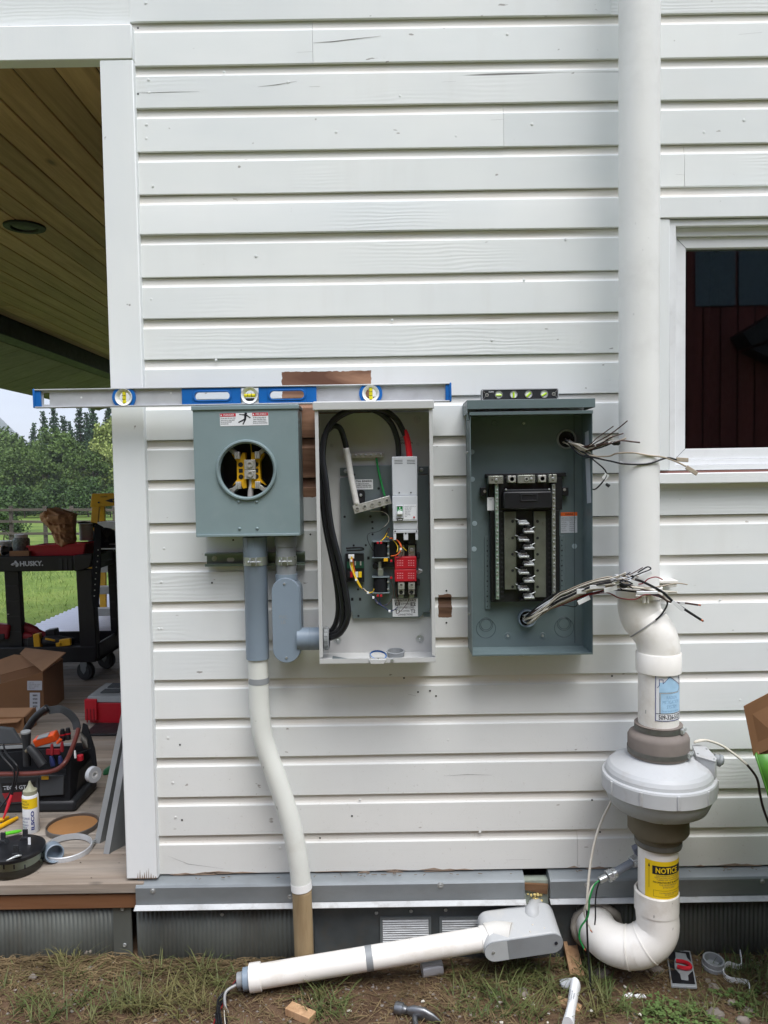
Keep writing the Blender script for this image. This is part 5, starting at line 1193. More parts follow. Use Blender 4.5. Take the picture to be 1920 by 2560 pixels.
# strut channel on the wall with its two pipe clamps
ST0 = rect(165, 268, 1455, 440, -.030, zE)
st = thing('strut_channel', 'slotted zinc strut channel screwed to the siding under the meter box', 'strut', ((ST0[0]+ST0[1])/2, -.01, ST0[2]))
za_, zb_ = ST0[3], ST0[2]; x0, x1 = ST0[0], ST0[1]
mb = MB(); mb.box(x0, x1, -.004, -.002, zb_, za_); mb.box(x0, x1, -.030, -.004, za_-.002, za_); mb.box(x0, x1, -.030, -.004, zb_, zb_+.002); mb.box(x0, x1, -.030, -.028, za_-.008, za_-.002); mb.box(x0, x1, -.030, -.028, zb_+.002, zb_+.008)
part('channel', mb, M('green_tinted_strut', (128, 142, 136), .35, .75, var=.12, vs=20), st, .0005)
p = P(*zE(500, 358), -.0045); mb = MB(); mb.prism(stadium(p.x-.0115, p.x+.0115, p.z-.006, p.z+.006), -.0048, -.0041); part('slot', mb, MS, st)
scr(st, zE(290, 345), -.0042, .008, H_washer)
r2_ = px2m(25.3, -.09); LX = P(715, 1390, YS).x
for (cx_, rr_, bx) in ((sx, rs_+.0005, 795), (LX, r2_+.0005, 1200)):
    mb = MB(); zc_ = (za_+zb_)/2; mb.lathe([(rr_, -.0125), (rr_+.0018, -.0125), (rr_+.0018, .0125), (rr_, .0125)], (cx_, YS, zc_), (0, 0, 1), 36, caps=False); cl = part('pipe_clamp', mb, M('green_tinted_clamp', (146, 154, 142), .35, .75, var=.1) if False else M_bus, st)
    p = P(*zE(bx, 375), YS-rr_-.006); mb = MB()
    for s in (-1, 1): mb.box(p.x+s*.0085-.0012, p.x+s*.0085+.0012, YS-rr_-.014, YS-rr_+.003, zc_-.012, zc_+.012)
    part('clamp_ear', mb, M_steel, cl, .001)
    mb = MB(); mb.tube([(p.x-.014, YS-rr_-.008, zc_), (p.x+.022, YS-rr_-.008, zc_)], .0022, 8); mb.lathe([(.0045, 0), (.0045, .004), (.001, .0045)], (p.x-.0115, YS-rr_-.008, zc_), (-1, 0, 0), 8); part('clamp_bolt', mb, M_steel, cl)
# riser of painted pipe from the soil into the sleeve
pts = [(644, 1640, -.062), (646.5, 1700, -.062), (649, 1770, -.062), (656, 1835, -.063), (672, 1891, -.065), (690, 1940, -.067), (707, 1991, -.069), (722, 2040, -.072), (733, 2084, -.075), (743, 2135, -.078), (750.5, 2186, -.080), (754, 2222, -.081)]
pr = [P(*q) for q in pts]
ris = thing('riser_conduit', 'crooked off white conduit bending down from the grey sleeve into the soil', 'conduit', P(762, 2480, -.085))
rr_ = .0302
part('pipe', MB().tube(crom(pr, 5), rr_, 28), M_pvco, ris, sharp=180)
mb = MB(); ax = (pr[-2]-pr[-1]).normalized(); mb.lathe([(rr_+.0006, -.001), (rr_+.0016, 0), (rr_+.0012, .022), (rr_+.0004, .022)], pr[-1], ax, 28, caps=False); part('coupling_rim', mb, M_pvcp, ris)
low = [pr[-1]+Vector((0.0005, 0, .001)), P(757, 2290, -.082), P(760, 2370, -.083), P(762, 2440, -.084), P(763, 2520, -.085)]
part('stained_pipe', MB().tube(crom(low, 5), rr_-.0008, 28), M_pvcb, ris, sharp=180)
p = P(647, 1700, -.062); part('grey_tape_band', MB().tube([p+Vector((0, 0, .009)), p-Vector((0, 0, .009))], rr_+.0006, 28, caps=False), M_pvcg2, ris, sharp=180)
# right-hand conduit body feeding the cabinet
lb_ = thing('conduit_fitting', 'grey plastic conduit elbow fitting with long oval screwed cover beside the grey sleeve', 'conduit', P(715, 1655, YS))
zt = P(714, 1340, YS).z; zhub = P(716, 1434, YS).z
part('nipple', MB().lathe([(r2_, 0), (r2_, zt-zhub+.02)], (LX, YS, zhub-.002), (0, 0, 1), 30), M_pvcg2, lb_)
part('adapter', MB().lathe([(r2_, 0), (r2_+.003, .001), (r2_+.0036, .022), (r2_+.0036, .03)], (LX, YS, P(714, 1366, YS).z), (0, 0, 1), 30), M_pvcg2, lb_)
cv0, cv1 = P(680.5, 1550, -.098).x, P(749, 1550, -.098).x; cz0, cz1 = P(715, 1657, -.098).z, P(713, 1445, -.098).z
cvx = (cv0+cv1)/2
def vstad(x0, x1, z0, z1, n=12):
    r = (x1-x0)/2; cx = (x0+x1)/2
    return [(cx+r*math.cos(R_(180*k/n)), z1-r+r*math.sin(R_(180*k/n))) for k in range(n+1)]+[(cx+r*math.cos(R_(180+180*k/n)), z0+r+r*math.sin(R_(180+180*k/n))) for k in range(n+1)]
mb = MB(); mb.prism(vstad(cv0+.003, cv1+.004, cz0+.004, cz1-.003), -.0935, -.028); part('body', mb, M_pvcg, lb_, .004)
mb = MB(); mb.prism(vstad(cv0, cv1, cz0, cz1), -.098, -.0938); cvr = part('cover', mb, M_pvcg, lb_, .0012)
part('hub', MB().lathe([(r2_, .0), (r2_+.0035, .0), (r2_+.0035, -.06)], (LX, YS, zhub), (0, 0, 1), 30, caps=False), M_pvcg, lb_)
for y in (672, 1630): scr(cvr, zE(1197 if y < 900 else 1225, y), -.098, .0035)
tx(cvr, 'PVC\nLB', 1130, 1080, 1235, 1190, zE, -.0984, M_pvcg2)
zs_ = P(776, 1596, -.075).z; xa_, xb_ = P(745, 1596, -.075).x, P(802, 1596, -.075).x; rs2 = px2m(29, -.1)
part('side_hub', MB().lathe([(rs2, 0), (rs2, P(776, 1596, -.075).x-xa_), (rs2-.0006, P(776, 1596, -.075).x-xa_+.0004), (rs2-.0006, P(776, 1596, -.075).x-xa_+.0012), (rs2, P(776, 1596, -.075).x-xa_+.0016), (rs2, xb_-xa_)], (xa_, -.078, zs_), (1, 0, 0), 30), M_pvcg, lb_)

# ================================================================== RADON PIPE AND FAN
YP1, RP = -.132, .0562
X1 = (P(1600, 100, YP1).x+P(1596, 1400, YP1).x)/2
zst = P(1596, 1500, YP1).z
vp = thing('vent_pipe', 'tall white plastic vent pipe climbing the siding above the fan, with offset elbows and sticker', 'vent pipe', (X1, YP1, zst-.6))
YP2 = -.160
X2 = P(1646, 1720, YP2).x
zc1 = P(1646, 1628, YP2).z; zc2 = P(1646, 1678, YP2).z; zrb = P(1646, 1800, YP2).z
part('upper_pipe', MB().lathe([(RP, 0), (RP, 3.2)], (X1, YP1, zst-.01), (0, 0, 1), 48, caps=False), M_pvcp, vp)
eb = [Vector((X1, YP1, zst-.005)), Vector((X1, YP1-.003, zst-.05)), Vector((X1+.006, YP1-.012, zst-.075))]
z_m = (zst+zc1)/2
el = crom([Vector((X1, YP1, zst+.004)), Vector((X1, YP1-.001, zst-.022)), Vector((X1+.008, YP1-.005, zst-.052)), Vector(((X1+X2)/2, (YP1+YP2)/2, z_m)), Vector((X2-.008, YP2+.005, zc1+.045)), Vector((X2-.0005, YP2+.001, zc1+.016)), Vector((X2, YP2, zc1-.01))], 6)
half = len(el)//2
o = part('elbow', MB().tube(el[:half+1], RP+.0035, 48, caps=False), M_pvcw, vp, sharp=180)
o = part('elbow', MB().tube(el[half-1:], RP+.0032, 48, caps=False), M_pvcw, vp, sharp=180)
dj = (el[half+1]-el[half-1]).normalized()
part('elbow_rim', MB().lathe([(RP+.0034, -.002), (RP+.0052, -.0018), (RP+.0052, .002), (RP+.0034, .0022)], el[half-1]+dj*.002, dj, 48, caps=False), M('joint_grey', (150, 150, 148), .6), vp)
part('coupling', MB().lathe([(RP+.002, 0), (RP+.0065, .0015), (RP+.0068, zc1-zc2-.003), (RP+.0045, zc1-zc2), (RP+.002, zc1-zc2-.002)], (X2, YP2, zc2), (0, 0, 1), 48, caps=False), M_pvcw, vp)
part('lower_pipe', MB().lathe([(RP, 0), (RP, zc2-zrb+.03)], (X2, YP2, zrb-.02), (0, 0, 1), 48, caps=False), M_pvcw, vp)
# strap holding the upper pipe
zs0 = P(1596, 1488, YP1-RP).z
mb = MB(); mb.lathe([(RP+.0045, -.016), (RP+.0085, -.015), (RP+.0085, .016), (RP+.004, .017)], (X1, YP1, zs0), (0, 0, 1), 48, caps=False); sp = part('pipe_strap', mb, M_pvcw, vp)
p = P(1610, 1494, YP1-RP-.012); mb = MB(); mb.box(p.x-.004, p.x+.004, YP1-RP-.018, YP1-RP-.006, zs0-.020, zs0+.012); mb.box(p.x+.007, p.x+.013, YP1-RP-.018, YP1-RP-.006, zs0-.020, zs0+.012); mb.tube([(p.x-.024, YP1-RP-.013, zs0), (p.x+.02, YP1-RP-.013, zs0)], .0038, 8); part('strap_bolt', mb, M_pvcw, sp, .001)
# bracket standing off the wall
q_ = rect(818, 1385, 965, 1408, -.05, zG); mb = MB(); mb.box(X1+.045, q_[1], -.055, .0, q_[2], q_[3]); mb.box(q_[1]-.03, q_[1]-.002, -.05, 0, q_[2]-.012, q_[2]-.0005); part('wall_bracket', mb, M_pvcw, vp, .002)
q_ = rect(860, 1476, 965, 1486, -.05, zG); mb = MB(); mb.tube([(X1+.05, -.05, (q_[2]+q_[3])/2), (q_[1], -.045, (q_[2]+q_[3])/2)], .0035, 8); part('bracket_rod', mb, M_pvcw, vp)
# sticker on the lower run
fs0 = around(X2, YP2, (P(1658, 1744, YP2-RP).z), RP+.0006, .30); sw, sh = RP*1.62, P(1658, 1684, YP2-RP).z-P(1658, 1804, YP2-RP).z
stk = part('sticker', patch(fs0, sw, sh, 16), M_label, vp)
f1_ = around(X2, YP2, P(1658, 1744, YP2-RP).z, RP+.0010, .30); f2_ = around(X2, YP2, P(1658, 1744, YP2-RP).z, RP+.0014, .30)
def poly_on(f, pts, mat, par, name):
    mb = MB(); mb.add([f(u*sw, v*sh) for u, v in pts], [tuple(range(len(pts)))]); return part(name, mb, mat, par, sharp=180)
def line_on(f, pts, w, mat, par, name, close=False, sw_=None, sh_=None):
    A_, B_2 = sw_ or sw, sh_ or sh
    pp = [Vector((u*A_, v*B_2)) for u, v in pts]; mb = MB()
    if close: pp.append(pp[0])
    for p0, p1 in zip(pp[:-1], pp[1:]):
        d_ = p1-p0; n_2 = max(1, int(abs(d_.x)/.006)); nn = Vector((-d_.y, d_.x)).normalized()*w/2; e_ = d_.normalized()*w/2
        for i in range(n_2):
            s0, s1 = p0+d_*(i/n_2)-(e_ if i == 0 else e_*0), p0+d_*((i+1)/n_2)+(e_ if i == n_2-1 else e_*0)
            mb.add([f(*(s0+nn)), f(*(s1+nn)), f(*(s1-nn)), f(*(s0-nn))], [(0, 3, 2, 1)])
    return part(name, mb, mat, par, sharp=180)
mb = MB()
def hb(u): # house outline height
    return .33 if u < -.27 else (.27+(u+.27)*1.05 if u < -.07 else .44-(u+.07)*.46)
vs = []; N = 16
for i in range(N+1):
    u = -.38+.86*i/N; vs += [f1_(u*sw, -.33*sh), f1_(u*sw, hb(u)*sh-.02*sh)]
mb.add(vs, [(2*i, 2*i+2, 2*i+3, 2*i+1) for i in range(N)]); part('house_picture', mb, M_labelb, stk)
line_on(f2_, [(-.49, -.49), (.49, -.49), (.49, .49), (-.49, .49)], .0016, M_inkb, stk, 'border', True)
line_on(f2_, [(-.48, -.34), (.48, -.34)], .0014, M_ink, stk, 'border')
line_on(f2_, [(-.44, .20), (-.38, .25), (-.38, .37), (-.27, .37), (-.27, .29), (-.06, .43), (.36, .24)], .0013, M_inkb, stk, 'roof_outline')
line_on(f2_, [(-.36, -.33), (-.36, .09), (.30, .09), (.40, .14), (.40, .36)], .0030, M_ink, stk, 'pipe_picture')
line_on(lambda u, v: f2_(u, v)+Vector((0, -.0003, 0)), [(-.36, -.33), (-.36, .09), (.30, .09), (.40, .14), (.40, .36)], .0012, M_label, stk, 'pipe_picture')
poly_on(f2_, [(.30, .36), (.50, .36), (.40, .46)], M_ink, stk, 'arrow_head'); poly_on(lambda u, v: f2_(u, v)+Vector((0, -.0003, 0)), [(.34, .37), (.46, .37), (.40, .435)], M_label, stk, 'arrow_head')
f3_ = around(X2, YP2, P(1658, 1744, YP2-RP).z, RP+.0012, .30)
text('509-326-5127', sw*.80, sh*.095, M_ink, stk, sub(f3_, 0, -.415*sh), bold=.012)
M_faint = M('faint_blue_ink', (128, 164, 196), .6)
text('RADON\nMITIGATION\nSYSTEM', sw*.62, sh*.26, M_faint, stk, sub(f3_, .03*sw, -.10*sh))
text('Do not tamper or disconnect', sw*.66, sh*.05, M_faint, stk, sub(f3_, .03*sw, -.29*sh))

fan = thing('radon_fan', 'dome shaped grey plastic inline fan with rubber couplings on the white vent pipe', 'fan', (X2, YP2, 0.6))
zF_ = lambda y: P(1657, y, YP2).z
RB = px2m(76, YP2-.03); RS = px2m(57, YP2-.03)
zr0, zr1, zr2, zr3 = P(1650, 1913, YP2-RB).z, P(1650, 1855, YP2-RB).z, P(1650, 1846, YP2-RS).z, P(1650, 1826, YP2-RS).z
o = part('rubber_coupling', MB().lathe([(RB-.004, zr0), (RB+.0, zr0+.004), (RB, zr1-.012), (RB-.004, zr1-.004), (RB-.010, zr1), (RS+.004, zr2+.001), (RS+.001, zr2+.005), (RS+.001, zr3-.004), (RS+.003, zr3), (RP, zr3+.001)], (X2, YP2, 0), (0, 0, 1), 48), M_rub, fan)
for R0, z0_, h_ in ((RB, zr0+.010, .012), (RS+.001, zr2+.006, .013)):
    mb = MB(); mb.lathe([(R0-.001, z0_), (R0+.0016, z0_), (R0+.0016, z0_+h_), (R0-.001, z0_+h_)], (X2, YP2, 0), (0, 0, 1), 48, caps=False); bd = part('clamp_band', mb, M_band, o)
    an = .9; q0 = Vector((X2+(R0+.004)*math.sin(an), YP2-(R0+.004)*math.cos(an), z0_+h_/2)); tg = Vector((math.cos(an), math.sin(an), 0)); mb = MB(); mb.obox(q0, tg*.012, Vector((math.sin(an), -math.cos(an), 0))*.004, Vector((0, 0, .007))); mb.tube([q0+tg*.010, q0+tg*.024], .0045, 8); part('clamp_screw', mb, M_steel, bd, .001)
RF = .156
zrt, zrm, zrb_ = P(1657, 1950, YP2-.1).z, P(1657, 1996, YP2-RF).z, P(1657, 2034, YP2-RF).z
# axis heights from the front of the rim
zt_f = P(1650, 1988, YP2-RF).z; zb_f = P(1650, 2030, YP2-RF).z
HTOP = zr0
part('upper_housing', MB().lathe([(RB-.006, HTOP+.012), (RB-.004, HTOP-.001), (RB+.006, HTOP-.006), (RF*.86, zt_f+.028), (RF*.91, zt_f+.020), (RF*.945, zt_f+.010), (RF*.955, zt_f+.001), (RF, zt_f-.001), (RF+.002, zt_f-.006), (RF+.002, zb_f+.002), (RF-.002, zb_f)], (X2, YP2, 0), (0, 0, 1), 64, caps=False), M_fan, fan, sharp=14)
zlow = P(1650, 2062, YP2-RF*.80).z
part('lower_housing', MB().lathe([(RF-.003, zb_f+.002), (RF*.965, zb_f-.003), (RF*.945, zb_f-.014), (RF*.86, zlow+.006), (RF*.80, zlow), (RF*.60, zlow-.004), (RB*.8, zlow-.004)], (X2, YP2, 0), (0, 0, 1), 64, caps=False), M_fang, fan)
for k_ in range(9):
    mb = MB(); an = -1.25+k_*.62; q0 = Vector((X2+(RF+.002)*math.sin(an), YP2-(RF+.002)*math.cos(an), (zt_f+zb_f)/2)); tg = Vector((math.cos(an), math.sin(an), 0)); mb.obox(q0, tg*.004, Vector((math.sin(an), -math.cos(an), 0))*.003, Vector((0, 0, (zt_f-zb_f)*.42))); part('rim_clip', mb, M_fan, fan, .001)
# junction box built into the right of the dome
bxr = P(1790, 1950, YP2+.01).x; bxl = P(1728, 1900, YP2+.01).x; ztop = P(1757, 1870, YP2-.02).z
zj = P(1765, 1898, YP2-.045).z; J = lambda x, y: PZ(1480+x/3.770, 1780+y/3.770, zj)
mb = MB(); mb.prism3([J(985, 420), J(1160, 470), J(1175, 445), J(1080, 345), J(1000, 318), J(945, 315)], (0, 0, zt_f-zj)); jb = part('junction_box', mb, M_fan, fan, .002)
mb = MB(); mb.prism3([J(983, 424), J(1162, 474), J(1177, 445), J(1082, 341), J(1000, 314), J(943, 312)], (0, 0, .003)); lidp_ = part('box_cover', mb, M_fan, jb, .0008)
for q4 in ((1000, 405), (1150, 455), (1080, 360)): place('screw', H_screw, lidp_, J(*q4)+Vector((0, 0, .003)), .003, Matrix.Rotation(R_(-90), 3, 'X'))
for yy in (-.045, .06): scr(jb, (0, 0), 0, 0.0001) if False else None
cg = J(1165, 400)+Vector((-.004, .004, -.012))
mb = MB(); mb.lathe([(.014, 0), (.014, .012), (.018, .013), (.018, .022), (.013, .024), (.009, .028)], cg, (1, -.3, -.35), 16); part('cord_grip', mb, M_pvcg2, fan, .0008)
zl1, zl2, zl3 = P(1655, 2070, YP2).z, P(1655, 2112, YP2-RB).z, P(1655, 2136, YP2-RS).z
o = part('rubber_coupling', MB().lathe([(RB-.002, zlow), (RB, zlow-.004), (RB, zl2+.006), (RB-.006, zl2-.002), (RS+.003, zl2-.006), (RS+.001, zl2-.012), (RS+.001, zl3), (RP, zl3-.001)], (X2, YP2, 0), (0, 0, 1), 48), M_rubo, fan)
for R0, z0_, h_ in ((RB, zlow-.018, .012), (RS+.001, zl3+.005, .012)):
    mb = MB(); mb.lathe([(R0-.001, z0_), (R0+.0016, z0_), (R0+.0016, z0_+h_), (R0-.001, z0_+h_)], (X2, YP2, 0), (0, 0, 1), 48, caps=False); part('clamp_band', mb, M_steel if R0 == RB else M_band, o)

lpz0, lpz1 = P(1646, 2249, YP2-RP).z, P(1646, 2302, YP2-RP).z
lp = thing('lower_vent_pipe', 'curved white suction pipe under the fan with yellow notice, turning into the skirting', 'vent pipe', (X2, YP2, .05))
part('pipe', MB().lathe([(RP, lpz0-.01), (RP, zl3+.02)], (X2, YP2, 0), (0, 0, 1), 48, caps=False), M_pvcw, lp)
X3 = X2-.006
part('coupling', MB().lathe([(RP, lpz1), (RP+.0062, lpz1+.001), (RP+.0066, lpz0-.003), (RP+.004, lpz0), (RP, lpz0)], (X3+.002, YP2, 0), (0, 0, 1), 48, caps=False), M_pvcw, lp)
hole = P(1487, 2306, 0.0)
ctr = [Vector((X3+.002, YP2, lpz1+.006)), P(1643, 2322, YP2-.002), P(1619, 2354, YP2-.001), P(1578, 2368, YP2+.010), P(1532, 2358, YP2+.036), P(1502, 2336, YP2+.075), P(1490, 2316, YP2+.118), Vector((hole.x, -.012, hole.z)), Vector((hole.x+.001, .03, hole.z))]
cu_pts = crom(ctr, 6); nn_ = len(cu_pts); k1_ = int(nn_*.36)
part('elbow', MB().tube(cu_pts[:k1_+1], RP+.0040, 48, caps=False), M_pvcw, lp, sharp=180)
part('elbow', MB().tube(cu_pts[k1_-1:], RP+.0034, 48, caps=False), M_pvcw, lp, sharp=180)
for kk in (int(nn_*.28), k1_+2):
    dj = (cu_pts[kk+1]-cu_pts[kk-1]).normalized(); part('elbow_rim', MB().lathe([(RP+.0035, -.0015), (RP+.0056, -.0015), (RP+.0056, .002), (RP+.0035, .002)], cu_pts[kk], dj, 48, caps=False), M_pvcw, lp)
mb = MB(); ring = [hole+Vector((math.cos(a_)*(RP+.014)*1.0, -.024+.006*math.sin(a_*5), math.sin(a_)*(RP+.012))) for a_ in [i*.2618 for i in range(25)]]
mb.tube(ring, [.013+.004*mn.noise(Vector((i*1.7, 0, 0))) for i in range(25)], 10); part('sealant_collar', mb, M('grey_sealant', (150, 144, 134), .8, var=.2, vs=20, bump=.4, bs=90), lp)
fn0 = around(X2, YP2, P(1652, 2203, YP2-RP).z, RP+.0006, .10); nw, nh = RP*2.25, P(1652, 2156, YP2-RP).z-P(1652, 2251, YP2-RP).z
nl = part('notice_label', patch(fn0, nw, nh, 18), M_labely, lp)
fn1 = around(X2, YP2, P(1652, 2203, YP2-RP).z, RP+.0011, .10); fn2 = around(X2, YP2, P(1652, 2203, YP2-RP).z, RP+.0016, .10)
part('black_band', patch(sub(fn1, nw*.045, nh*.27), nw*.74, nh*.22, 14), M_ink, nl)
text('NOTICE', nw*.53, nh*.15, M_labely, nl, sub(fn2, nw*.01, nh*.27), bold=.025)
text('RADON REDUCTION SYSTEM\nVENTILATION FAN MUST NOT BE\nTURNED OFF. CONTINUOUS', nw*.66, nh*.14, M_rubo, nl, sub(fn1, nw*.05, nh*.075))
text('FAN OPERATION MUST BE MAINTAINED', nw*.72, nh*.045, M_ink, nl, sub(fn1, nw*.05, -.045*nh), bold=.02)
text('TO BE CHECKED PERIODICALLY\nBY THE OCCUPANT', nw*.46, nh*.11, M_rubo, nl, sub(fn1, nw*.05, -.14*nh))
line_on(fn1, [(-.30, -.42), (.42, -.42), (.42, -.26), (-.30, -.26)], .0007, M_ink, nl, 'notice_box', True, nw, nh)
text('Certified Radon Technician\n509 326 5127', nw*.46, nh*.08, M_rubo, nl, sub(fn1, nw*.06, -.34*nh))
line_on(fn1, [(-.40, -.22), (-.40, .34)], .0010, M_ink, nl, 'flow_arrow', False, nw, nh)
mb = MB(); mb.add([fn1(-.425*nw, .33*nh), fn1(-.375*nw, .33*nh), fn1(-.40*nw, .43*nh)], [(0, 1, 2)]); part('flow_arrow', mb, M_ink, nl)

# flexible grey whip with its fittings and loose conductors
wh = thing('conduit_whip', 'short grey flexible conduit with metal fittings and loose wires hanging left of the notice pipe', 'conduit', P(1510, 2200, -.1))
H = lambda x, y, Y: P(*zH(x, y), Y)
A0, A1, A2, A3 = H(800, 195, -.10), H(765, 275, -.12), H(612, 365, -.15), H(530, 405, -.16)
part('jacket', MB().tube([A1, A2], .0115, 16), M('grey_jacket', (104, 110, 118), .5), wh)
for p0, p1, rr2 in ((A1.lerp(A2, -.12), A1.lerp(A2, .12), .0165), (A1.lerp(A2, .84), A1.lerp(A2, 1.0), .015), (A2.lerp(A3, -.05), A2.lerp(A3, .35), .0175), (A2.lerp(A3, .4), A3, .010)):
    part('fitting', MB().tube([p0, p1], rr2, 8 if rr2 > .016 else 14), M_steel, wh, .001)
mb = MB(); mb.obox(H(790, 205, -.09), (.012, 0, .006), (0, .012, 0), (-.006, 0, .016)); part('box_connector', mb, M('slate_grey', (112, 116, 128), .5), wh, .003)
tube_part('white_wire', [A3, H(480, 450, -.165), H(455, 530, -.17), H(430, 600, -.16), H(436, 650, -.15), H(480, 745, -.16)], .0022, M_wht, wh, 6)
tube_part('green_wire', [A3, H(495, 440, -.168), H(465, 530, -.175), H(455, 640, -.17), H(405, 720, -.165), H(398, 790, -.165), H(430, 865, -.17)], .0026, M_grn, wh, 6)
tube_part('black_wire', [A3+Vector((.003, 0, 0)), H(518, 450, -.165), H(505, 540, -.17), H(505, 640, -.165), H(500, 700, -.16)], .0022, M_cable, wh, 6)
for q0, q1 in ((H(430, 860, -.17), H(440, 875, -.172)), (H(470, 735, -.16), H(484, 752, -.162))): tube_part('bare_copper', [q0, q1], .0018, M_cu, wh, 6, 2)

# fan cords
mb = MB(); cl1_ = crom([P(1530, 2000, -.05), P(1505, 2050, -.07), P(1488, 2100, -.10), P(1476, 2160, -.12), P(1469, 2230, -.14), P(1467, 2275, -.15)], 6)
mb.tube(cl1_, .0036, 8); cd1 = single('fan_cable', mb, M_wht, 'thin white cord hanging down from the left side of the fan to the whip wires', 'cord', sharp=180)
part('black_sheath', MB().tube(crom([P(1467, 2275, -.15), P(1468, 2330, -.155), P(1471, 2390, -.16), P(1476, 2460, -.17), P(1477, 2500, -.19)], 5), .0030, 8), M_cable, cd1, sharp=180)
mb = MB(); mb.tube(crom([cg+Vector((.0, .05, .035)), P(1735, 1856, -.11), P(1760, 1850, -.11), P(1800, 1862, -.10), P(1835, 1885, -.10), P(1868, 1912, -.12)], 6), .0036, 8)
cd2 = single('fan_cable', mb, M_wht, 'white twisted cord arching from the fan toward the cardboard box on the right', 'cord', sharp=180)
part('black_sheath', MB().tube(crom([P(1868, 1912, -.12), P(1892, 1945, -.13), P(1900, 1985, -.14), P(1908, 2020, -.15), P(1926, 2070, -.17), P(1940, 2120, -.2)], 5), .0036, 8), M('brown_black_jacket', (48, 32, 32), .5), cd2, sharp=180)

# ---- loose wire bundles at the breaker panel
def bundle(name, label, specs, loc):
    o = thing(name, label, 'wires', loc)
    for pts, r, m_, cap in specs:
        j = Vector((random.uniform(-1, 1), random.uniform(-1, 1), random.uniform(-1, 1)))*.002
        pp = [p_+j*(.3+.7*i/len(pts)) for i, p_ in enumerate(pts)]
        w_ = tube_part('wire', pp, r, m_, o, 6, 5)
        if cap: tube_part('bare_end', [pp[-1], pp[-1]+(pp[-1]-pp[-2]).normalized()*.008], r*.8, M_cu, w_, 5, 1)
    return o
G = lambda x, y, Y: P(*zG(x, y), Y)
st0 = lambda k: h1+Vector((random.uniform(-.012, .012), .004, random.uniform(-.014, .006)))
sp_ = []
def up(pts, r=.0017, m_=M_tan, cap=False):
    sp_.append(([h1+Vector((random.uniform(-.010, .012), .006, random.uniform(-.013, .004))), G(120+random.uniform(-15, 25), 318+random.uniform(-10, 15), -.045)]+[G(x, y, Y) for x, y, Y in pts], r, m_, cap))
up([(200, 345, -.08), (270, 365, -.11), (330, 330, -.13), (420, 280, -.16), (500, 225, -.18), (580, 160, -.2)], .0018, M_brn)
up([(200, 350, -.08), (280, 350, -.12), (350, 290, -.14), (420, 240, -.15), (475, 200, -.17)], .0015, M_brn)
up([(210, 350, -.08), (290, 355, -.12), (380, 330, -.15), (440, 290, -.17), (545, 255, -.18)], .0018, M_brn)
up([(220, 370, -.08), (300, 370, -.12), (400, 340, -.15), (480, 325, -.18), (570, 290, -.2)], .0022, M_tan)
up([(220, 380, -.08), (300, 380, -.12), (380, 340, -.15), (470, 330, -.18), (540, 310, -.2), (620, 318, -.2), (680, 324, -.2)], .0022, M_brn)
up([(200, 370, -.08), (260, 410, -.10), (330, 432, -.13), (440, 430, -.15), (500, 410, -.17), (620, 405, -.19), (740, 425, -.19), (860, 440, -.18), (960, 475, -.18), (1030, 510, -.18)], .0024, M_tan)
up([(180, 390, -.08), (240, 430, -.10), (330, 445, -.13), (440, 468, -.15), (560, 492, -.18), (730, 492, -.19), (850, 455, -.18), (900, 445, -.18), (960, 460, -.18), (1030, 462, -.17)], .0028, M_cable)
up([(200, 380, -.08), (270, 420, -.11), (330, 470, -.13), (400, 530, -.14), (420, 580, -.14), (385, 640, -.14), (340, 685, -.13), (316, 690, -.12)], .0022, M_cable)
up([(200, 340, -.08), (250, 360, -.10), (290, 400, -.11), (350, 440, -.12), (450, 470, -.14)], .0022, M_wht)
for i in range(6): up([(190+i*6, 345+i*6, -.08), (240+i*5, 370+i*5, -.10), (275+i*8, 385-i*7, -.11), (310+i*12, 370-i*8, -.12)], .0020, random.choice([M_tan, M_wht, M_wht, M_brn]))
for i in range(14):
    a_, b_ = random.uniform(0, 1), random.uniform(-1, 1)
    up([(200+i*3, 350+i*5, -.08), (270+a_*20, 372-b_*16, -.11), (345+a_*40, 352-b_*28-a_*20, -.14), (420+a_*60, 318-b_*40-a_*40, -.165)], random.uniform(.0014, .0021), random.choice([M_lightg, M_wht, M_cable, M_cable]))
ub = bundle('wire_bundle', 'upper loose bundle of stripped wires poking out of the open breaker panel toward the window', sp_, h1)
for p0, p1, r in ((G(330, 355, -.135), G(440, 335, -.155), .0052), (G(425, 570, -.14), G(395, 610, -.14), .009), (G(520, 478, -.17), G(560, 500, -.175), .005)):
    part('wire_marker', MB().bar(p0, p1, r*1.6, .0012, up=(0, 1, 0.2)), M_white, ub, .0005)
part('tape_wad', MB().ball(G(495, 332, -.18), .012, .008, .006, 10, 6, .25), M_blk, ub)
part('wire_nut', MB().tube([G(415, 645, -.14), G(440, 662, -.14)], [.004, .005], 8), M_blk, ub)
for p0, p1 in ((G(955, 455, -.18), G(1045, 462, -.17)), (G(1030, 515, -.18), G(1115, 568, -.18))): part('stripped_cable_sheath', MB().bar(p0, p1, .012, .006, up=(0, 1, 0)), M_tan, ub, .0015)
sp_ = []
def lo(pts, r=.0018, m_=M_tan, cap=False):
    sp_.append(([h2+Vector((random.uniform(-.014, .012), .004, random.uniform(-.014, .010))), P(*zD(860+random.uniform(-20, 20), 1130+random.uniform(-60, 60)), -.06)]+[G(x, y, Y) for x, y, Y in pts], r, m_, cap))
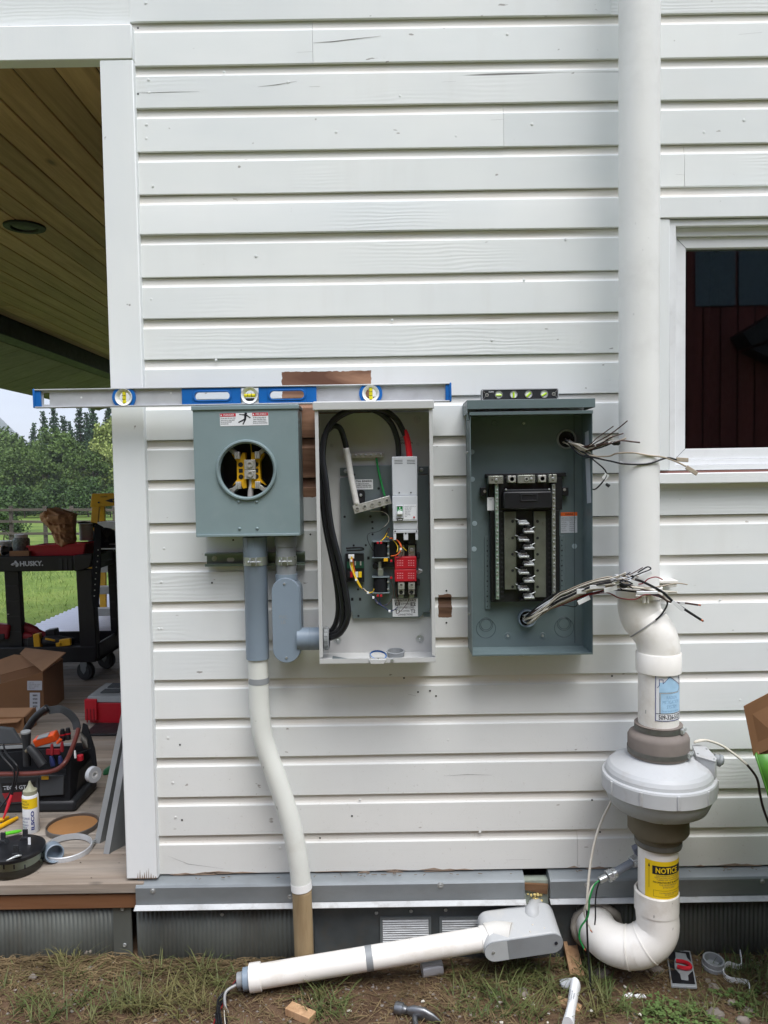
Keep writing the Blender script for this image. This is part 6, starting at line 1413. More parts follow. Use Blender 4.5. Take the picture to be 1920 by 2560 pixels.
for i in range(44):
    f = random.random(); e = random.uniform(0, 190); y_ = random.uniform(-26, 26)
    m_ = random.choice([M_tan, M_wht, M_brn, M_cable, M_cable, M_lightg, M_wht])
    pts = [(20+f*20, 1545+y_*1.6, -.10-f*.03), (120, 1505+y_*1.7, -.13-f*.04), (230, 1455+y_*1.6, -.15-f*.05), (340, 1415+y_*1.4, -.17-f*.05), (440, 1395+y_*1.4, -.18-f*.05)]
    x_, yy = 440, 1395+y_*1.4
    for k_ in range(random.randint(1, 3)):
        x_ += random.uniform(40, 80); yy += random.uniform(-28, 30); pts.append((x_, yy, -.19-f*.05+random.uniform(-.02, .01)))
    lo(pts, random.uniform(.0014, .0021), m_)
lo([(0, 1505, -.10), (130, 1460, -.14), (300, 1400, -.17), (440, 1370, -.19), (560, 1365, -.20), (660, 1385, -.21), (760, 1430, -.21), (850, 1480, -.21), (920, 1545, -.21), (1000, 1600, -.21), (1140, 1690, -.21)], .0040, M_cable, True)
lo([(30, 1540, -.11), (200, 1470, -.15), (400, 1430, -.18), (560, 1420, -.20), (700, 1455, -.21), (830, 1500, -.21), (900, 1550, -.21), (1020, 1560, -.2), (1125, 1575, -.2)], .0030, M_brn, True)
lo([(30, 1550, -.11), (220, 1480, -.15), (420, 1430, -.18), (540, 1390, -.2), (620, 1360, -.21), (690, 1330, -.21), (745, 1310, -.21), (760, 1295, -.21), (735, 1285, -.21), (690, 1310, -.21), (660, 1330, -.21)], .0020, M_cable)
lo([(30, 1555, -.11), (240, 1470, -.15), (430, 1410, -.18), (540, 1360, -.2), (620, 1330, -.21), (700, 1285, -.21)], .0015, M_brn)
lo([(30, 1555, -.11), (240, 1480, -.15), (460, 1440, -.18), (620, 1430, -.2), (740, 1440, -.21), (850, 1425, -.2), (960, 1405, -.2), (1040, 1414, -.2)], .0018, M_tan)
lo([(30, 1570, -.11), (240, 1500, -.15), (460, 1460, -.18), (620, 1470, -.2), (760, 1490, -.21), (850, 1520, -.21), (890, 1560, -.21), (850, 1640, -.21), (800, 1690, -.21)], .0026, M_cable)
lo([(60, 1580, -.12), (240, 1510, -.16), (420, 1480, -.18), (520, 1520, -.2), (640, 1530, -.21), (700, 1500, -.21), (760, 1495, -.21), (820, 1510, -.21)], .0016, M_dred)
lo([(40, 1575, -.12), (240, 1500, -.16), (420, 1450, -.18), (560, 1400, -.2), (680, 1410, -.21), (740, 1370, -.21), (800, 1355, -.21), (850, 1375, -.21)], .0017, M_dred)
lo([(10, 1590, -.11), (100, 1580, -.12), (180, 1590, -.13), (200, 1560, -.14), (195, 1480, -.15)], .0014, M_cable)
lo([(40, 1560, -.12), (240, 1480, -.16), (440, 1440, -.19), (600, 1440, -.21), (720, 1452, -.21), (800, 1470, -.21), (960, 1480, -.19)], .0030, M_wht)
lbn = bundle('wire_bundle', 'thick lower bundle of black and white wires reaching from the panel across the pipe', sp_, h2)
for p0, p1, r in ((G(190, 1470, -.20), G(262, 1468, -.20), .014), (G(200, 1560, -.20), G(290, 1515, -.20), .013), (G(290, 1440, -.22), G(410, 1430, -.22), .011), (G(400, 1465, -.23), G(500, 1440, -.23), .013), (G(680, 1360, -.22), G(765, 1320, -.22), .012), (G(590, 1390, -.23), G(660, 1420, -.23), .012), (G(650, 1480, -.22), G(810, 1478, -.22), .007), (G(925, 1545, -.214), G(1010, 1615, -.214), .010), (G(950, 1558, -.204), G(1020, 1562, -.204), .009), (G(460, 1405, -.23), G(540, 1410, -.23), .010)):
    part('wire_marker', MB().bar(p0, p1, r, .0014 if r > .0075 else .006, up=(0, 1, .15)), M_white, lbn, .0005)
part('tape_wad', MB().ball(G(545, 1425, -.23), .011, .008, .008, 10, 6, .25), M_blk, lbn)
text('C16', .010, .005, M_ink, lbn, flat(G(1003, 1560, 0).x*.9+.0, -.2052, G(985, 1560, -.2052).z, .0)) if False else None

# ================================================================== FALLEN CONDUIT ON THE GROUND
K8 = zm(500, 2150, 1.803)
fa, fb = P(634, 2444, -.170), P(1204, 2348, -.105)
fc = thing('fallen_conduit', 'long white conduit lying slanted on the soil with oval grey elbow fitting at one end', 'conduit', (fa+fb)/2)
dv = (fb-fa).normalized(); rf = .0338
part('pipe', MB().tube([fa, fb+dv*.01], rf, 32), M_pvcw, fc, sharp=40)
part('collar', MB().tube([fa-dv*.012, fa-dv*.011, fa+dv*.022, fa+dv*.023], [rf+.003, rf+.0055, rf+.0055, rf+.002], 12), M_pvcw, fc, .0012)
mb = MB(); mb.tube([fa-dv*.030, fa-dv*.012], rf*.92, 28); part('grey_adapter', mb, M_pvcg, fc, .002)
mb = MB(); mb.tube([fa-dv*.048, fa-dv*.030], rf*.62, 20); part('bushing', mb, M_pvcg2, fc, .002)
p = fa.lerp(fb, .50); part('grey_band', MB().tube([p-dv*.010, p+dv*.010], rf+.0006, 32, caps=False), M_pvcg2, fc, sharp=180)
part('hub', MB().tube([fb-dv*.004, fb+dv*.014, fb+dv*.03], [rf+.003, rf+.003, rf+.008], 30), M_pvcw, fc, .002)
# body: obround cover on the front, upper surface seen from above
cA, cB = P(*K8(1330, 410), -.155), P(*K8(1588, 372), -.150)
dx = (cB-cA); L2 = dx.length; e1 = dx.normalized(); nrm = Vector((0.05, -1, -.10)).normalized(); nrm = (nrm-e1*nrm.dot(e1)).normalized(); e2 = e1.cross(nrm); e2 = e2 if e2.z > 0 else -e2
Rb = px2m(27, -.16)
def ob(off, r, back):
    pts = []
    for k_ in range(13): t_ = R_(90+180*k_/12); pts.append(cA+e1*r*math.cos(t_)+e2*r*math.sin(t_)+nrm*off)
    for k_ in range(13): t_ = R_(-90+180*k_/12); pts.append(cB+e1*r*math.cos(t_)+e2*r*math.sin(t_)+nrm*off)
    return pts
mb = MB(); f_ = ob(0, Rb, 0); pts2 = [p_-nrm*.118+e2*.014 for p_ in ob(0, Rb*1.06, 0)]
n = len(f_); mb.add(f_+pts2, [tuple(range(n)), tuple(range(2*n-1, n-1, -1))]+[(i, n+i, n+(i+1) % n, (i+1) % n) for i in range(n)])
def lbmat():
    k = NT('half_painted_grey_pvc'); x, y, z = k.sep()
    t_ = k.ramp(k.math('MULTIPLY_ADD', k.noise(12), .05, k.math('MULTIPLY', x, 1.0)), [(0.46, GREY(0)), (0.54, GREY(1))])
    return k
M_lbw = M('spattered_grey_pvc', (176, 178, 178), .5, var=.06, vs=6, dirt=.35, dirtc=(206, 198, 182))
M_lbp = M('pale_painted_pvc', (206, 204, 198), .5, var=.06, vs=6, dirt=.35, dirtc=(176, 164, 146))
bo = part('body', mb, M_lbw, fc, .005)
mb = MB(); f_ = ob(.0005, Rb*1.03, 0); n = len(f_); mb.add(f_+[p_+nrm*.004 for p_ in f_], [tuple(range(n))[::-1], tuple(range(n, 2*n))]+[(i, (i+1) % n, n+(i+1) % n, n+i) for i in range(n)]); cvp = part('cover', mb, M_pvcg2, fc, .001)
mb = MB(); t0 = .22; pts = [cA+e1*Rb*1.0*math.cos(R_(90+180*k_/12))+e2*Rb*1.0*math.sin(R_(90+180*k_/12))+nrm*.0048 for k_ in range(13)]+[cA+e1*L2*t0-e2*Rb*1.0+nrm*.0048, cA+e1*L2*t0+e2*Rb*1.0+nrm*.0048]
mb.add(pts, [tuple(range(15))]); part('pale_paint_patch', mb, M('pale_grey_paint', (186, 190, 190), .5), cvp)
for q0, m2_ in ((cA-e1*.006, M_steel), (cB+e1*.010, M_ink)):
    mb = MB(); mb.lathe([(.005, 0), (.005, .002), (.002, .003), (.0003, .003)], q0+nrm*.0042, nrm, 12); part('screw', mb, m2_, cvp)
mb = MB(); q0 = fb+dv*.02; q1 = cA-nrm*.03+e2*.0; mb.tube(crom([q0, fb+dv*.045+e2*.004, cA.lerp(cB, .35)-nrm*.035+e2*.008], 5), [rf+.008]*3+[rf+.006]*8, 26); part('throat', mb, M_lbp, fc)
mb = MB(); q0 = cA.lerp(cB, .80)-nrm*.085+e2*Rb*.7; mb.tube(crom([q0, q0+e2*.010-nrm*.010, P(*K8(1516, 200), -.010)], 4), [.026, .026, .026, .025, .025, .024, .024, .023, .022], 24); part('back_hub', mb, M_lbw, fc)
fm = MB()
for i in range(9): fm.ball(cA.lerp(cB, random.uniform(.1, 1))+e2*Rb*1.06-nrm*random.uniform(.01, .08), random.uniform(.002, .005), n=6, m=4, jit=.3)
tag(part('foam_crumb', fm, M_wht, fc), kind='stuff')
# conductors spilling out of the low end
s0 = fa-dv*.045
fw_ = thing('spilled_wires', 'dark cable conductors with grey braid drooping from the low end of the fallen conduit', 'wires', PZ(560, 2530, 0))
for i, (m_, px, pz_, r) in enumerate(((M_cable, 548, 2560, .0032), (M_cable, 556, 2575, .0032), (M_cable, 540, 2540, .003), (M_dred, 534, 2560, .0016), (M_wht, 562, 2550, .0014), (M_cable, 566, 2570, .003))):
    tube_part('wire', [s0+Vector((0, random.uniform(-.008, .008), random.uniform(-.01, .01))), P(575-i*1.5, 2470+i*3, -.19), P(545+i*4, 2500+i*4, -.215), PZ(px, pz_, .02), PZ(px+8, pz_+60, .012)], r, m_, fw_, 7)
tube_part('grey_braid', [s0+Vector((0, -.01, -.006)), P(565, 2480, -.205), P(563, 2515, -.225), P(573, 2545, -.24), P(572, 2600, -.27)], .0045, M('grey_braid_wire', (150, 150, 148), .5, .3), fw_, 7)

# ================================================================== THINGS LYING ON THE SOIL
def gp(px, py, up=0.0):
    p = PZ(px, py, 0.0); p = PZ(px, py, gz(p.x, p.y)); return p+Vector((0, 0, up))
# wood offcuts
def offcut(px0, py0, px1, py1, w, h, label, lift=.0, mat=None):
    A, B = gp(px0, py0, h/2+lift), gp(px1, py1, h/2); mb = MB(); mb.bar(A, B, w, h); return single('wood_offcut', mb, mat or W_scrap, label, 'wood scrap', .0015)
wo = offcut(1424, 2385, 1444, 2446, .042, .012, 'orange brown wood offcut leaning at the right end of the fallen conduit body', .03)
p0, p1 = gp(1412, 2388, .042), gp(1430, 2448, .006); part('edge_strip', MB().bar(p0, p1, .012, .02), W_scrap, wo, .001)
offcut(722, 2530, 782, 2556, .034, .022, 'small wood block near the bottom edge left of the hammer')
offcut(1112, 2432, 1172, 2424, .012, .007, 'thin reddish wood splinter by the silver tube under the fallen conduit')
offcut(1392, 2505, 1452, 2530, .03, .012, 'broken wood piece under the white sealant tube')
# silver tube
p = gp(1055, 2442, .02); mb = MB(); mb.tube([p, p+Vector((.062, .012, .003))], .021, 20); o = single('silver_tube', mb, M_alu, 'short silver tube lying on the soil under the fallen conduit', 'tube', .001)
# hammer head
M_hsteel = M('worn_hammer_steel', (118, 120, 122), .35, .8, var=.2, vs=40)
hd_ = thing('hammer', 'steel hammer head on the soil at the bottom edge of the picture', 'hammer', gp(1030, 2540))
p = gp(988, 2532, .016); d1 = Vector((.055, -.018, -.002)).normalized()
mb = MB(); mb.tube([p, p+d1*.004, p+d1*.022, p+d1*.026, p+d1*.034], [.0145, .0165, .0165, .012, .0105], 20); part('poll', mb, M_hsteel, hd_)
q = p+d1*.034; mb = MB(); mb.tube([q, q+d1*.02, q+d1*.05, q+d1*.075+Vector((0, 0, -.004)), q+d1*.10+Vector((0, 0, -.012))], [.0105, .0185, .0195, .013, .003], 16, flat=.6); part('claw', mb, M_hsteel, hd_)
mb = MB(); mb.bar(q+d1*.022+Vector((0, -.008, -.006)), q+d1*.022+Vector((.02, -.30, -.004)), .014, .018); part('handle', mb, M_hsteel, hd_, .004)
text('16 oz', .022, .006, M_inkg, hd_, lambda u, v: q+d1*(.028+u)+Vector((.002, -.0135, .004))+Vector((0, -.2, .98)).normalized()*v)
# white sealant tube, crumpled
def poly3(name, pts, off, mat, label, cat, bev=.001): return single(name, MB().prism3(pts, off), mat, label, cat, bev)
stb = thing('sealant_tube', 'crumpled white plastic tube with printed lettering at the bottom right of the wood offcut', 'tube', gp(1425, 2540))
mb = MB(); c0, c1 = gp(1438, 2482, .020), gp(1420, 2580, .014); mb.tube([c0, c0.lerp(c1, .15), c0.lerp(c1, .6), c1], [.028, .0255, .022, .03], 18, flat=.55); part('tube', mb, M_white, stb)
ln_ = (c1-c0).normalized(); sd_ = ln_.cross(Vector((0, 0, 1))).normalized(); nt_ = sd_.cross(ln_).normalized()
if nt_.z < 0: nt_ = -nt_
text('Sealant\nall weather\nexterior use', .045, .016, M_inkg, stb, lambda u, v: c0.lerp(c1, .45)+ln_*u*1.0+sd_*v*-1.0+nt_*.0255, bold=.01)
mb = MB(); mb.ball(gp(1420, 2470, .012), .03, .02, .012, 10, 6, .3); part('torn_end', mb, M_lightg, stb)
# grey lid with red clip
ld = thing('gasket_cover', 'grey rectangular box cover with black gasket and red clip lying on the soil', 'lid', gp(1702, 2430))
cs = [gp(1664, 2381, .004), gp(1726, 2392, .012), gp(1743, 2482, .010), gp(1678, 2474, .004)]
lift = Vector((0, 0, .008))
mb = MB(); mb.prism3(cs, lift); part('tray', mb, M_pvcg2, ld, .002)
ctr_ = sum(cs, Vector())/4; ins = [ctr_+(q_-ctr_)*.88+lift*1.02 for q_ in cs]; mb = MB(); mb.prism3(ins, Vector((0, 0, .0015))); part('gasket', mb, M_blk, ld)
def lidp(u, v): 
    a_ = cs[0].lerp(cs[1], u); b_ = cs[3].lerp(cs[2], u); return a_.lerp(b_, v)+lift*1.25
mb = MB(); mb.prism3([lidp(*q_) for q_ in ((.36, .12), (.78, .14), (.80, .26), (.96, .40), (.94, .60), (.72, .74), (.70, .88), (.42, .86), (.40, .72), (.24, .58), (.26, .38), (.34, .28))], Vector((0, 0, .003))); part('spring_plate', mb, M_pvcg2, ld, .001)
mb = MB(); mb.tube(crom([lidp(.34, .42)+Vector((0, 0, .008)), lidp(.58, .44)+Vector((0, 0, .009)), lidp(.80, .50)+Vector((0, 0, .01)), lidp(.84, .60)+Vector((0, 0, .01)), lidp(.62, .62)+Vector((0, 0, .009)), lidp(.36, .58)+Vector((0, 0, .008))], 4), .006, 8); part('clip', mb, M_red, ld)
# grey bushing rings
p = gp(1782, 2420, .004); mb = MB(); mb.lathe([(.027, 0), (.033, .0), (.033, .010), (.031, .012), (.031, .026), (.026, .026), (.025, .004)], p, (.05, -.12, 1), 32); single('conduit_coupling', mb, M_pvcg2, 'grey plastic conduit coupling ring standing on the soil right of the gasket cover', 'fitting')
# white strap clip
pts = [gp(1850, 2404, .03), gp(1852, 2425, .010), gp(1820, 2420, .012), gp(1808, 2440, .012), gp(1822, 2456, .010), gp(1862, 2462, .009), gp(1872, 2472, .012), gp(1874, 2488, .012)]
c_ = crom(pts, 5); mb = MB()
for i in range(len(c_)-1): mb.obox((c_[i]+c_[i+1])/2, (c_[i+1]-c_[i])/2, Vector((0, 0, .008)), (c_[i+1]-c_[i]).cross(Vector((0, 0, 1))).normalized()*.0012)
single('pipe_strap_piece', mb, M_white, 'bent white plastic strap lying on the soil at the far right of the ring', 'strap')
for px, py, lab in ((1600, 2494, 'white plastic shard lying in the clover below the curved vent pipe'), (1570, 2494, 'curled white plastic shard left of the clover below the vent pipe')):
    p = gp(px, py, .004); mb = MB()
    for i in range(3): mb.obox(p+Vector((i*.008-.008, random.uniform(-.004, .004), i*.001)), (.006, random.uniform(-.003, .003), 0), (random.uniform(-.002, .002), .005, .001), (0, 0, .0025))
    single('plastic_shard', mb, M_white, lab, 'plastic scrap', .0006)
fm = MB()
for px, py in ((1310, 2500), (1330, 2515), (1370, 2535), (1190, 2497), (1250, 2510), (1365, 2560), (290, 2482), (780, 2500), (1060, 2507), (1240, 2520), (1480, 2530), (1600, 2540), (1255, 2560), (1560, 2470), (1620, 2410), (870, 2530)):
    p = gp(px+random.uniform(-4, 4), py, .004); fm.ball(p, random.uniform(.003, .007), random.uniform(.003, .007), random.uniform(.002, .004), 7, 5, .35)
tag(single('foam_crumbs', fm, M_wht, 'small white foam crumbs scattered over the soil and grass', 'debris'), kind='stuff')
stones = [(1505, 2440, .030, .5), (1640, 2428, .024, .5), (1788, 2540, .024, .6), (1830, 2510, .014, .6), (1310, 2490, .016, .6), (224, 2380, .02, .6), (1870, 2530, .016, .6), (1785, 2470, .016, .6), (1600, 2426, .016, .5), (1305, 2478, .014, .6), (1855, 2555, .02, .6), (82, 2446, .014, .6), (226, 2424, .011, .7), (350, 2437, .010, .7), (1770, 2455, .010, .7)]
SL = ['largest flat grey stone under the left end of the curved vent pipe', 'long grey stone under the curved vent pipe left of the gasket cover', 'grey stone among gravel at the bottom right corner', 'small stone right of the clover near the lower right edge', 'flat pale stone in the grass below the fallen conduit elbow', 'pale stone by the corner of the porch skirting', 'stone at the right edge below the white strap', 'stone below the grey coupling ring', 'stone right beside the long one under the vent pipe', 'small stone touching the flat pale one in the grass', 'rounded stone at the very bottom right corner', 'small stone at the far left below the porch skirting', 'tiny grey stone in front of the porch skirting corner', 'tiny stone in dry grass left of the house skirting', 'tiny stone between the gasket cover and the coupling ring']; SD = []
for px, py, r, fl_ in stones:
    p = gp(px, py, r*fl_*.35); mb = MB(); mb.ball(p, r, r*random.uniform(.6, .9), r*fl_, 9, 6, .22); single('stone', mb, M_stone, SL[len(SD)], 'stone', group='loose stones in the soil', sharp=60); SD.append(1)
# cardboard box at the right edge, green bag in it
cb = thing('cardboard_box', 'open cardboard box wrapped in green plastic at the right edge beside the fan', 'box', P(1960, 2100, -.45))
YB1 = -.40; B2 = lambda px, py, Y=YB1: P(px, py, Y)
def sheet(pts, th, mat, par, name='panel', bev=.0):
    n_ = (pts[1]-pts[0]).cross(pts[2]-pts[0]).normalized()*th; mb = MB(); mb.prism3(pts, n_); return part(name, mb, mat, par, bev)
sheet([B2(1859, 1766), B2(1935, 1726, -.42), B2(1960, 1858, -.44), B2(1884, 1890)], .005, M_card2, cb, 'flap')
tl_, tr_ = B2(1887, 1888, -.42), B2(2230, 1868, -.46)
bl_2, br_2 = Vector((B2(2125, 2650, -.42).x, -.42, 0)), Vector((tr_.x+.05, -.46, 0)); dp = Vector((0.18, .30, 0))
def wall_(a, b, c, d, nx, nz, amp, mat, name):
    mb = MB(); vs = []
    for jz in range(nz+1):
        for ix in range(nx+1):
            p = a.lerp(b, ix/nx).lerp(d.lerp(c, ix/nx), jz/nz); e_ = math.sin(math.pi*ix/nx)*math.sin(math.pi*min(1, jz/nz*1.0)); q_ = amp*e_*(mn.noise(p*9)+.6*mn.noise(p*23)); n_2 = (b-a).cross(d-a).normalized(); vs.append(p+n_2*q_)
    mb.add(vs, [(j*(nx+1)+i, j*(nx+1)+i+1, (j+1)*(nx+1)+i+1, (j+1)*(nx+1)+i) for j in range(nz) for i in range(nx)]); o = part(name, mb, mat, cb, sharp=25); m_ = o.modifiers.new('t', 'SOLIDIFY'); m_.thickness = .004
for a_, b_, c_2, d_2 in ((bl_2, br_2, tr_, tl_), (br_2+dp, bl_2+dp, tl_+dp, tr_+dp), (bl_2+dp, bl_2, tl_, tl_+dp), (br_2, br_2+dp, tr_+dp, tr_)): wall_(a_, b_, c_2, d_2, 12, 14, .022, M_gbag, 'green_bag')
ins_ = Vector((.012, .014, 0)); upv = Vector((0, 0, .035))
for a_, b_, c_2, d_2 in ((bl_2+ins_, br_2+ins_, tr_+ins_+upv, tl_+ins_+upv*.1), (br_2+dp-ins_, bl_2+dp-ins_, tl_+dp-ins_+upv, tr_+dp-ins_+upv), (bl_2+dp+Vector((.020, -.014, 0)), bl_2+ins_, tl_+ins_+upv*.1, tl_+dp+Vector((.020, -.014, .035)))): wall_(a_, b_, c_2, d_2, 2, 2, 0, M_card2, 'side_panel')
# ================================================================== ON THE PORCH
Dk = lambda px, py: PZ(px, py, ZD)
z4 = zm(0, 1300, 4.1475); z6 = zm(0, 1700, 3.686); z3 = zm(0, 900, 3.318)
def P4(x, y, Y): return P(*z4(x, y), Y)
def P6(x, y, Y): return P(*z6(x, y), Y)
def P3(x, y, Y): return P(*z3(x, y), Y)
# ---- utility cart
wy = Dk(216, 1700).y; YC0 = wy-.02; YC1 = Dk(267, 1671).y+.02
cart = thing('utility_cart', 'black plastic two shelf utility cart loaded with tools on the porch', 'cart', (-1.9, (YC0+YC1)/2, ZD))
xl, xr = P4(-420, 450, YC0).x, P4(985, 450, YC0).x
zt0, zt1 = P4(400, 530, YC0).z, P4(400, 372, YC0).z
mb = MB(); mb.box(xl, P4(770, 450, YC0).x, YC0-.012, YC0+.01, zt0, zt1); mb.box(xl, xr, YC0+.01, YC1+.03, zt0+.03, zt0+.045); mb.box(xl, xr, YC1+.03, YC1+.05, zt0, zt1); mb.box(xr-.03, xr-.002, YC0+.02, YC1+.03, zt0, zt1)
part('top_tray', mb, M_blk, cart, .006)
mb = MB(); mb.box(P4(615, 400, YC0).x, P4(770, 400, YC0).x, YC0-.0135, YC0-.0122, zt0+.01, zt1-.015)
for x in (640, 690, 740): q = P4(x, 450, YC0-.014).x; mb.box(q-.006, q+.006, YC0-.019, YC0-.0135, zt0+.008, zt1-.02)
part('tray_rib', mb, M_blk2, cart, .002)
q0, q1 = P4(768, 450, YC0-.02).x, P4(965, 450, YC0-.02).x; mb = MB(); mb.prism([(q0, zt0), (q0+.03, zt0+.0), (q1-.02, zt0+.02), (q1, zt1-.02), (q1, zt1+.012), (q0, zt1+.002)], YC0-.03, YC0+.05); part('corner_block', mb, M_blk, cart, .006)
tr1, tr0 = P4(500, 1312, YC0).z, P4(500, 1478, YC0).z
mb = MB(); mb.box(xl, P4(1000, 1400, YC0).x, YC0-.012, YC0+.008, tr0, tr1); mb.box(xl, xr, YC0+.008, YC1+.1, tr0, tr0+.03); mb.box(xr-.02, xr+.0, YC0+.02, YC1+.1, tr0, tr1+.01); mb.box(xl, xr-.02, YC1+.08, YC1+.1, tr0, tr1+.01); part('lower_tray', mb, M_blk, cart, .006)
def leg(x0, x1, x2, x3, Y, ya, yb_, dep=.05, rib=True):
    a0, a1, b1, b0 = P4(x0, ya, Y), P4(x1, ya, Y), P4(x3, yb_, Y), P4(x2, yb_, Y); mb = MB()
    mb.prism([(a0.x, a0.z), (a1.x, a1.z), (b1.x, b1.z), (b0.x, b0.z)], Y, Y+dep); o = part('leg', mb, M_blk, cart, .004)
    if rib:
        for k_ in range(1, 5):
            mb = MB(); f = k_/5; c0, c1 = a0.lerp(b0, f), a1.lerp(b1, f); mb.box(c0.x+.008, c1.x-.008, Y-.004, Y-.0005, c0.z-.004, c0.z+.004); part('leg_rib', mb, M_blk2, o)
leg(40, 190, 85, 236, YC0+.03, 525, 1320); leg(785, 950, 835, 1005, YC0-.01, 515, 1440, .07, False); leg(1105, 1190, 1150, 1215, YC1, 330, 1200, .05)
mb = MB(); mb.lathe([(.0, 0), (.004, 0), (.004, .01), (0, .01)], P4(90, 975, YC0+.02), (0, -1, 0), 8); part('leg_bolt', mb, M_steel, cart)
def caster(px, py, label=None):
    w = Dk(px, py); r = px2m(24, w.y-.03); c_ = w+Vector((0, 0, r)); mb = MB()
    mb.lathe([(r*.3, -.018), (r*.9, -.018), (r, -.010), (r, .010), (r*.9, .018), (r*.3, .018)], c_, Vector((.25, 1, 0)), 24); o = part('caster_wheel', mb, M_blk, cart)
    mb = MB(); mb.lathe([(0.001, 0), (r*.62, 0), (r*.62, .004), (.001, .004)], c_+Vector((-.004, -.0225, 0)), (.25, 1, 0), 20); part('wheel_hub', mb, M_blk2, o)
    fz = c_+Vector((-.006, -.026, 0)); mb = MB(); mb.prism3([fz+Vector((-.022, 0, r+.01)), fz+Vector((.022, 0, r+.01)), fz+Vector((.018, 0, .01)), fz+Vector((0, 0, -.018)), fz+Vector((-.018, 0, .01))], (0, .006, 0)); mb.box(c_.x-.02, c_.x+.02, c_.y-.025, c_.y+.025, c_.z+r+.006, tr0+.001); part('caster_fork', mb, M_galv, o, .002)
caster(216, 1700); caster(267, 1671); caster(-150, 1700); caster(-90, 1671)
# brand panel: dog head outline and word
q = P4(325, 450, YC0-.0128); r_ = rect(205, 425, 447, 478, YC0-.0128, z4)
text('HUSKY.', r_[1]-r_[0], r_[3]-r_[2], M_labelg, cart, flat((r_[0]+r_[1])/2, YC0-.0128, (r_[2]+r_[3])/2, .008), bold=.045)
dog = [(110, 462), (128, 448), (150, 440), (150, 425), (165, 420), (178, 440), (195, 455), (190, 478), (172, 488), (160, 480), (165, 468), (150, 465), (135, 472), (118, 470)]
mb = MB(); mb.add([P4(x, y, YC0-.0128) for x, y in dog], [tuple(range(len(dog)))[::-1]]); part('dog_head_emblem', mb, M_labelg, cart, sharp=180)
mb = MB(); mb.add([P4(x, y, YC0-.0134) for x, y in ((128, 464), (150, 452), (168, 452), (172, 462), (150, 460))], [(4, 3, 2, 1, 0)]); part('emblem_cutout', mb, M_blk, cart, sharp=180)
# ---- on the cart
YB_ = YC0+.06; ztr = zt0+.046
c4 = lambda pts, Y: [P4(x, y, Y) for x, y in pts]
rb = thing('parts_bin', 'bright red plastic parts bin on the top shelf of the black cart', 'bin', P4(570, 370, YB_))
pts = [(285, 270), (560, 240), (850, 240), (890, 325), (760, 372), (305, 372)]
fr = [(P4(*q, YB_).x, P4(*q, YB_).z) for q in ((290, 275), (880, 250), (860, 375), (310, 385))]
mb = MB(); o_ = fr; cxm = sum(x for x, z in o_)/4; mb.prism(o_, YB_, YB_+.006); part('front_wall', mb, M_red, rb, .002)
mb = MB(); mb.prism(o_, YB_+.22, YB_+.226); part('back_wall', mb, M_red, rb, .002)
for a_, b_ in ((o_[0], o_[3]), (o_[1], o_[2])):
    mb = MB(); mb.prism([(a_[0]-.003, a_[1]), (a_[0]+.003, a_[1]), (b_[0]+.003, b_[1]), (b_[0]-.003, b_[1])], YB_+.006, YB_+.22); part('end_wall', mb, M_red, rb)
mb = MB(); mb.bar((o_[0][0]-.006, YB_-.003, o_[0][1]), (o_[1][0]+.006, YB_-.003, o_[1][1]), .012, .012); mb.box(o_[3][0], o_[2][0], YB_, YB_+.22, o_[3][1], o_[3][1]+.006); part('rim', mb, M_red, rb, .002)
def crumple(name, outline, Y, dep, mat, label, cat, amp=.012, n=10):
    """closed crumpled bag: front and back skins of an outline with folds"""
    ys = sorted(set(y for x, y in outline)); y0, y1 = min(ys), max(ys); mb = MB(); rows = []
    def span(y):
        xs = []
        for (xa, ya), (xb, yb) in zip(outline, outline[1:]+outline[:1]):
            if ya != yb and min(ya, yb) <= y <= max(ya, yb): xs.append(xa+(xb-xa)*(y-ya)/(yb-ya))
        return (min(xs), max(xs)) if xs else (0, 0)
    for j in range(n+1):
        y = y0+(y1-y0)*(.002+.996*j/n); a_, b_ = span(y); row = []
        for i in range(2*n):
            t_ = i/(2*n)*2*math.pi; u = (a_+b_)/2+(b_-a_)/2*math.cos(t_); dy = math.sin(t_)*dep*(.5+.5*math.sin(math.pi*(.25+.65*j/n)))
            p = P3(u, y, Y)+Vector((0, -dy, 0)); k_ = amp*mn.noise(p*22)+amp*.8*mn.noise(p*47); row.append(p+Vector((k_*.3, -k_, k_*.3)))
        rows.append(row)
    m_ = 2*n; mb.add([p for r in rows for p in r], [(j*m_+i, j*m_+(i+1) % m_, (j+1)*m_+(i+1) % m_, (j+1)*m_+i) for j in range(n) for i in range(m_)]+[tuple(range(n*m_, n*m_+m_))])
    o = single(name, mb, mat, label, cat, sharp=14); return o
crumple('paper_bag', [(335, 1285), (420, 1240), (430, 1225), (520, 1255), (635, 1275), (615, 1400), (630, 1500), (600, 1535), (540, 1542), (470, 1520), (440, 1420), (400, 1370), (350, 1330)], YB_+.05, .10, M_bag, 'crumpled brown paper bag standing on the red bin', 'paper bag', .034, 18)
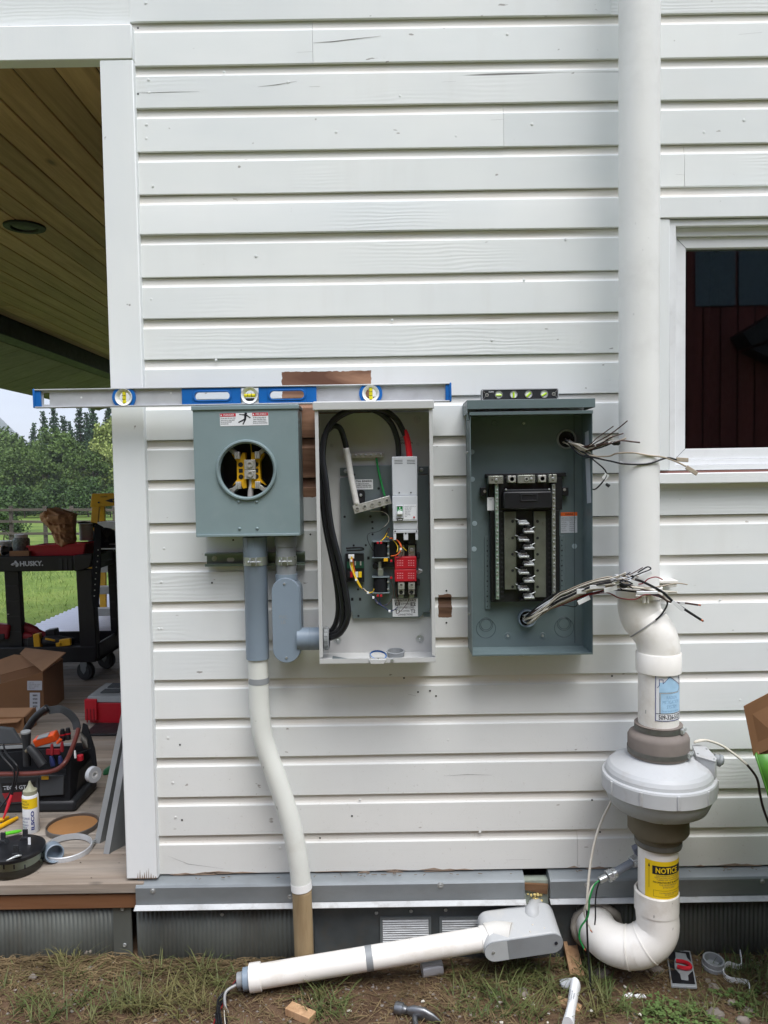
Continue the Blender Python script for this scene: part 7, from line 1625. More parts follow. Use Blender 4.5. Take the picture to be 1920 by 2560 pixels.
# organiser case, cap and belt on the right of the cart
q_ = rect(690, 1518, 1010, 1562, YC1-.02, z3); mb = MB(); mb.box(q_[0], q_[1], YC1-.02, YC1+.2, q_[2], q_[3]); oc = single('organizer_case', mb, M_blk2, 'flat black organiser case with grey lid at the right end of the cart top', 'case', .004)
mb = MB(); mb.box(q_[0]+.002, q_[1]-.002, YC1-.024, YC1-.0205, q_[2]+.03, q_[3]-.012); part('grey_trim', mb, M_pvcg2, oc, .001)
for x in (745, 880): mb = MB(); p = P3(x, 1545, YC1-.026); mb.box(p.x-.025, p.x+.025, YC1-.03, YC1-.0245, p.z-.010, p.z+.010); part('latch', mb, M_blk, oc, .002)
cp = thing('baseball_hat', 'dark mesh back cap with curved brim resting on the case beside the paper bag', 'cap', P3(860, 1520, YC1))
cc_ = P3(865, 1500, YC1+.06); R0 = px2m(39, YC1+.06)
mb = MB(); mb.lathe([(R0, 0), (R0*1.0, R0*.25), (R0*.92, R0*.6), (R0*.7, R0*.92), (R0*.35, R0*1.1), (.002, R0*1.15)], cc_+Vector((0, 0, -.03)), (0.1, 0, 1), 20); part('crown', mb, M('navy_cloth', (40, 42, 54), .85), cp)
mb = MB(); br_ = [P3(640, 1345, YC1-.02), P3(700, 1335, YC1-.03), P3(800, 1352, YC1-.03), P3(860, 1385, YC1-.0), P3(800, 1385, YC1+.05), P3(700, 1365, YC1+.05)]; mb.prism3(br_, (0, 0, -.008)); part('brim', mb, M_cloth, cp, .002)
mb = MB()
for i in range(6): mb.bar(P3(850+i*16, 1420, YC1-.034), P3(905-i*8, 1510, YC1-.036), .003)
part('mesh_line', mb, M_cloth2, cp)
tin = thing('paint_can', 'pale tin can behind the paper bag on the cart', 'can', P3(690, 1500, YB_+.15)); q_ = rect(635, 1360, 745, 1500, YB_+.15, z3)
mb = MB(); mb.lathe([((q_[1]-q_[0])/2, 0), ((q_[1]-q_[0])/2, q_[3]-q_[2])], ((q_[0]+q_[1])/2, YB_+.2, q_[2]), (0, 0, 1), 20); part('can_body', mb, M_lightg, tin, .002)
mb = MB(); mb.lathe([((q_[1]-q_[0])/2+.003, 0), ((q_[1]-q_[0])/2+.003, .008)], ((q_[0]+q_[1])/2, YB_+.2, q_[3]-.012), (0, 0, 1), 20, caps=False); part('can_rim', mb, M_steel, tin)
q_ = rect(755, 1390, 800, 1505, YB_+.14, z3); single('brick_red_tub', MB().lathe([((q_[1]-q_[0])/2, 0), ((q_[1]-q_[0])/2*1.1, q_[3]-q_[2])], ((q_[0]+q_[1])/2, YB_+.2, q_[2]), (0, 0, 1), 16), M('brick_red', (112, 60, 44), .6), 'brick red tub between the can and the cap on the cart', 'tub', .003)
bl_t = thing('tool_belt_strap', 'black tool belt strap with a row of metal eyelets hanging from the cart corner', 'belt', P4(1000, 900, YC0-.05))
yb_ = YC0-.045; mb = MB(); L4 = [(985, 50), (1050, 60), (1040, 600), (1025, 860), (1035, 905), (962, 905), (945, 760), (958, 500)]; mb.prism3([P4(x, y, yb_) for x, y in L4], (0, .006, 0)); part('strap', mb, M_cloth, bl_t, .001)
for x, y in ((1000, 490), (998, 550), (990, 610), (986, 668), (982, 728), (978, 787), (1010, 430), (1015, 370), (1018, 310)):
    place('eyelet', hw('eyelet', [(1, 0), (1, .25), (.5, .25), (.45, 0)], M_steel, 10), bl_t, P4(x, y, yb_-.0002), .0042)
# jars at left
mb = MB(); p = P4(225, 318, YB_+.12); r_ = px2m(20, YB_+.1); mb.lathe([(r_, 0), (r_, .075), (r_*.75, .085)], p, (0, 0, 1), 20); jr = single('fastener_jar', mb, M('mixed_screws', (118, 126, 124), .5, .4, var=.5, vs=90), 'clear jar of grey fasteners with pale lid behind the red bin', 'jar', .002)
mb = MB(); mb.lathe([(r_*.78, .085), (r_*.78, .105), (.001, .106)], p, (0, 0, 1), 20); part('lid', mb, M_lightg, jr)
mb = MB(); p = P4(40, 290, YB_+.14); r_ = px2m(19, YB_+.1); mb.lathe([(r_, -.03), (r_, .03)], p, (0, 0, 1), 20); jr = single('white_tub', mb, M_lightg, 'white lidded tub at the left edge of the cart top', 'tub', .002)
mb = MB(); mb.lathe([(r_*1.06, .0305), (r_*1.06, .046), (.001, .047)], p, (0, 0, 1), 20); part('lid', mb, M_white, jr)
mb = MB(); mb.tube(crom([P4(95, 225, YB_+.1), P4(90, 150, YB_+.1), P4(30, 105, YB_+.1), P4(-20, 130, YB_+.1)], 5), .002, 6); single('wire_bail', mb, M_white, 'thin white wire bail loop above the white tub on the cart', 'wire', sharp=180)
mb = MB(); a_, b_ = P4(-40, 320, YB_), P4(120, 310, YB_); mb.tube([a_, a_.lerp(b_, .55), a_.lerp(b_, .62), b_], [.028, .030, .024, .020], 18); fl2 = single('spray_can', mb, M_blk, 'dark spray can lying at the left edge of the cart top', 'can', .002)
mb = MB(); c0, c1 = a_.lerp(b_, .28), a_.lerp(b_, .40); mb.tube([c0, c1], .0306, 18, caps=False); part('yellow_band', mb, M_yel, fl2)
mb = MB(); c0, c1 = a_.lerp(b_, .40), a_.lerp(b_, .46); mb.tube([c0, c1], .0307, 18, caps=False); part('white_band', mb, M_white, fl2)
q_ = rect(96, 322, 300, 372, YC0+.03, z4); single('carton', MB().box(q_[0], q_[1], YC0+.03, YC0+.055, q_[2]-.005, q_[3]), M_card, 'small flat cardboard carton left of the red bin on the cart', 'box', .002)
# lower tray tools
YL_ = YC0+.04
rt = thing('red_saw', 'dark red and black cordless saw on the lower shelf of the cart', 'power tool', P4(250, 1280, YL_))
part('body', MB().tube(crom(c4([(160, 1130), (240, 1110), (330, 1140), (430, 1190), (480, 1200)], YL_+.05), 4), [.035]*5+[.032]*5+[.026]*5+[.022]*2, 12), M_dred, rt)
part('handle', MB().tube(crom(c4([(80, 1190), (140, 1130), (200, 1180), (320, 1215), (400, 1220)], YL_+.04), 4), .024, 10), M_blk, rt)
part('lower_grip', MB().tube(crom(c4([(170, 1225), (260, 1200), (340, 1210)], YL_+.02), 4), .024, 10), M_dred, rt)
mb = MB(); p = P4(545, 1175, YL_+.06); mb.obox(p, Vector((.03, 0, .004)), (0, .035, 0), Vector((-.004, 0, .028))); part('battery', mb, M_blk2, rt, .006)
mb = MB(); p = P4(30, 1150, YL_); mb.obox(p, (.05, 0, -.006), (0, .03, 0), (.008, 0, .045)); o = single('red_drill', mb, M_dred, 'red cordless drill at the left edge of the lower shelf', 'power tool', .012); mb = MB(); p = P4(0, 1210, YL_-.01); mb.obox(p, (.04, 0, .004), (0, .025, 0), (0, 0, .02)); part('battery', mb, M_blk, o, .006)
mb = MB(); mb.box(xl+.02, P4(300, 1250, YL_).x, YL_+.0, YL_+.2, tr0+.031, tr1+.05); single('black_tool_case', mb, M_blk2, 'low black tool case under the red saw on the lower shelf', 'case', .01)
gd = thing('yellow_multitool', 'yellow and black cordless multitool lying on the lower shelf of the cart', 'power tool', P4(580, 1300, YL_))
ax_ = [P4(370, 1260, YL_), P4(470, 1255, YL_), P4(620, 1250, YL_), P4(760, 1262, YL_)]
part('body', MB().tube(crom(ax_, 4), [.024]*4+[.032]*5+[.028]*3+[.024], 12), M_blk2, gd)
mb = MB(); mb.obox(P4(395, 1262, YL_-.02), (.02, 0, .003), (0, .02, 0), (-.003, 0, .052)); part('battery_collar', mb, M_yel, gd, .004)
mb = MB(); mb.obox(P4(680, 1268, YL_-.03), (.035, 0, .004), (0, .012, 0), (-.002, 0, .022)); part('yellow_shell', mb, M_yel, gd, .005)
mb = MB(); mb.obox(P4(620, 1290, YL_-.03), (.02, 0, .004), (0, .012, 0), (-.002, 0, .014)); part('yellow_shell', mb, M_yel, gd, .004)
mb = MB(); mb.obox(P4(520, 1240, YL_-.035), (.03, 0, -.006), (0, .004, 0), (0, 0, .006)); part('yellow_stripe', mb, M_yel, gd, .002)
mb = MB(); mb.obox(P4(335, 1270, YL_-.01), (.022, 0, 0), (0, .022, 0), (0, 0, .034)); part('battery', mb, M_blk, gd, .005)
# ---- stepladder, corrugated sheet behind the cart
ldY = 3.9
la = thing('step_ladder', 'yellow fibreglass stepladder standing behind the cart on the porch', 'ladder', (P4(1100, 1150, ldY).x, ldY, ZD))
T = lambda x, y, Y=ldY: P3(x, y, Y)
mb = MB(); mb.prism([(T(772, 1108).x, T(772, 1108).z), (T(1200, 1100).x, T(1200, 1100).z), (T(1215, 1190).x, T(1215, 1190).z), (T(760, 1222).x, T(760, 1222).z), (T(760, 1205).x, T(760, 1205).z)], ldY-.03, ldY+.10); part('top_cap', mb, M_yel, la, .006)
def rail(x0, y0, x1, y1, Y0, Y1, w=.055, name='side_rail'): part(name, MB().bar(P(*z3(x0, y0), Y0), P(*z3(x1, y1), Y1), w, .03, up=(0, 1, 0)), M_yel, la, .003)
def groundpt(px, Y): return None
b_ = P4(1105, 1160, ldY); a_ = T(800, 1200)
for (xt, yt_, xb_, Yb_, Yt_) in ((800, 1195, 700, 3.75, ldY-.01), (842, 1195, 862, 4.55, ldY+.08), (1170, 1195, 1230, 3.75, ldY-.01), (1130, 1195, 1210, 4.55, ldY+.08)):
    A = P(*z3(xt, yt_), Yt_); zz = ZD; B = Vector((P(*z3(xb_, 2200), Yb_).x, Yb_, ZD)); part('side_rail', MB().bar(A, B, .058, .028, up=(0, 1, 0)), M_yel, la, .003)
for k_ in range(1, 6):
    f = k_/6; A = P(*z3(800, 1195), ldY-.01).lerp(Vector((P(*z3(700, 2200), 3.75).x, 3.75, ZD)), f); B = P(*z3(1170, 1195), ldY-.01).lerp(Vector((P(*z3(1230, 2200), 3.75).x, 3.75, ZD)), f)
    mb = MB(); mb.box(A.x+.02, B.x-.02, A.y-.01, A.y+.07, A.z-.03, A.z+.03); part('step', mb, M_alu, la, .002)
q = T(920, 1165, ldY-.032); mb = MB(); mb.prism3([T(870, 1168, ldY-.032), T(920, 1150, ldY-.032), T(1010, 1148, ldY-.032), T(1010, 1180, ldY-.032), T(920, 1182, ldY-.032)], (0, .001, 0)); lg = part('logo_plate', mb, M_ink, la)
text('WERNER', .10, .016, M_labely, lg, flat(T(970, 1166, 0).x*0+T(985, 1166, ldY-.0328).x, ldY-.0328, T(985, 1166, ldY-.0328).z, 0), bold=.02)
text('CAUTION', .055, .010, M_ink, la, flat(T(862, 1134, ldY-.0322).x, ldY-.0322, T(862, 1134, ldY-.0322).z, .03), bold=.02)
mb = MB(); mb.lathe([(.008, 0), (.008, .006), (.001, .008)], T(820, 1182, ldY-.031), (0, -1, 0), 10); part('hinge_bolt', mb, M_ink, la)
shx0, shx1 = -2.98, -1.95; mb = MB(); ny = 60; y0_, y1_ = 3.55, 6.3; vs = []
for i in range(ny*4+1):
    y = y0_+(y1_-y0_)*i/(ny*4); z = ZD+.018+.010*math.sin(i*math.pi/4)
    vs += [(shx0, y, z), (shx1, y, z)]
mb.add(vs, [(2*i, 2*i+1, 2*i+3, 2*i+2) for i in range(ny*4)])
o = single('corrugated_sheet', mb, M('white_corrugated_plastic', (228, 230, 240), .4, var=.02), 'white corrugated sheet lying flat on the porch boards behind the cart', 'sheet', sharp=180); o.modifiers.new('t', 'SOLIDIFY').thickness = .002
# ---- cardboard boxes
c0 = Dk(110, 1789); yb = c0.y
bx = thing('cardboard_box', 'tall brown cardboard box with open flap and two white labels on the porch', 'box', (c0.x-.15, yb+.1, ZD))
A, B = P4(0, 1700, yb-.02), P4(440, 1578, yb+.03)
fl = [Vector((P4(-260, 1790, yb-.06).x, yb-.06, ZD)), Vector((c0.x, yb, ZD)), P4(440, 1580, yb), P4(-260, 1770, yb-.06)]
sheet(fl, -.006, M_card2, bx, 'side_panel')
bk = [p_+Vector((-.02, .30, 0)) for p_ in fl]; sheet(bk, -.006, M_card, bx, 'side_panel')
sheet([fl[1]+Vector((.001, .001, 0)), bk[1]+Vector((.001, 0, 0)), bk[2]+Vector((.001, 0, 0)), fl[2]+Vector((.001, .001, 0))], -.005, M_card, bx, 'side_panel')
sheet([fl[2]+Vector((0, .002, .001)), P4(685, 1380, yb+.16), P4(265, 1332, yb+.42), bk[2]+Vector((-.24, .0, .03))], .005, M_card, bx, 'flap')
sheet([bk[3], bk[2], P4(150, 1400, yb+.36), P4(-300, 1560, yb+.3)], .005, M_card, bx, 'flap')
fo = Vector((0, -.0075, 0))
def onbox(u, v): return fl[0].lerp(fl[1], u).lerp(fl[3].lerp(fl[2], u), v)
def boxlab(x0, y0, x1, y1):
    pts = []
    n_ = (fl[1]-fl[0]).cross(fl[3]-fl[0]).normalized()
    if n_.y > 0: n_ = -n_
    for x, y in ((x0, y1), (x1, y1), (x1, y0), (x0, y0)):
        r_ = ray(*z4(x, y)); t_ = (fl[0]+n_*.0075-CAMLOC).dot(n_)/r_.dot(n_); pts.append(CAMLOC+r_*t_)
    mb = MB(); mb.add(pts, [(0, 1, 2, 3)]); o = part('label', mb, M_labelg, bx); return o, pts, n_
o1, pts, n_ = boxlab(282, 1668, 435, 1765); 
def onq(pts, n_, d=.0006):
    c_ = sum(pts, Vector())/4; e1 = (pts[1]-pts[0]); e2 = (pts[3]-pts[0]); w_, h_ = e1.length, e2.length; e1 = e1/w_; e2 = e2/h_
    return (lambda u, v: c_+e1*u+e2*v+n_*d), w_, h_
f_, w_, h_ = onq(pts, n_); text('SHIP TO\nELECTRICAL DEPT\nQTY 1   LOT 22\nKEEP DRY', w_*.8, h_*.7, M_inkg, o1, f_, align='LEFT')
o1, pts, n_ = boxlab(308, 1790, 415, 1980); f_, w_, h_ = onq(pts, n_)
for k_ in range(4):
    mb = MB(); 
    for j in range(7): u = -.2*w_+j*w_*.065; mb.add([f_(u, h_*(.30-k_*.2)), f_(u+w_*random.choice([.02, .04, .05]), h_*(.30-k_*.2)), f_(u+w_*.04, h_*(.40-k_*.2)), f_(u, h_*(.40-k_*.2))], [(0, 1, 2, 3)])
    part('printed_bars', mb, M_ink, o1, sharp=180)
c1 = Dk(64, 1832); y2 = c1.y
b2 = thing('cardboard_box', 'low open cardboard carton in front of the tall box, behind the tool bag', 'box', (c1.x-.1, y2, ZD))
zt_ = P6(240, 318, y2).z; X_l = c1.x-.4
sheet([Vector((X_l, y2, ZD)), Vector((c1.x, y2, ZD)), Vector((c1.x, y2, zt_-.012)), Vector((X_l, y2, zt_-.012))], -.005, M_card2, b2, 'side_panel')
sheet([Vector((c1.x, y2, ZD)), Vector((c1.x, y2+.12, ZD)), Vector((c1.x, y2+.12, zt_)), Vector((c1.x, y2, zt_-.012))], -.005, M_card, b2, 'side_panel')
sheet([Vector((X_l, y2-.05, zt_-.05)), Vector((c1.x-.02, y2-.03, zt_-.03)), Vector((c1.x, y2+.1, zt_)), Vector((X_l, y2+.1, zt_))], .005, M_card, b2, 'flap')
# ---- red tool case on a dark mat
c2 = Dk(219, 1811); yc = c2.y
mt = single('floor_mat', MB().box(P6(830, 520, yc-.1).x, P6(1130, 520, yc-.1).x, Dk(230, 1841).y, Dk(245, 1822).y+.05, ZD+.002, ZD+.012), M_blk2, 'thin dark mat on the deck boards in front of the red tool case', 'mat', .002)
rc_ = thing('tool_case', 'red plastic tool case with ribbed grey lid half hidden behind the corner board', 'tool case', (c2.x+.15, yc+.1, ZD))
zc0, zc1_ = ZD+.003, P6(800, 205, yc).z
xa_, xb_ = c2.x, c2.x+.42
mb = MB(); mb.add([(xa_+.012, yc+.01, zc0), (xb_, yc-.03, zc0), (xb_, yc+.22, zc0), (xa_+.012, yc+.24, zc0), (xa_, yc, zc1_), (xb_, yc-.04, zc1_), (xb_, yc+.24, zc1_), (xa_, yc+.26, zc1_)], [(3, 2, 1, 0), (4, 5, 6, 7), (0, 1, 5, 4), (1, 2, 6, 5), (2, 3, 7, 6), (3, 0, 4, 7)]); part('case_body', mb, M_red, rc_, .006)
mb = MB(); mb.add([(xa_-.004, yc-.004, zc1_+.0005), (xb_, yc-.044, zc1_+.0005), (xb_, yc+.245, zc1_+.0005), (xa_-.004, yc+.265, zc1_+.0005), (xa_+.004, yc+.006, zc1_+.03), (xb_, yc-.034, zc1_+.03), (xb_, yc+.235, zc1_+.03), (xa_+.004, yc+.255, zc1_+.03)], [(3, 2, 1, 0), (4, 5, 6, 7), (0, 1, 5, 4), (1, 2, 6, 5), (2, 3, 7, 6), (3, 0, 4, 7)]); lid = part('lid', mb, M_pvcg2, rc_, .005)
for i, (u, v, w_, h_) in enumerate(((.08, .05, .10, .07), (.22, .03, .10, .07), (.08, .15, .10, .08), (.22, .14, .10, .08))):
    mb = MB(); mb.box(xa_+u-.03, xa_+u-.03+w_, yc+v-.0, yc+v+h_, zc1_+.0302, zc1_+.036); part('lid_rib', mb, M_cloth2, lid, .004)
mb = MB(); mb.box(xa_-.008, xa_+.055, yc-.014, yc+.02, zc1_-.09, zc1_+.018); part('corner_latch', mb, M_red, rc_, .004)
mb = MB()
for k_ in range(3): mb.box(xa_+.002+k_*.017, xa_+.008+k_*.017, yc-.017, yc-.0135, zc1_-.10, zc1_-.03)
part('latch_rib', mb, M_dred, rc_, .001)
# ---- angle strips leaning on the corner
for (x0, y0, x1, y1, Yb, lab) in ((1118, 300, 868, 1505, .40, 'left one of two long grey metal angle strips leaning against the white corner board'), (1140, 560, 952, 1600, .30, 'right one of two long grey metal angle strips leaning against the white corner board')):
    B = Dk(*z6(x1, y1)); A = P6(x0, y0, B.y+.10); d_ = (A-B); up_ = Vector((0, 1, 0)); mb = MB()
    e = d_.normalized(); wv = Vector((.012, .0, 0)); wv = wv-e*wv.dot(e); bv = Vector((.055, .09, 0)); bv = bv-e*bv.dot(e)
    A2 = A+d_*.25
    mb.prism3([B, A2, A2+wv*1.6, B+wv*1.6], Vector((0, .0016, 0))); sp1 = single('angle_strip', mb, M_pvcg2 if False else M('grey_steel_strip', (160, 164, 166), .4, .3), lab, 'metal strip')
    mb = MB(); mb.prism3([B+wv*1.62, A2+wv*1.62, A2+wv*1.62+bv, B+wv*1.62+bv+d_*.04], Vector((0, .0016, .0))); part('web_face', mb, M('grey_steel_shade', (118, 122, 122), .45, .3), sp1)  # darker copy of the strip steel, shade of this face put into the colour
for px, py, i in ((1035, 1500, 0), (1085, 1440, 1)):
    p = Dk(*z6(px, py)); mb = MB(); mb.prism3([p, p+Vector((.012, .002, 0)), p+Vector((.016, .012, .022)), p+Vector((.010, .010, .016))], (0, .002, .001)); single('paint_chip', mb, M_white, ('larger' if i == 0 else 'smaller')+' curled white paint chip standing on the deck beside the angle strips', 'paint chip')
# ---- open tool bag
zb0 = Dk(100, 2031); YT_ = zb0.y
tb = thing('tool_bag', 'open black and grey tool bag with brown tube frame on the porch deck', 'tool bag', (zb0.x-.15, YT_+.1, ZD))
T6 = lambda x, y, dY=0.0: P6(x, y, YT_+dY)
XL_ = T6(-150, 900).x
mb = MB(); f_ = [(-150, 870), (560, 880), (650, 880), (640, 1205), (-150, 1245)]
mb.prism3([T6(x, y) for x, y in f_], (0, .02, 0)); part('front_panel', mb, M_cloth, tb, .008)
mb = MB(); e_ = [T6(650, 800), T6(835, 640, .30), T6(840, 1000, .20), T6(835, 960, .30), T6(650, 1205)]; mb.prism3([T6(650, 700), T6(650, 1204), Vector((T6(830, 970, .20).x, YT_+.20, T6(830, 970, .20).z)), T6(835, 640, .24)], (-.02, .0, 0)); part('end_panel', mb, M_cloth, tb, .006)
mb = MB(); mb.prism3([T6(-150, 610, .24), T6(830, 585, .24), T6(830, 960, .24), T6(-150, 1060, .24)], (0, .02, 0)); part('back_panel', mb, M_cloth, tb, .008)
mb = MB(); mb.box(XL_, T6(640, 1100).x, YT_+.02, YT_+.24, ZD+.01, ZD+.12); part('inner_fill', mb, M_blk, tb)
mb = MB(); mb.prism3([T6(-150, 690, .10), T6(640, 620, .12), T6(640, 860, .12), T6(-150, 900, .1)], (0, .01, 0)); part('divider', mb, M_cloth, tb)
mb = MB(); mb.prism3([T6(0, 610, .115), T6(690, 580, .115), T6(690, 606, .115), T6(0, 640, .115)], (0, .004, 0)); part('grey_binding', mb, M_pvcg2, tb, .001)
mb = MB(); mb.prism3([T6(360, 885, -.012), T6(585, 880, -.012), T6(585, 1060, -.012), T6(360, 1075, -.012)], (0, .010, 0)); part('grey_pocket', mb, M_cloth2, tb, .003)
mb = MB(); mb.prism3([T6(-40, 895, -.014), T6(355, 885, -.014), T6(350, 1130, -.014), T6(30, 1150, -.014), T6(-40, 1090, -.014)], (0, .012, 0)); pk = part('logo_pocket', mb, M_cloth2, tb, .003)
mb = MB(); mb.prism3([T6(10, 955, -.0155), T6(325, 935, -.0155), T6(325, 1025, -.0155), T6(20, 1040, -.0155)], (0, .001, 0)); part('black_patch', mb, M_blk, tb)
r_ = rect(28, 972, 305, 1008, YT_-.0162, z6); text('TECH GT-LS', r_[1]-r_[0], r_[3]-r_[2], M_labelg, tb, flat((r_[0]+r_[1])/2, YT_-.0162, (r_[2]+r_[3])/2, .03), bold=.02)
mb = MB(); mb.prism3([T6(20, 1045, -.0155), T6(200, 1030, -.0155), T6(210, 1120, -.0155), T6(60, 1130, -.0155)], (0, .001, 0)); part('red_patch', mb, M_dred, tb)
mb = MB(); mb.box(XL_, T6(700, 1200).x, YT_-.006, YT_+.22, ZD+.0, ZD+.045); part('rubber_base', mb, M_blk2, tb, .012)
part('tube_frame', MB().tube(crom([T6(-200, 880, -.03), T6(0, 868, -.035), T6(300, 862, -.035), T6(500, 835, -.03), T6(600, 760, -.02), T6(660, 640, .04), T6(710, 500, .10), T6(720, 450, .12)], 6), px2m(6, YT_), 12), M_brtube, tb, sharp=180)
part('strap_pad', MB().tube(crom([T6(225, 500, .10), T6(270, 420, .10), T6(340, 330, .10), T6(440, 255, .10)], 5), px2m(9.5, YT_+.1), 10), M_blk, tb, sharp=180)
mb = MB(); hs_ = crom([T6(440, 255, .10), T6(560, 245, .10), T6(650, 290, .11), T6(715, 370, .12), T6(735, 450, .12)], 5)
for p0, p1 in zip(hs_[:-1], hs_[1:]):
    d_ = (p1-p0); nn = Vector((-d_.z, 0, d_.x)).normalized(); w0 = .026; mb.prism3([p0+nn*w0*.1, p1+nn*w0*.1, p1-nn*w0, p0-nn*w0], (0, .006, 0))
part('grey_strap', mb, M_cloth2, tb)
mb = MB(); mb.prism3([T6(760, 400, .10), T6(800, 420, .1), T6(870, 640, .08), T6(890, 800, .08), T6(860, 810, .08), T6(800, 620, .09), T6(740, 560, .10)], (0, .01, 0)); part('side_strap', mb, M_cloth, tb, .002)
mb = MB(); mb.prism3([T6(-60, 430, .16), T6(110, 450, .16), T6(200, 590, .15), T6(-60, 600, .15)], (0, .02, 0)); part('inner_flap', mb, M_cloth2, tb, .005)
for (x, y) in ((445, 700), (250, 740)): pass
mb = MB(); mb.box(T6(425, 640, .09).x, T6(550, 640, .09).x, YT_+.088, YT_+.098, T6(500, 685, .09).z, T6(500, 640, .09).z); part('red_tag', mb, M_dred, tb)
mb = MB(); mb.prism3([T6(380, 888, -.02), T6(446, 885, -.02), T6(446, 918, -.02), T6(380, 920, -.02)], (0, .004, 0)); single('yellow_tab', mb, M_yel, 'small yellow plastic tab clipped on the front of the tool bag', 'tab', .001)
# tools standing in the bag
o = single('flashlight', MB().tube([T6(250, 790, .03), T6(245, 600, .03), T6(240, 520, .03), T6(238, 470, .03)], [.014, .014, .0175, .0175], 16), M_blk2, 'black flashlight with grey rim standing upright in the tool bag', 'flashlight', .002)
part('rim', MB().tube([T6(238, 492, .03), T6(238, 468, .03)], .0182, 16), M_pvcg2, o, .002)
o = single('utility_knife', MB().tube([T6(400, 790, -.005), T6(340, 700, .0), T6(280, 630, .0), T6(262, 610, .0)], [.017, .017, .015, .011], 14), M_blk2, 'thick black tool handle slanting in the front pocket of the bag', 'tool', .002)
part('brass_tip', MB().tube([T6(262, 640, -.004), T6(240, 660, -.004)], .007, 10), M_rubo, o)
for (pa, pb, m_, lab, r) in (((480, 690), (478, 590), M_dred, 'left dark red pliers grip standing in the tool bag', .0065), ((572, 660), (572, 570), M_dred, 'right dark red pliers grip standing in the tool bag', .0065), ((695, 720), (690, 650), M_white, 'thin white driver tip beside the red cup in the tool bag', .004), ((490, 790), (470, 700), M_blu, 'navy plier handle in the front of the tool bag', .009), ((560, 770), (552, 700), M_blu, 'navy handle right of the red tag in the tool bag', .008)):
    single('hand_tool', MB().tube([T6(*pa, .02), T6((pa[0]+pb[0])/2, (pa[1]+pb[1])/2, .02), T6(*pb, .02)], [r, r*1.1, r*.7], 10), m_, lab, 'hand tool', .001)
o = single('red_cup', MB().tube([T6(740, 740, .04), T6(738, 690, .04)], .012, 14), M_red, 'small red plastic cap in the end pocket of the tool bag', 'cap', .002)
for x, y in ((580, 500), (630, 490)):
    o = single('screwdriver', MB().tube([T6(x, y+60, .14), T6(x-4, y-20, .14), T6(x-6, y-50, .14)], [.010, .010, .007], 12), M_blk, ('left' if x < 600 else 'right')+' black screwdriver handle with red collar at the back of the tool bag', 'screwdriver', .001)
    part('red_collar', MB().tube([T6(x-1, y+8, .14), T6(x-2, y-4, .14)], .0106, 12), M_red, o)
mb = MB(); p = T6(428, 540, .13); mb.obox(p, Vector((.042, 0, .012)), (0, .02, .004), Vector((-.004, -.004, .016))); mt_ = single('orange_meter', mb, M_orange, 'small orange electrical tester lying on top of the tool bag', 'tester', .005)
mb = MB(); mb.obox(p+Vector((-.006, -.014, .015)), Vector((.022, 0, .006)), (0, .010, .004), (0, 0, .002)); part('grey_screen', mb, M_pvcg2, mt_)
mb = MB(); mb.tube([T6(560, 545, .12), T6(530, 585, .12)], .007, 10); single('orange_screwdriver', mb, M_orange, 'orange tool handle right of the tester in the bag', 'hand tool', .001)
mb = MB()
for i in range(7): x = 745+i*9; mb.tube([T6(x, 480+i*10, .06), T6(x+14, 580+i*10, .05), T6(x+30, 630, .05)], .0028, 6)
single('key_cluster', mb, M('dark_steel', (70, 68, 64), .4, .7), 'cluster of dark hex keys hanging on the right end of the tool bag', 'hex keys', sharp=180)
mb = MB(); p = T6(860, 870, .03); ax = Vector((.9, -.55, .05)); rt_ = px2m(20, YT_)
mb.lathe([(rt_*.5, -.010), (rt_, -.010), (rt_, .010), (rt_*.5, .010), (rt_*.5, -.010)], p, ax, 28, caps=False); tr = single('tape_roll', mb, M_lightg, 'grey electrical tape roll hanging at the right end of the tool bag', 'tape roll')
mb = MB(); mb.lathe([(rt_*.28, -.0095), (rt_*.49, -.0095), (rt_*.49, .0095), (rt_*.28, .0095), (rt_*.28, -.0095)], p, ax, 22, caps=False); part('core', mb, M_white, tr)
mb = MB(); p = Dk(255, 1940); mb.prism3([p, p+Vector((.05, .02, .0)), p+Vector((.06, .03, .05)), p+Vector((.0, .01, .02))], (0, .03, 0)); single('green_grip', mb, M_green, 'dark green tool grip on the deck between the tape roll and the angle strips', 'tool', .006)
# test leads draped over the bag
mb = MB(); mb.tube(crom([T6(30, 590, .02), T6(60, 680, -.02), T6(150, 780, -.05), T6(165, 840, -.05), T6(140, 950, -.05), T6(108, 1060, -.06)], 6), .0034, 8); pl = single('test_lead', mb, M_cable, 'black test lead with red probe draped over the tool bag', 'test lead', sharp=180)
part('red_probe', MB().tube([T6(108, 1060, -.06), T6(70, 1170, -.08), T6(30, 1280, -.1)], [.0062, .0060, .003], 10), M_red, pl)
mb = MB(); mb.tube(crom([T6(-20, 590, .02), T6(20, 700, -.03), T6(120, 820, -.05), T6(130, 900, -.05), T6(90, 1050, -.06), T6(0, 1180, -.08), T6(-60, 1260, -.1)], 6), .0034, 8); single('test_lead', mb, M_cable, 'plain black test lead hanging over the tool bag logo at the left edge', 'test lead', sharp=180)
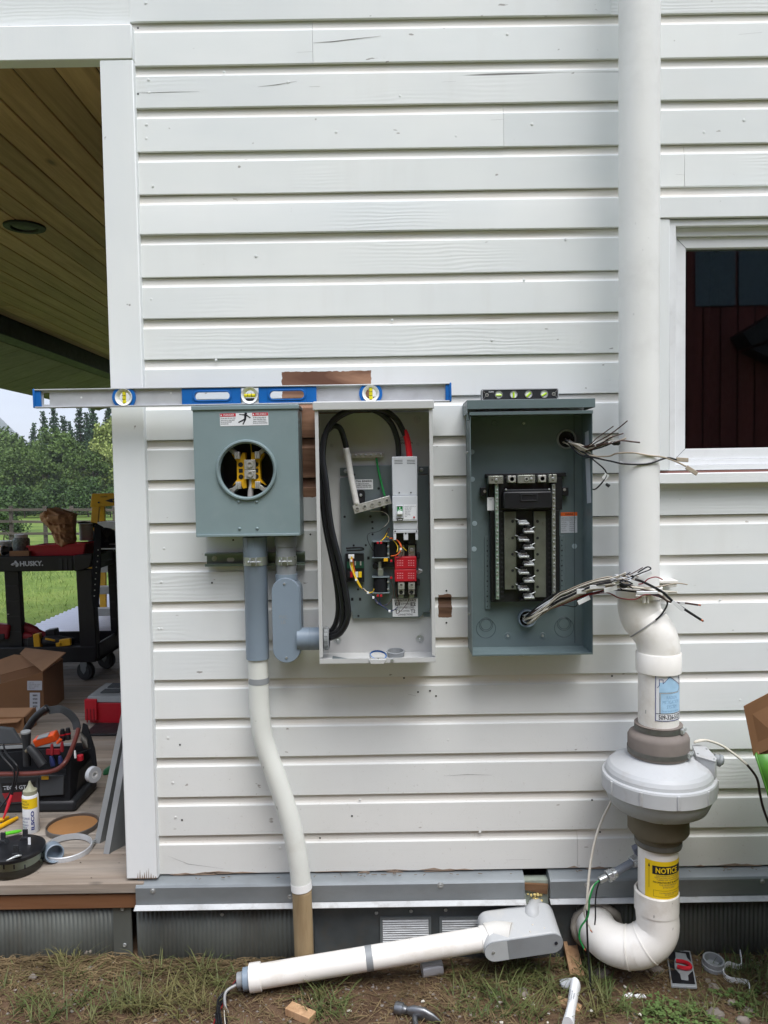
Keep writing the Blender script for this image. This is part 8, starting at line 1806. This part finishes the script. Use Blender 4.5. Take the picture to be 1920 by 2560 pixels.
# ---- bottle of joint compound
pb = Dk(79, 2078); r_ = px2m(19.5, pb.y); zt_ = P(79, 1984, pb.y).z-ZD; ztip = P(75, 1951, pb.y).z-ZD
bt = thing('compound_bottle', 'white and yellow squeeze bottle with grey cone cap standing on the porch deck', 'bottle', (pb.x, pb.y, ZD))
part('bottle', MB().lathe([(r_*.92, 0), (r_, .004), (r_, zt_-.006), (r_*.9, zt_)], (pb.x, pb.y, ZD), (0, 0, 1), 28), M_label, bt)
part('cap', MB().lathe([(r_*.86, 0), (r_*.86, .016), (r_*.5, .022), (r_*.24, ztip-zt_-.012), (r_*.10, ztip-zt_)], (pb.x, pb.y, ZD+zt_-.002), (0, 0, 1), 24), M('grey_green_cap', (150, 150, 128), .5), bt)
fb0 = around(pb.x, pb.y, ZD+zt_*.80, r_+.0005, .05); part('yellow_band', patch(fb0, r_*2.7, zt_*.26, 14), M_labely, bt)
fb1 = around(pb.x, pb.y, 0, r_+.0010, .05)
text('De-Ox\nNOALOX\ninhibitor', r_*1.3, zt_*.20, M_ink, bt, sub(around(pb.x, pb.y, ZD+zt_*.80, r_+.001, -.35), 0, 0))
fi = around(pb.x, pb.y, ZD+zt_*.36, r_+.0008, .62); text('ILSCO', zt_*.50, r_*.42, M_inkb, bt, lambda u, v: fi(-v, u), bold=.04)
text('JOINT COMPOUND\nfor aluminum and\ncopper conductors\nNET WT 8 OZ', r_*1.3, zt_*.30, M_inkb, bt, around(pb.x, pb.y, ZD+zt_*.30, r_+.0008, -.35), align='LEFT')
# yellow handled pliers on the deck
py = thing('pliers', 'pliers with worn yellow handles lying on the deck at the left edge', 'pliers', Dk(20, 2065))
for pa, pb_, pc in (((160, 1290), (90, 1330), (-40, 1400)), ((75, 1285), (30, 1310), (-60, 1330))):
    part('handle', MB().tube([Dk(*z6(*pa))+Vector((0, 0, .008)), Dk(*z6(*pb_))+Vector((0, 0, .010)), Dk(*z6(*pc))+Vector((0, 0, .01))], [.006, .0085, .008], 10), M_yel, py)
part('jaw', MB().tube([Dk(*z6(-40, 1400))+Vector((0, 0, .01)), Dk(*z6(-120, 1420))+Vector((0, 0, .01))], [.012, .005], 8), M_steel, py)
# ring with cardboard, bare metal ring, grey cap, meter
p = Dk(182, 2070); R0 = px2m(64, p.y); wd = single('cover_disc', MB().lathe([(R0*.94, .004), (R0*.97, .0), (R0, .002), (R0, .016), (R0*.97, .018), (R0*.94, .016), (R0*.94, .004)], p, (0, 0, 1), 48, caps=False), M('dark_steel_rim', (112, 108, 104), .4, .6), 'round steel cover rim holding a brown cardboard disc, on the porch deck', 'cover')
part('cardboard_disc', MB().lathe([(R0*.935, .004), (R0*.935, .007), (.001, .007)], p, (0, 0, 1), 40), M('brown_card_disc', (150, 108, 66), .85), wd)
p = Dk(168, 2127); R0 = px2m(61, p.y); rg = single('sealing_ring', MB().lathe([(R0*.93, .0), (R0, .0), (R0*1.02, .004), (R0*1.0, .010), (R0*1.0, .018), (R0*.96, .020), (R0*.94, .012), (R0*.93, 0)], p, (.02, -.05, 1), 56, caps=False), M_alu, 'bare metal sealing ring lying on the deck in front of the cardboard disc', 'ring')
mb = MB(); mb.obox(p+Vector((R0*.96, .03, .012)), (.004, .0, 0), (0, .014, 0), (0, 0, .006)); part('ring_latch', mb, M_steel, rg, .001)
p = Dk(132, 2158); r_ = px2m(22, p.y); ax = Vector((.55, -.75, .12)); cap_ = single('pipe_end_fitting', MB().lathe([(r_*1.05, -.028), (r_*1.05, .014), (r_*.96, .016), (r_*.88, .014), (r_*.86, -.022), (.001, -.024)], p+Vector((0, .01, r_*1.08)), ax, 32), M_pvcg, 'blue grey plastic pipe cap lying on its side inside the metal ring', 'pipe cap')
p = Dk(40, 2170); R0 = px2m(73, p.y-.05)
mt = thing('electric_meter', 'round glass electric meter with black prong base lying face down on the deck edge', 'electric meter', (p.x, p.y, ZD))
zt_ = P(40, 2146, p.y-R0*.5).z-ZD; zt_ = max(.05, min(.09, zt_))
part('glass_cover', MB().lathe([(R0*.80, .001), (R0*.90, .006), (R0*.93, .02), (R0*.93, zt_)], p, (0, 0, 1), 44, caps=False), M_clear, mt)
part('inner_register', MB().lathe([(R0*.72, .024), (R0*.84, .026), (R0*.84, zt_-.002)], p, (0, 0, 1), 36), M('pale_green_register', (208, 216, 198), .5), mt)
part('base_flange', MB().lathe([(R0*.93, 0), (R0, .002), (R0, .012), (R0*.9, .018), (R0*.3, .020), (.001, .020)], p+Vector((0, 0, zt_)), (0, 0, 1), 44), M_blk, mt)
zb_ = ZD+zt_+.019
for x, y in ((30, 1500), (235, 1470), (-120, 1520), (150, 1620)):
    q = PZ(*z6(x, y), zb_); mb = MB(); mb.box(q.x-.008, q.x+.008, q.y-.003, q.y+.003, zb_-.002, zb_+.034); mb.prism([(q.x-.016, zb_), (q.x+.016, zb_), (q.x+.008, zb_+.012), (q.x-.008, zb_+.012)], q.y-.012, q.y+.012); part('blade', mb, M_blk2, mt, .001)
q = PZ(*z6(287, 1500), zb_); mb = MB(); mb.add([q+Vector((-.004, -.013, .0)), q+Vector((.005, -.013, .0)), q+Vector((.005, -.012, .024)), q+Vector((-.004, -.012, .024))], [(0, 1, 2, 3)]); part('barcode_sticker', mb, M_label, mt)
mb = MB(); q0, q1 = PZ(*z6(60, 1665), zb_+.004), PZ(*z6(195, 1615), zb_+.006); mb.tube(crom([q0, q0.lerp(q1, .5)+Vector((0, -.005, .003)), q1, q0.lerp(q1, .5)+Vector((0, .007, .002)), q0], 4), .0024, 6); part('wire_clip', mb, M_steel, mt, sharp=180)
for x in (35, 130, 230):
    q = P6(x, 1745, p.y-R0*.95); mb = MB(); mb.box(q.x-.002, q.x+.002, p.y-R0*.955, p.y-R0*.935, ZD+zt_-.014, ZD+zt_); part('lock_tab', mb, M_blk, mt)
mb = MB(); q0, q1 = Dk(*z6(200, 1420))+Vector((0, 0, .012)), Dk(*z6(20, 1475))+Vector((0, 0, .02)); mb.tube([q0, q0.lerp(q1, .2), q0.lerp(q1, .8), q1], [.003, .0065, .0065, .005], 10); single('green_marker', mb, M_lime, 'lime green pen lying behind the black meter base', 'pen')
dm = MB()
for i in range(40):
    p = Vector((random.uniform(-1.5, XCB0), random.uniform(.0, .7), ZD+.002)); dm.ball(p, random.uniform(.001, .003), None, .001, 5, 4, .3)
tag(single('deck_crumbs', dm, M('dark_debris', (70, 60, 50), .9), 'tiny dark crumbs scattered over the porch deck boards', 'debris'), kind='stuff')

# ================================================================== FIELD, FENCE, TREES
def far(px, depth, dz=0): # point on the land at a pixel column and depth
    y = depth-D; r = ray(px, 1250); x = CAMLOC.x+r.x*(y+D)/r.y; return Vector((x, y, gz(x, y)+dz))
fd = 26.0
fn = thing('rail_fence', 'grey weathered three rail wooden fence across the lawn beyond the porch', 'fence', far(120, fd))
fpx = [-330, -240, -150, -62, 26, 111, 178, 285, 372, 450]
for px in fpx:
    p = far(px, fd); h = .08+P(px, 1265, fd-D).z-p.z; part('post', MB().box(p.x-.055, p.x+.055, p.y-.05, p.y+.05, p.z-.1, p.z+h-.08), W_fence, fn, .006)
for yr in (1275, 1304, 1334):
    for i, (a_, b_) in enumerate(zip(fpx[:-1], fpx[1:])):
        A, B = P(a_-4, yr+random.uniform(-1.2, 1.2), fd-D-.07), P(b_+4, yr+random.uniform(-1.2, 1.2), fd-D-.07-.012*(i % 2)); part('rail', MB().bar(A, B, .035, .085), W_fence, fn, .004)
wf_ = thing('wire_fence', 'thin wire fence with slender poles in front of the far trees', 'fence', far(120, 70))
for px in (-90, -30, 28, 106, 189, 270, 340): p = far(px, 70); part('pole', MB().box(p.x-.04, p.x+.04, p.y-.04, p.y+.04, p.z-.1, p.z+2.0), W_fence, wf_)
for h in (.7, 1.3, 1.8): part('wire', MB().tube([far(-90, 70, h), far(28, 70, h), far(189, 70, h), far(340, 70, h)], .012, 4), M_galvd, wf_)
def leafmat(name, c1, c2):
    k = NT(name); oi = k.n('ShaderNodeObjectInfo')
    col = k.ramp(k.noise(1.3, (1, 1, 1), 4, .7), [(.3, C(*c1)), (.7, C(*c2))]); hsv = k.n('ShaderNodeHueSaturation'); k.l(col, hsv.inputs['Color']); k.l(k.math('MULTIPLY_ADD', oi.outputs['Random'], .4, .8), hsv.inputs['Value'])
    k.set(hsv.outputs[0], .7, 0, .2); return k.m
L_con = leafmat('dark_conifer_needles', (42, 62, 46), (68, 90, 60)); L_dec = leafmat('olive_leaves', (62, 84, 42), (98, 118, 60)); L_yel = leafmat('yellow_green_leaves', (106, 122, 60), (148, 156, 92)); L_bush = leafmat('shrub_leaves', (48, 70, 36), (80, 104, 54))
M_bark = M('grey_brown_bark', (84, 72, 60), .9, var=.2)
def leafquad(mb, c_, s, d=None):
    a_ = Vector((random.gauss(0, 1), random.gauss(0, 1), random.gauss(0, 1))).normalized(); b_ = a_.orthogonal().normalized(); b_ = (Matrix.Rotation(random.uniform(0, 6.28), 3, a_) @ b_); c2 = a_.cross(b_)
    mb.add([c_-b_*s-c2*s*.6, c_+b_*s*.3-c2*s*.7, c_+b_*s+c2*s*.4, c_-b_*s*.4+c2*s*.7], [(0, 1, 2, 3)])
def conifer(h, br):
    cr = MB(); tk = MB(); tk.tube([(0, 0, 0), (0.05, 0, h*.5), (0, 0, h*.98)], [h*.018, h*.011, .02], 7)
    n = 44
    for i in range(n):
        f = i/n; z = h*(.08+.92*f); L = br*(1-f)**.95*random.uniform(.75, 1.15)+.16; k_ = 9
        for j in range(k_):
            an = random.uniform(0, 6.28); dr = Vector((math.cos(an), math.sin(an), -.30+.45*f+random.gauss(0, .14))); zj = random.gauss(0, .16); m = max(5, int(L*11))
            for q in range(m):
                t_ = (q+random.random())/m; leafquad(cr, Vector((0, 0, z+zj))+dr*L*t_+Vector((0, 0, -.12*t_*t_*L))+Vector((random.gauss(0, .10), random.gauss(0, .10), random.gauss(0, .07))), random.uniform(.08, .19)*(1.1-.2*f))
    return tk, cr
def broad(h, w, n=5200, s=.145, low=.10):
    cr = MB(); tk = MB(); tk.tube([(0, 0, 0), (.1, 0, h*.25), (.05, .1, h*.6)], [h*.025, h*.018, .04], 7)
    bl = []
    for i in range(16):
        an = random.uniform(0, 6.28); f = random.uniform(low, .95); rr = w*math.sin(math.pi*min(1, .18+.78*f))*random.uniform(.35, .8); c_ = Vector((math.cos(an)*rr, math.sin(an)*rr, h*f)); bl.append((c_, w*random.uniform(.28, .48))); tk.tube([(0.08, .05, h*min(f, .5)), tuple(c_*.6+Vector((0, 0, h*f*.35))), tuple(c_)], [h*.008, h*.005, .015], 5)
    bl.append((Vector((0, 0, h*.9)), w*.35))
    for i in range(n):
        c_, r_ = random.choice(bl); d_ = Vector((random.gauss(0, 1), random.gauss(0, 1), random.gauss(0, .8))).normalized()*r_*random.random()**.4; p_ = c_+d_
        if p_.z > .1: leafquad(cr, p_, s*random.uniform(.6, 1.3))
    return tk, cr
def proto(tc, lm, nm):
    tk, cr = tc; return (mesh_of('trunk', tk, M_bark), mesh_of('crown', cr, lm, 180), nm)
PR = {'c1': proto(conifer(13, 2.6), L_con, 'pine_tree'), 'c2': proto(conifer(12, 2.1), L_con, 'pine_tree'), 'b1': proto(broad(8.5, 3.2), L_dec, 'leafy_tree'), 'b2': proto(broad(8, 2.8), L_dec, 'leafy_tree'), 'y1': proto(broad(9, 2.6, 5000, .13, .05), L_yel, 'willow_tree'), 'u1': proto(broad(2.2, 1.6, 2200, .085, .1), L_bush, 'shrub')}
# (kind, px of the trunk, depth, px height of the top)
TR = [('c1', 142, 96, 1016), ('c2', 117, 100, 1027), ('c2', 166, 102, 1038), ('c1', 206, 95, 1016), ('c1', 240, 92, 1004), ('c1', 278, 96, 1010), ('c2', 90, 98, 1056), ('c2', 182, 110, 1052), ('c2', 225, 104, 1030), ('b2', 12, 92, 1062), ('b2', 38, 90, 1080), ('c2', 62, 104, 1088),
      ('b1', 130, 82, 1060), ('b1', 96, 84, 1095), ('b2', 168, 80, 1082), ('b1', 62, 80, 1110), ('y1', 262, 76, 1050), ('y1', 290, 80, 1042), ('b2', 205, 80, 1100), ('b1', 20, 78, 1115), ('b2', -25, 84, 1085), ('b1', -60, 80, 1090), ('c2', -80, 98, 1060), ('c1', -130, 96, 1030), ('b1', -150, 82, 1080), ('c1', 320, 95, 1010), ('c1', 370, 96, 1010), ('b1', 350, 80, 1080), ('b1', 420, 82, 1070), ('c1', 440, 96, 1010),
      ('b2', 40, 74, 1130), ('b2', 110, 74, 1128), ('b1', 180, 74, 1126), ('b2', 235, 74, 1122)]
KL = {'c': 'tall dark conifer', 'b': 'round olive leafed tree', 'y': 'pale yellow green willow'}
order = sorted(range(len(TR)), key=lambda i: TR[i][1]); 
names_ = ['first', 'second', 'third', 'fourth', 'fifth', 'sixth', 'seventh', 'eighth', 'ninth', 'tenth', 'eleventh', 'twelfth', 'thirteenth', 'fourteenth', 'fifteenth', 'sixteenth']
cnt = {}; hid = {}
for i in order:
    kd, px, dp, top = TR[i]; b_ = far(px, dp); th = P(px, top, dp-D).z-b_.z; tk, cr, nm = PR[kd]
    hh = max(v.co.z for v in cr.vertices); s = th/hh; key = kd[0]
    inview = -12 < px < 300
    if inview: cnt[key] = cnt.get(key, 0)+1; lab = KL[key]+', '+names_[min(15, cnt[key]-1)]+' of its kind from the left in the far tree line'
    else: hid[kd[0], px > 0] = hid.get((kd[0], px > 0), 0)+1; lab = names_[hid[kd[0], px > 0]-1]+' '+KL[key]+(' hidden behind the house corner' if px > 0 else ' beyond the left picture edge')
    t_ = thing(nm, lab, 'tree', b_, 'trees beyond the field'); rz = Matrix.Rotation(random.uniform(0, 6.28), 3, 'Z'); sx_ = s*random.uniform(.9, 1.1)
    for me_, n_ in ((tk, 'trunk'), (cr, 'crown')): place(n_, me_, t_, b_, (sx_, sx_, s), rz)
for i, (px, dp) in enumerate(((10, 24), (-60, 62), (60, 66), (150, 66), (220, 66), (275, 64), (100, 68), (20, 66))):
    b_ = far(px if i else 4, dp if i else 30); tk, cr, nm = PR['u1']; t_ = thing(nm, 'bright green leafy shrub by the fence at the left edge' if i == 0 else 'low green shrub under the far trees, '+names_[i-1]+' one', 'shrub', b_, 'shrubs')
    s = .55 if i == 0 else random.uniform(.9, 1.4)
    for me_, n_ in ((tk, 'stem'), (cr, 'foliage')): place(n_, me_, t_, b_, s, Matrix.Rotation(i, 3, 'Z'))
# red barn across the yard behind the viewer, mirrored by the window pane, its size raised to block low sky light
barn = thing('red_barn', 'dark red board barn across the yard facing the house', 'barn', (3, -11, 0))
mb = MB(); mb.box(-10, 15, -16, -11, -.1, 8.6); part('wall_core', mb, M_dark, barn)
for i in range(83): x = -10+i*.3; mb = MB(); mb.box(x+.016, x+.284, -10.99-.008*(i % 2), -10.96, -.1, 8.6); part('board', mb, W_barn, barn)
mb = MB(); mb.add([(-10.4, -10.6, 8.6), (15.4, -10.6, 8.6), (15.4, -13.5, 10.6), (-10.4, -13.5, 10.6), (-10.4, -16.4, 8.6), (15.4, -16.4, 8.6)], [(0, 1, 2, 3), (3, 2, 5, 4), (0, 3, 4), (1, 5, 2)]); part('roof', mb, M_galvd, barn)
M_dpane = M('slate_pane', (92, 112, 124), .3)
for x, w_ in ((1.1, 1.8), (5.45, .69), (6.2, 1.8), (8.1, 1.8)): mb = MB(); mb.box(x, x+w_, -10.955, -10.93, 4.35, 5.4); part('window', mb, M_dpane, barn, .01)
mb = MB(); mb.prism3([(6.05, -10.95, 3.80), (6.85, -10.95, 4.28), (8.6, -10.95, 4.9), (8.6, -10.95, 4.0), (6.85, -10.95, 3.82), (6.2, -10.95, 3.58)], (0, .5, 0)); mb.prism3([(6.25, -10.95, 3.54), (6.85, -10.95, 3.74), (8.6, -10.95, 3.9), (8.6, -10.95, 2.9), (6.75, -10.95, 3.3)], (0, .4, 0)); part('awning', mb, M_blk, barn)

# ================================================================== GRASS AND STRAW ALONG THE HOUSE
def blade(mb, p, L, w, az, lean, curl=.6):
    d_ = Vector((math.cos(az), math.sin(az), 0)); s_ = Vector((-d_.y, d_.x, 0))*w/2; pts = []
    for t_ in (0, .4, .75): q = p+d_*L*(lean*t_+curl*t_*t_*.5)+Vector((0, 0, L*(t_-.35*curl*t_*t_)*math.sqrt(max(.05, 1-lean*lean)))); k_ = (1, .85, .5)[(0, .4, .75).index(t_)]; pts += [q-s_*k_, q+s_*k_]
    tip = p+d_*L*(lean+curl*.5)+Vector((0, 0, L*(1-.42*curl)*math.sqrt(max(.05, 1-lean*lean))*.98)); mb.add(pts+[tip], [(0, 1, 3, 2), (2, 3, 5, 4), (4, 5, 6)])
def gmat(name, c1, c2, c3):
    k = NT(name); f = k.noise(40, (1, 1, .3), 2, .6); f2 = k.noise(4, (1, 1, 1), 3)
    col = k.mix(k.ramp(f2, [(.4, GREY(0)), (.65, GREY(.8))]), k.ramp(f, [(.3, C(*c1)), (.7, C(*c2))]), C(*c3)); k.set(col, .6, 0, .25); return k.m
GR = MB(); DR = MB(); random.seed(23)
tufts = [(160, 2420, 1.3), (200, 2440, 1.0), (390, 2430, 1.3), (500, 2440, 1.5), (350, 2530, 1.5), (440, 2500, 1.5), (510, 2520, 1.4), (280, 2520, 1.3), (200, 2500, 1.1), (100, 2500, 1.1), (480, 2480, 1.2), (530, 2470, 1.0), (330, 2500, 1.3), (400, 2520, 1.4), (450, 2540, 1.2), (60, 2520, 1.0), (140, 2540, 1.0), (240, 2550, 1.0), (20, 2470, .8), (560, 2460, .9), (790, 2495, 1.2), (830, 2510, 1.2), (850, 2540, 1.0), (800, 2545, .9), (1160, 2450, 1.2), (1200, 2470, 1.3), (1270, 2450, 1.5), (1300, 2430, 1.2), (1250, 2490, 1.3), (1340, 2440, 1.3), (1380, 2470, 1.2), (1150, 2500, 1.0), (1280, 2530, 1.4), (1340, 2540, 1.4), (1200, 2545, 1.1), (1490, 2470, 1.3), (1510, 2500, 1.3), (1540, 2530, 1.2), (1460, 2440, 1.2), (1480, 2540, 1.3), (1400, 2420, .9), (1600, 2550, .9), (1680, 2540, 1.0), (1840, 2430, 1.0), (1880, 2440, 1.3), (1900, 2480, 1.3), (1860, 2510, 1.1), (1910, 2540, 1.1), (1760, 2520, .9), (1740, 2550, 1.0), (300, 2470, .8), (600, 2400, .6), (180, 2400, 1.2), (1310, 2470, 1.2), (1900, 2410, 1.0), (1390, 2510, 1.1), (1130, 2530, .8), (90, 2555, 1), (420, 2470, .8)]
for px, py, s in tufts:
    c_ = gp(px, py)
    for i in range(int(26*s)):
        p = c_+Vector((random.gauss(0, .020), random.gauss(0, .014), 0)); p.z = gz(p.x, p.y)-.002
        if p.y > -.02: continue
        blade(GR, p, random.uniform(.03, .085)*s, random.uniform(.0022, .0046), random.uniform(0, 6.28), random.uniform(.25, .93), random.uniform(.3, 1.2))
def cover(x, y): return mn.noise(Vector((x*2.6, y*3.2, 11)))
for i in range(6000):
    x, y = random.uniform(-1.9, 1.9), -abs(random.gauss(0, .34))-.02; c_ = cover(x, y)
    if c_ < random.uniform(-.25, .35): continue
    blade(GR, Vector((x, y, gz(x, y)-.002)), random.uniform(.012, .045), random.uniform(.0016, .0034), random.uniform(0, 6.28), random.uniform(.2, .9), random.uniform(.3, 1.2))
for i in range(14000):
    x, y = random.uniform(-1.9, 1.9), -abs(random.gauss(0, .30))-.02; c_ = mn.noise(Vector((x*2.1, y*3, 31)))
    near = (y > -.12 and x < -.1)
    if c_ < random.uniform(-.28, .42) and not (near and random.random() < .85): continue
    z = gz(x, y)+random.uniform(.0005, .008); az = random.uniform(0, 6.28); L = random.uniform(.012, .055)*(1.7 if random.random() < .15 else 1); d_ = Vector((math.cos(az), math.sin(az), random.uniform(-.12, .18))); s_ = Vector((-d_.y, d_.x, 0))*random.uniform(.0006, .0014); p = Vector((x, y, z)); m_ = p+d_*L*.5+Vector((0, 0, .003)); e = p+d_*L; e.z = max(e.z, gz(e.x, e.y)+.0005)
    DR.add([p-s_, p+s_, m_+s_, m_-s_, e], [(0, 1, 2, 3), (3, 2, 4)])
for i in range(5200):
    x, y = random.uniform(-1.75, -.12) if random.random() < .8 else random.uniform(-.1, .9), -.012-abs(random.gauss(0, .06)); z = gz(x, y)+random.uniform(.001, .016); az = random.gauss(0, .9)+(3.14 if random.random() < .5 else 0); L = random.uniform(.015, .07); d_ = Vector((math.cos(az), math.sin(az)*.6, random.uniform(-.2, .2))); s_ = Vector((-d_.y, d_.x, .3))*random.uniform(.0006, .0013); p = Vector((x, y, z)); m_ = p+d_*L*.5+Vector((0, 0, random.uniform(-.002, .007))); e = p+d_*L
    if max(e.y, m_.y) > -.016: continue
    e.z = max(e.z, gz(e.x, e.y)+.0005); DR.add([p-s_, p+s_, m_+s_, m_-s_, e], [(0, 1, 2, 3), (3, 2, 4)])
tag(part('grass', GR, gmat('green_grass_blades', (56, 70, 36), (92, 106, 58), (112, 104, 66)), None, sharp=180), 'green grass tufts growing from the soil along the house', 'grass', kind='stuff')
tag(part('dry_grass', DR, gmat('dry_straw', (92, 76, 54), (140, 121, 88), (78, 67, 46)), None, sharp=180), 'dead dry grass and straw strewn over the soil', 'straw', kind='stuff')
CV = MB()
for i in range(420):
    px, py = random.uniform(1600, 1900), random.uniform(2480, 2590); p = gp(px, py); 
    if mn.noise(Vector((p.x*7, p.y*7, 3))) < -.1: continue
    p.z += random.uniform(.006, .022); az = random.uniform(0, 6.28)
    for k_ in range(3):
        a_ = az+k_*2.1; d_ = Vector((math.cos(a_), math.sin(a_), random.uniform(-.1, .3))); s_ = Vector((-d_.y, d_.x, 0)); r = random.uniform(.005, .009); CV.add([p, p+d_*r*.6-s_*r*.55, p+d_*r*1.2-s_*r*.2, p+d_*r*1.2+s_*r*.2, p+d_*r*.6+s_*r*.55], [(0, 1, 2, 3, 4)])
tag(part('clover', CV, gmat('clover_leaves', (68, 90, 46), (104, 126, 72), (88, 108, 58)), None, sharp=180), 'clover and small weeds in the lower right of the yard', 'ground cover', kind='stuff')
PB = MB()
for i in range(2200):
    x, y = random.uniform(-1.8, 1.8), -abs(random.gauss(0, .3))-.02; r = random.uniform(.0015, .006); PB.ball((x, y, gz(x, y)+r*.2), r, r*random.uniform(.6, 1), r*.6, 6, 4, .25)
tag(part('pebbles', PB, M_stone, None, sharp=60), 'small pebbles and clods on the bare soil', 'pebbles', kind='stuff')
LG = MB()
for i in range(24000):
    y = 1.2+random.random()**1.8*24; x = -1.2-random.random()*(y+2.32)*.62; 
    if x > -3.1 and y < 7.5: continue
    s = 1+y*.10; blade(LG, Vector((x, y, gz(x, y)-.01)), random.uniform(.03, .08)*s, .0035*s, random.uniform(0, 6.28), random.uniform(.3, .85), .6)
tag(part('lawn_grass', LG, gmat('lawn_blades', (96, 116, 48), (124, 144, 64), (130, 138, 74)), None, sharp=180), 'longer lawn grass blades between the porch and the fence', 'grass', kind='stuff')
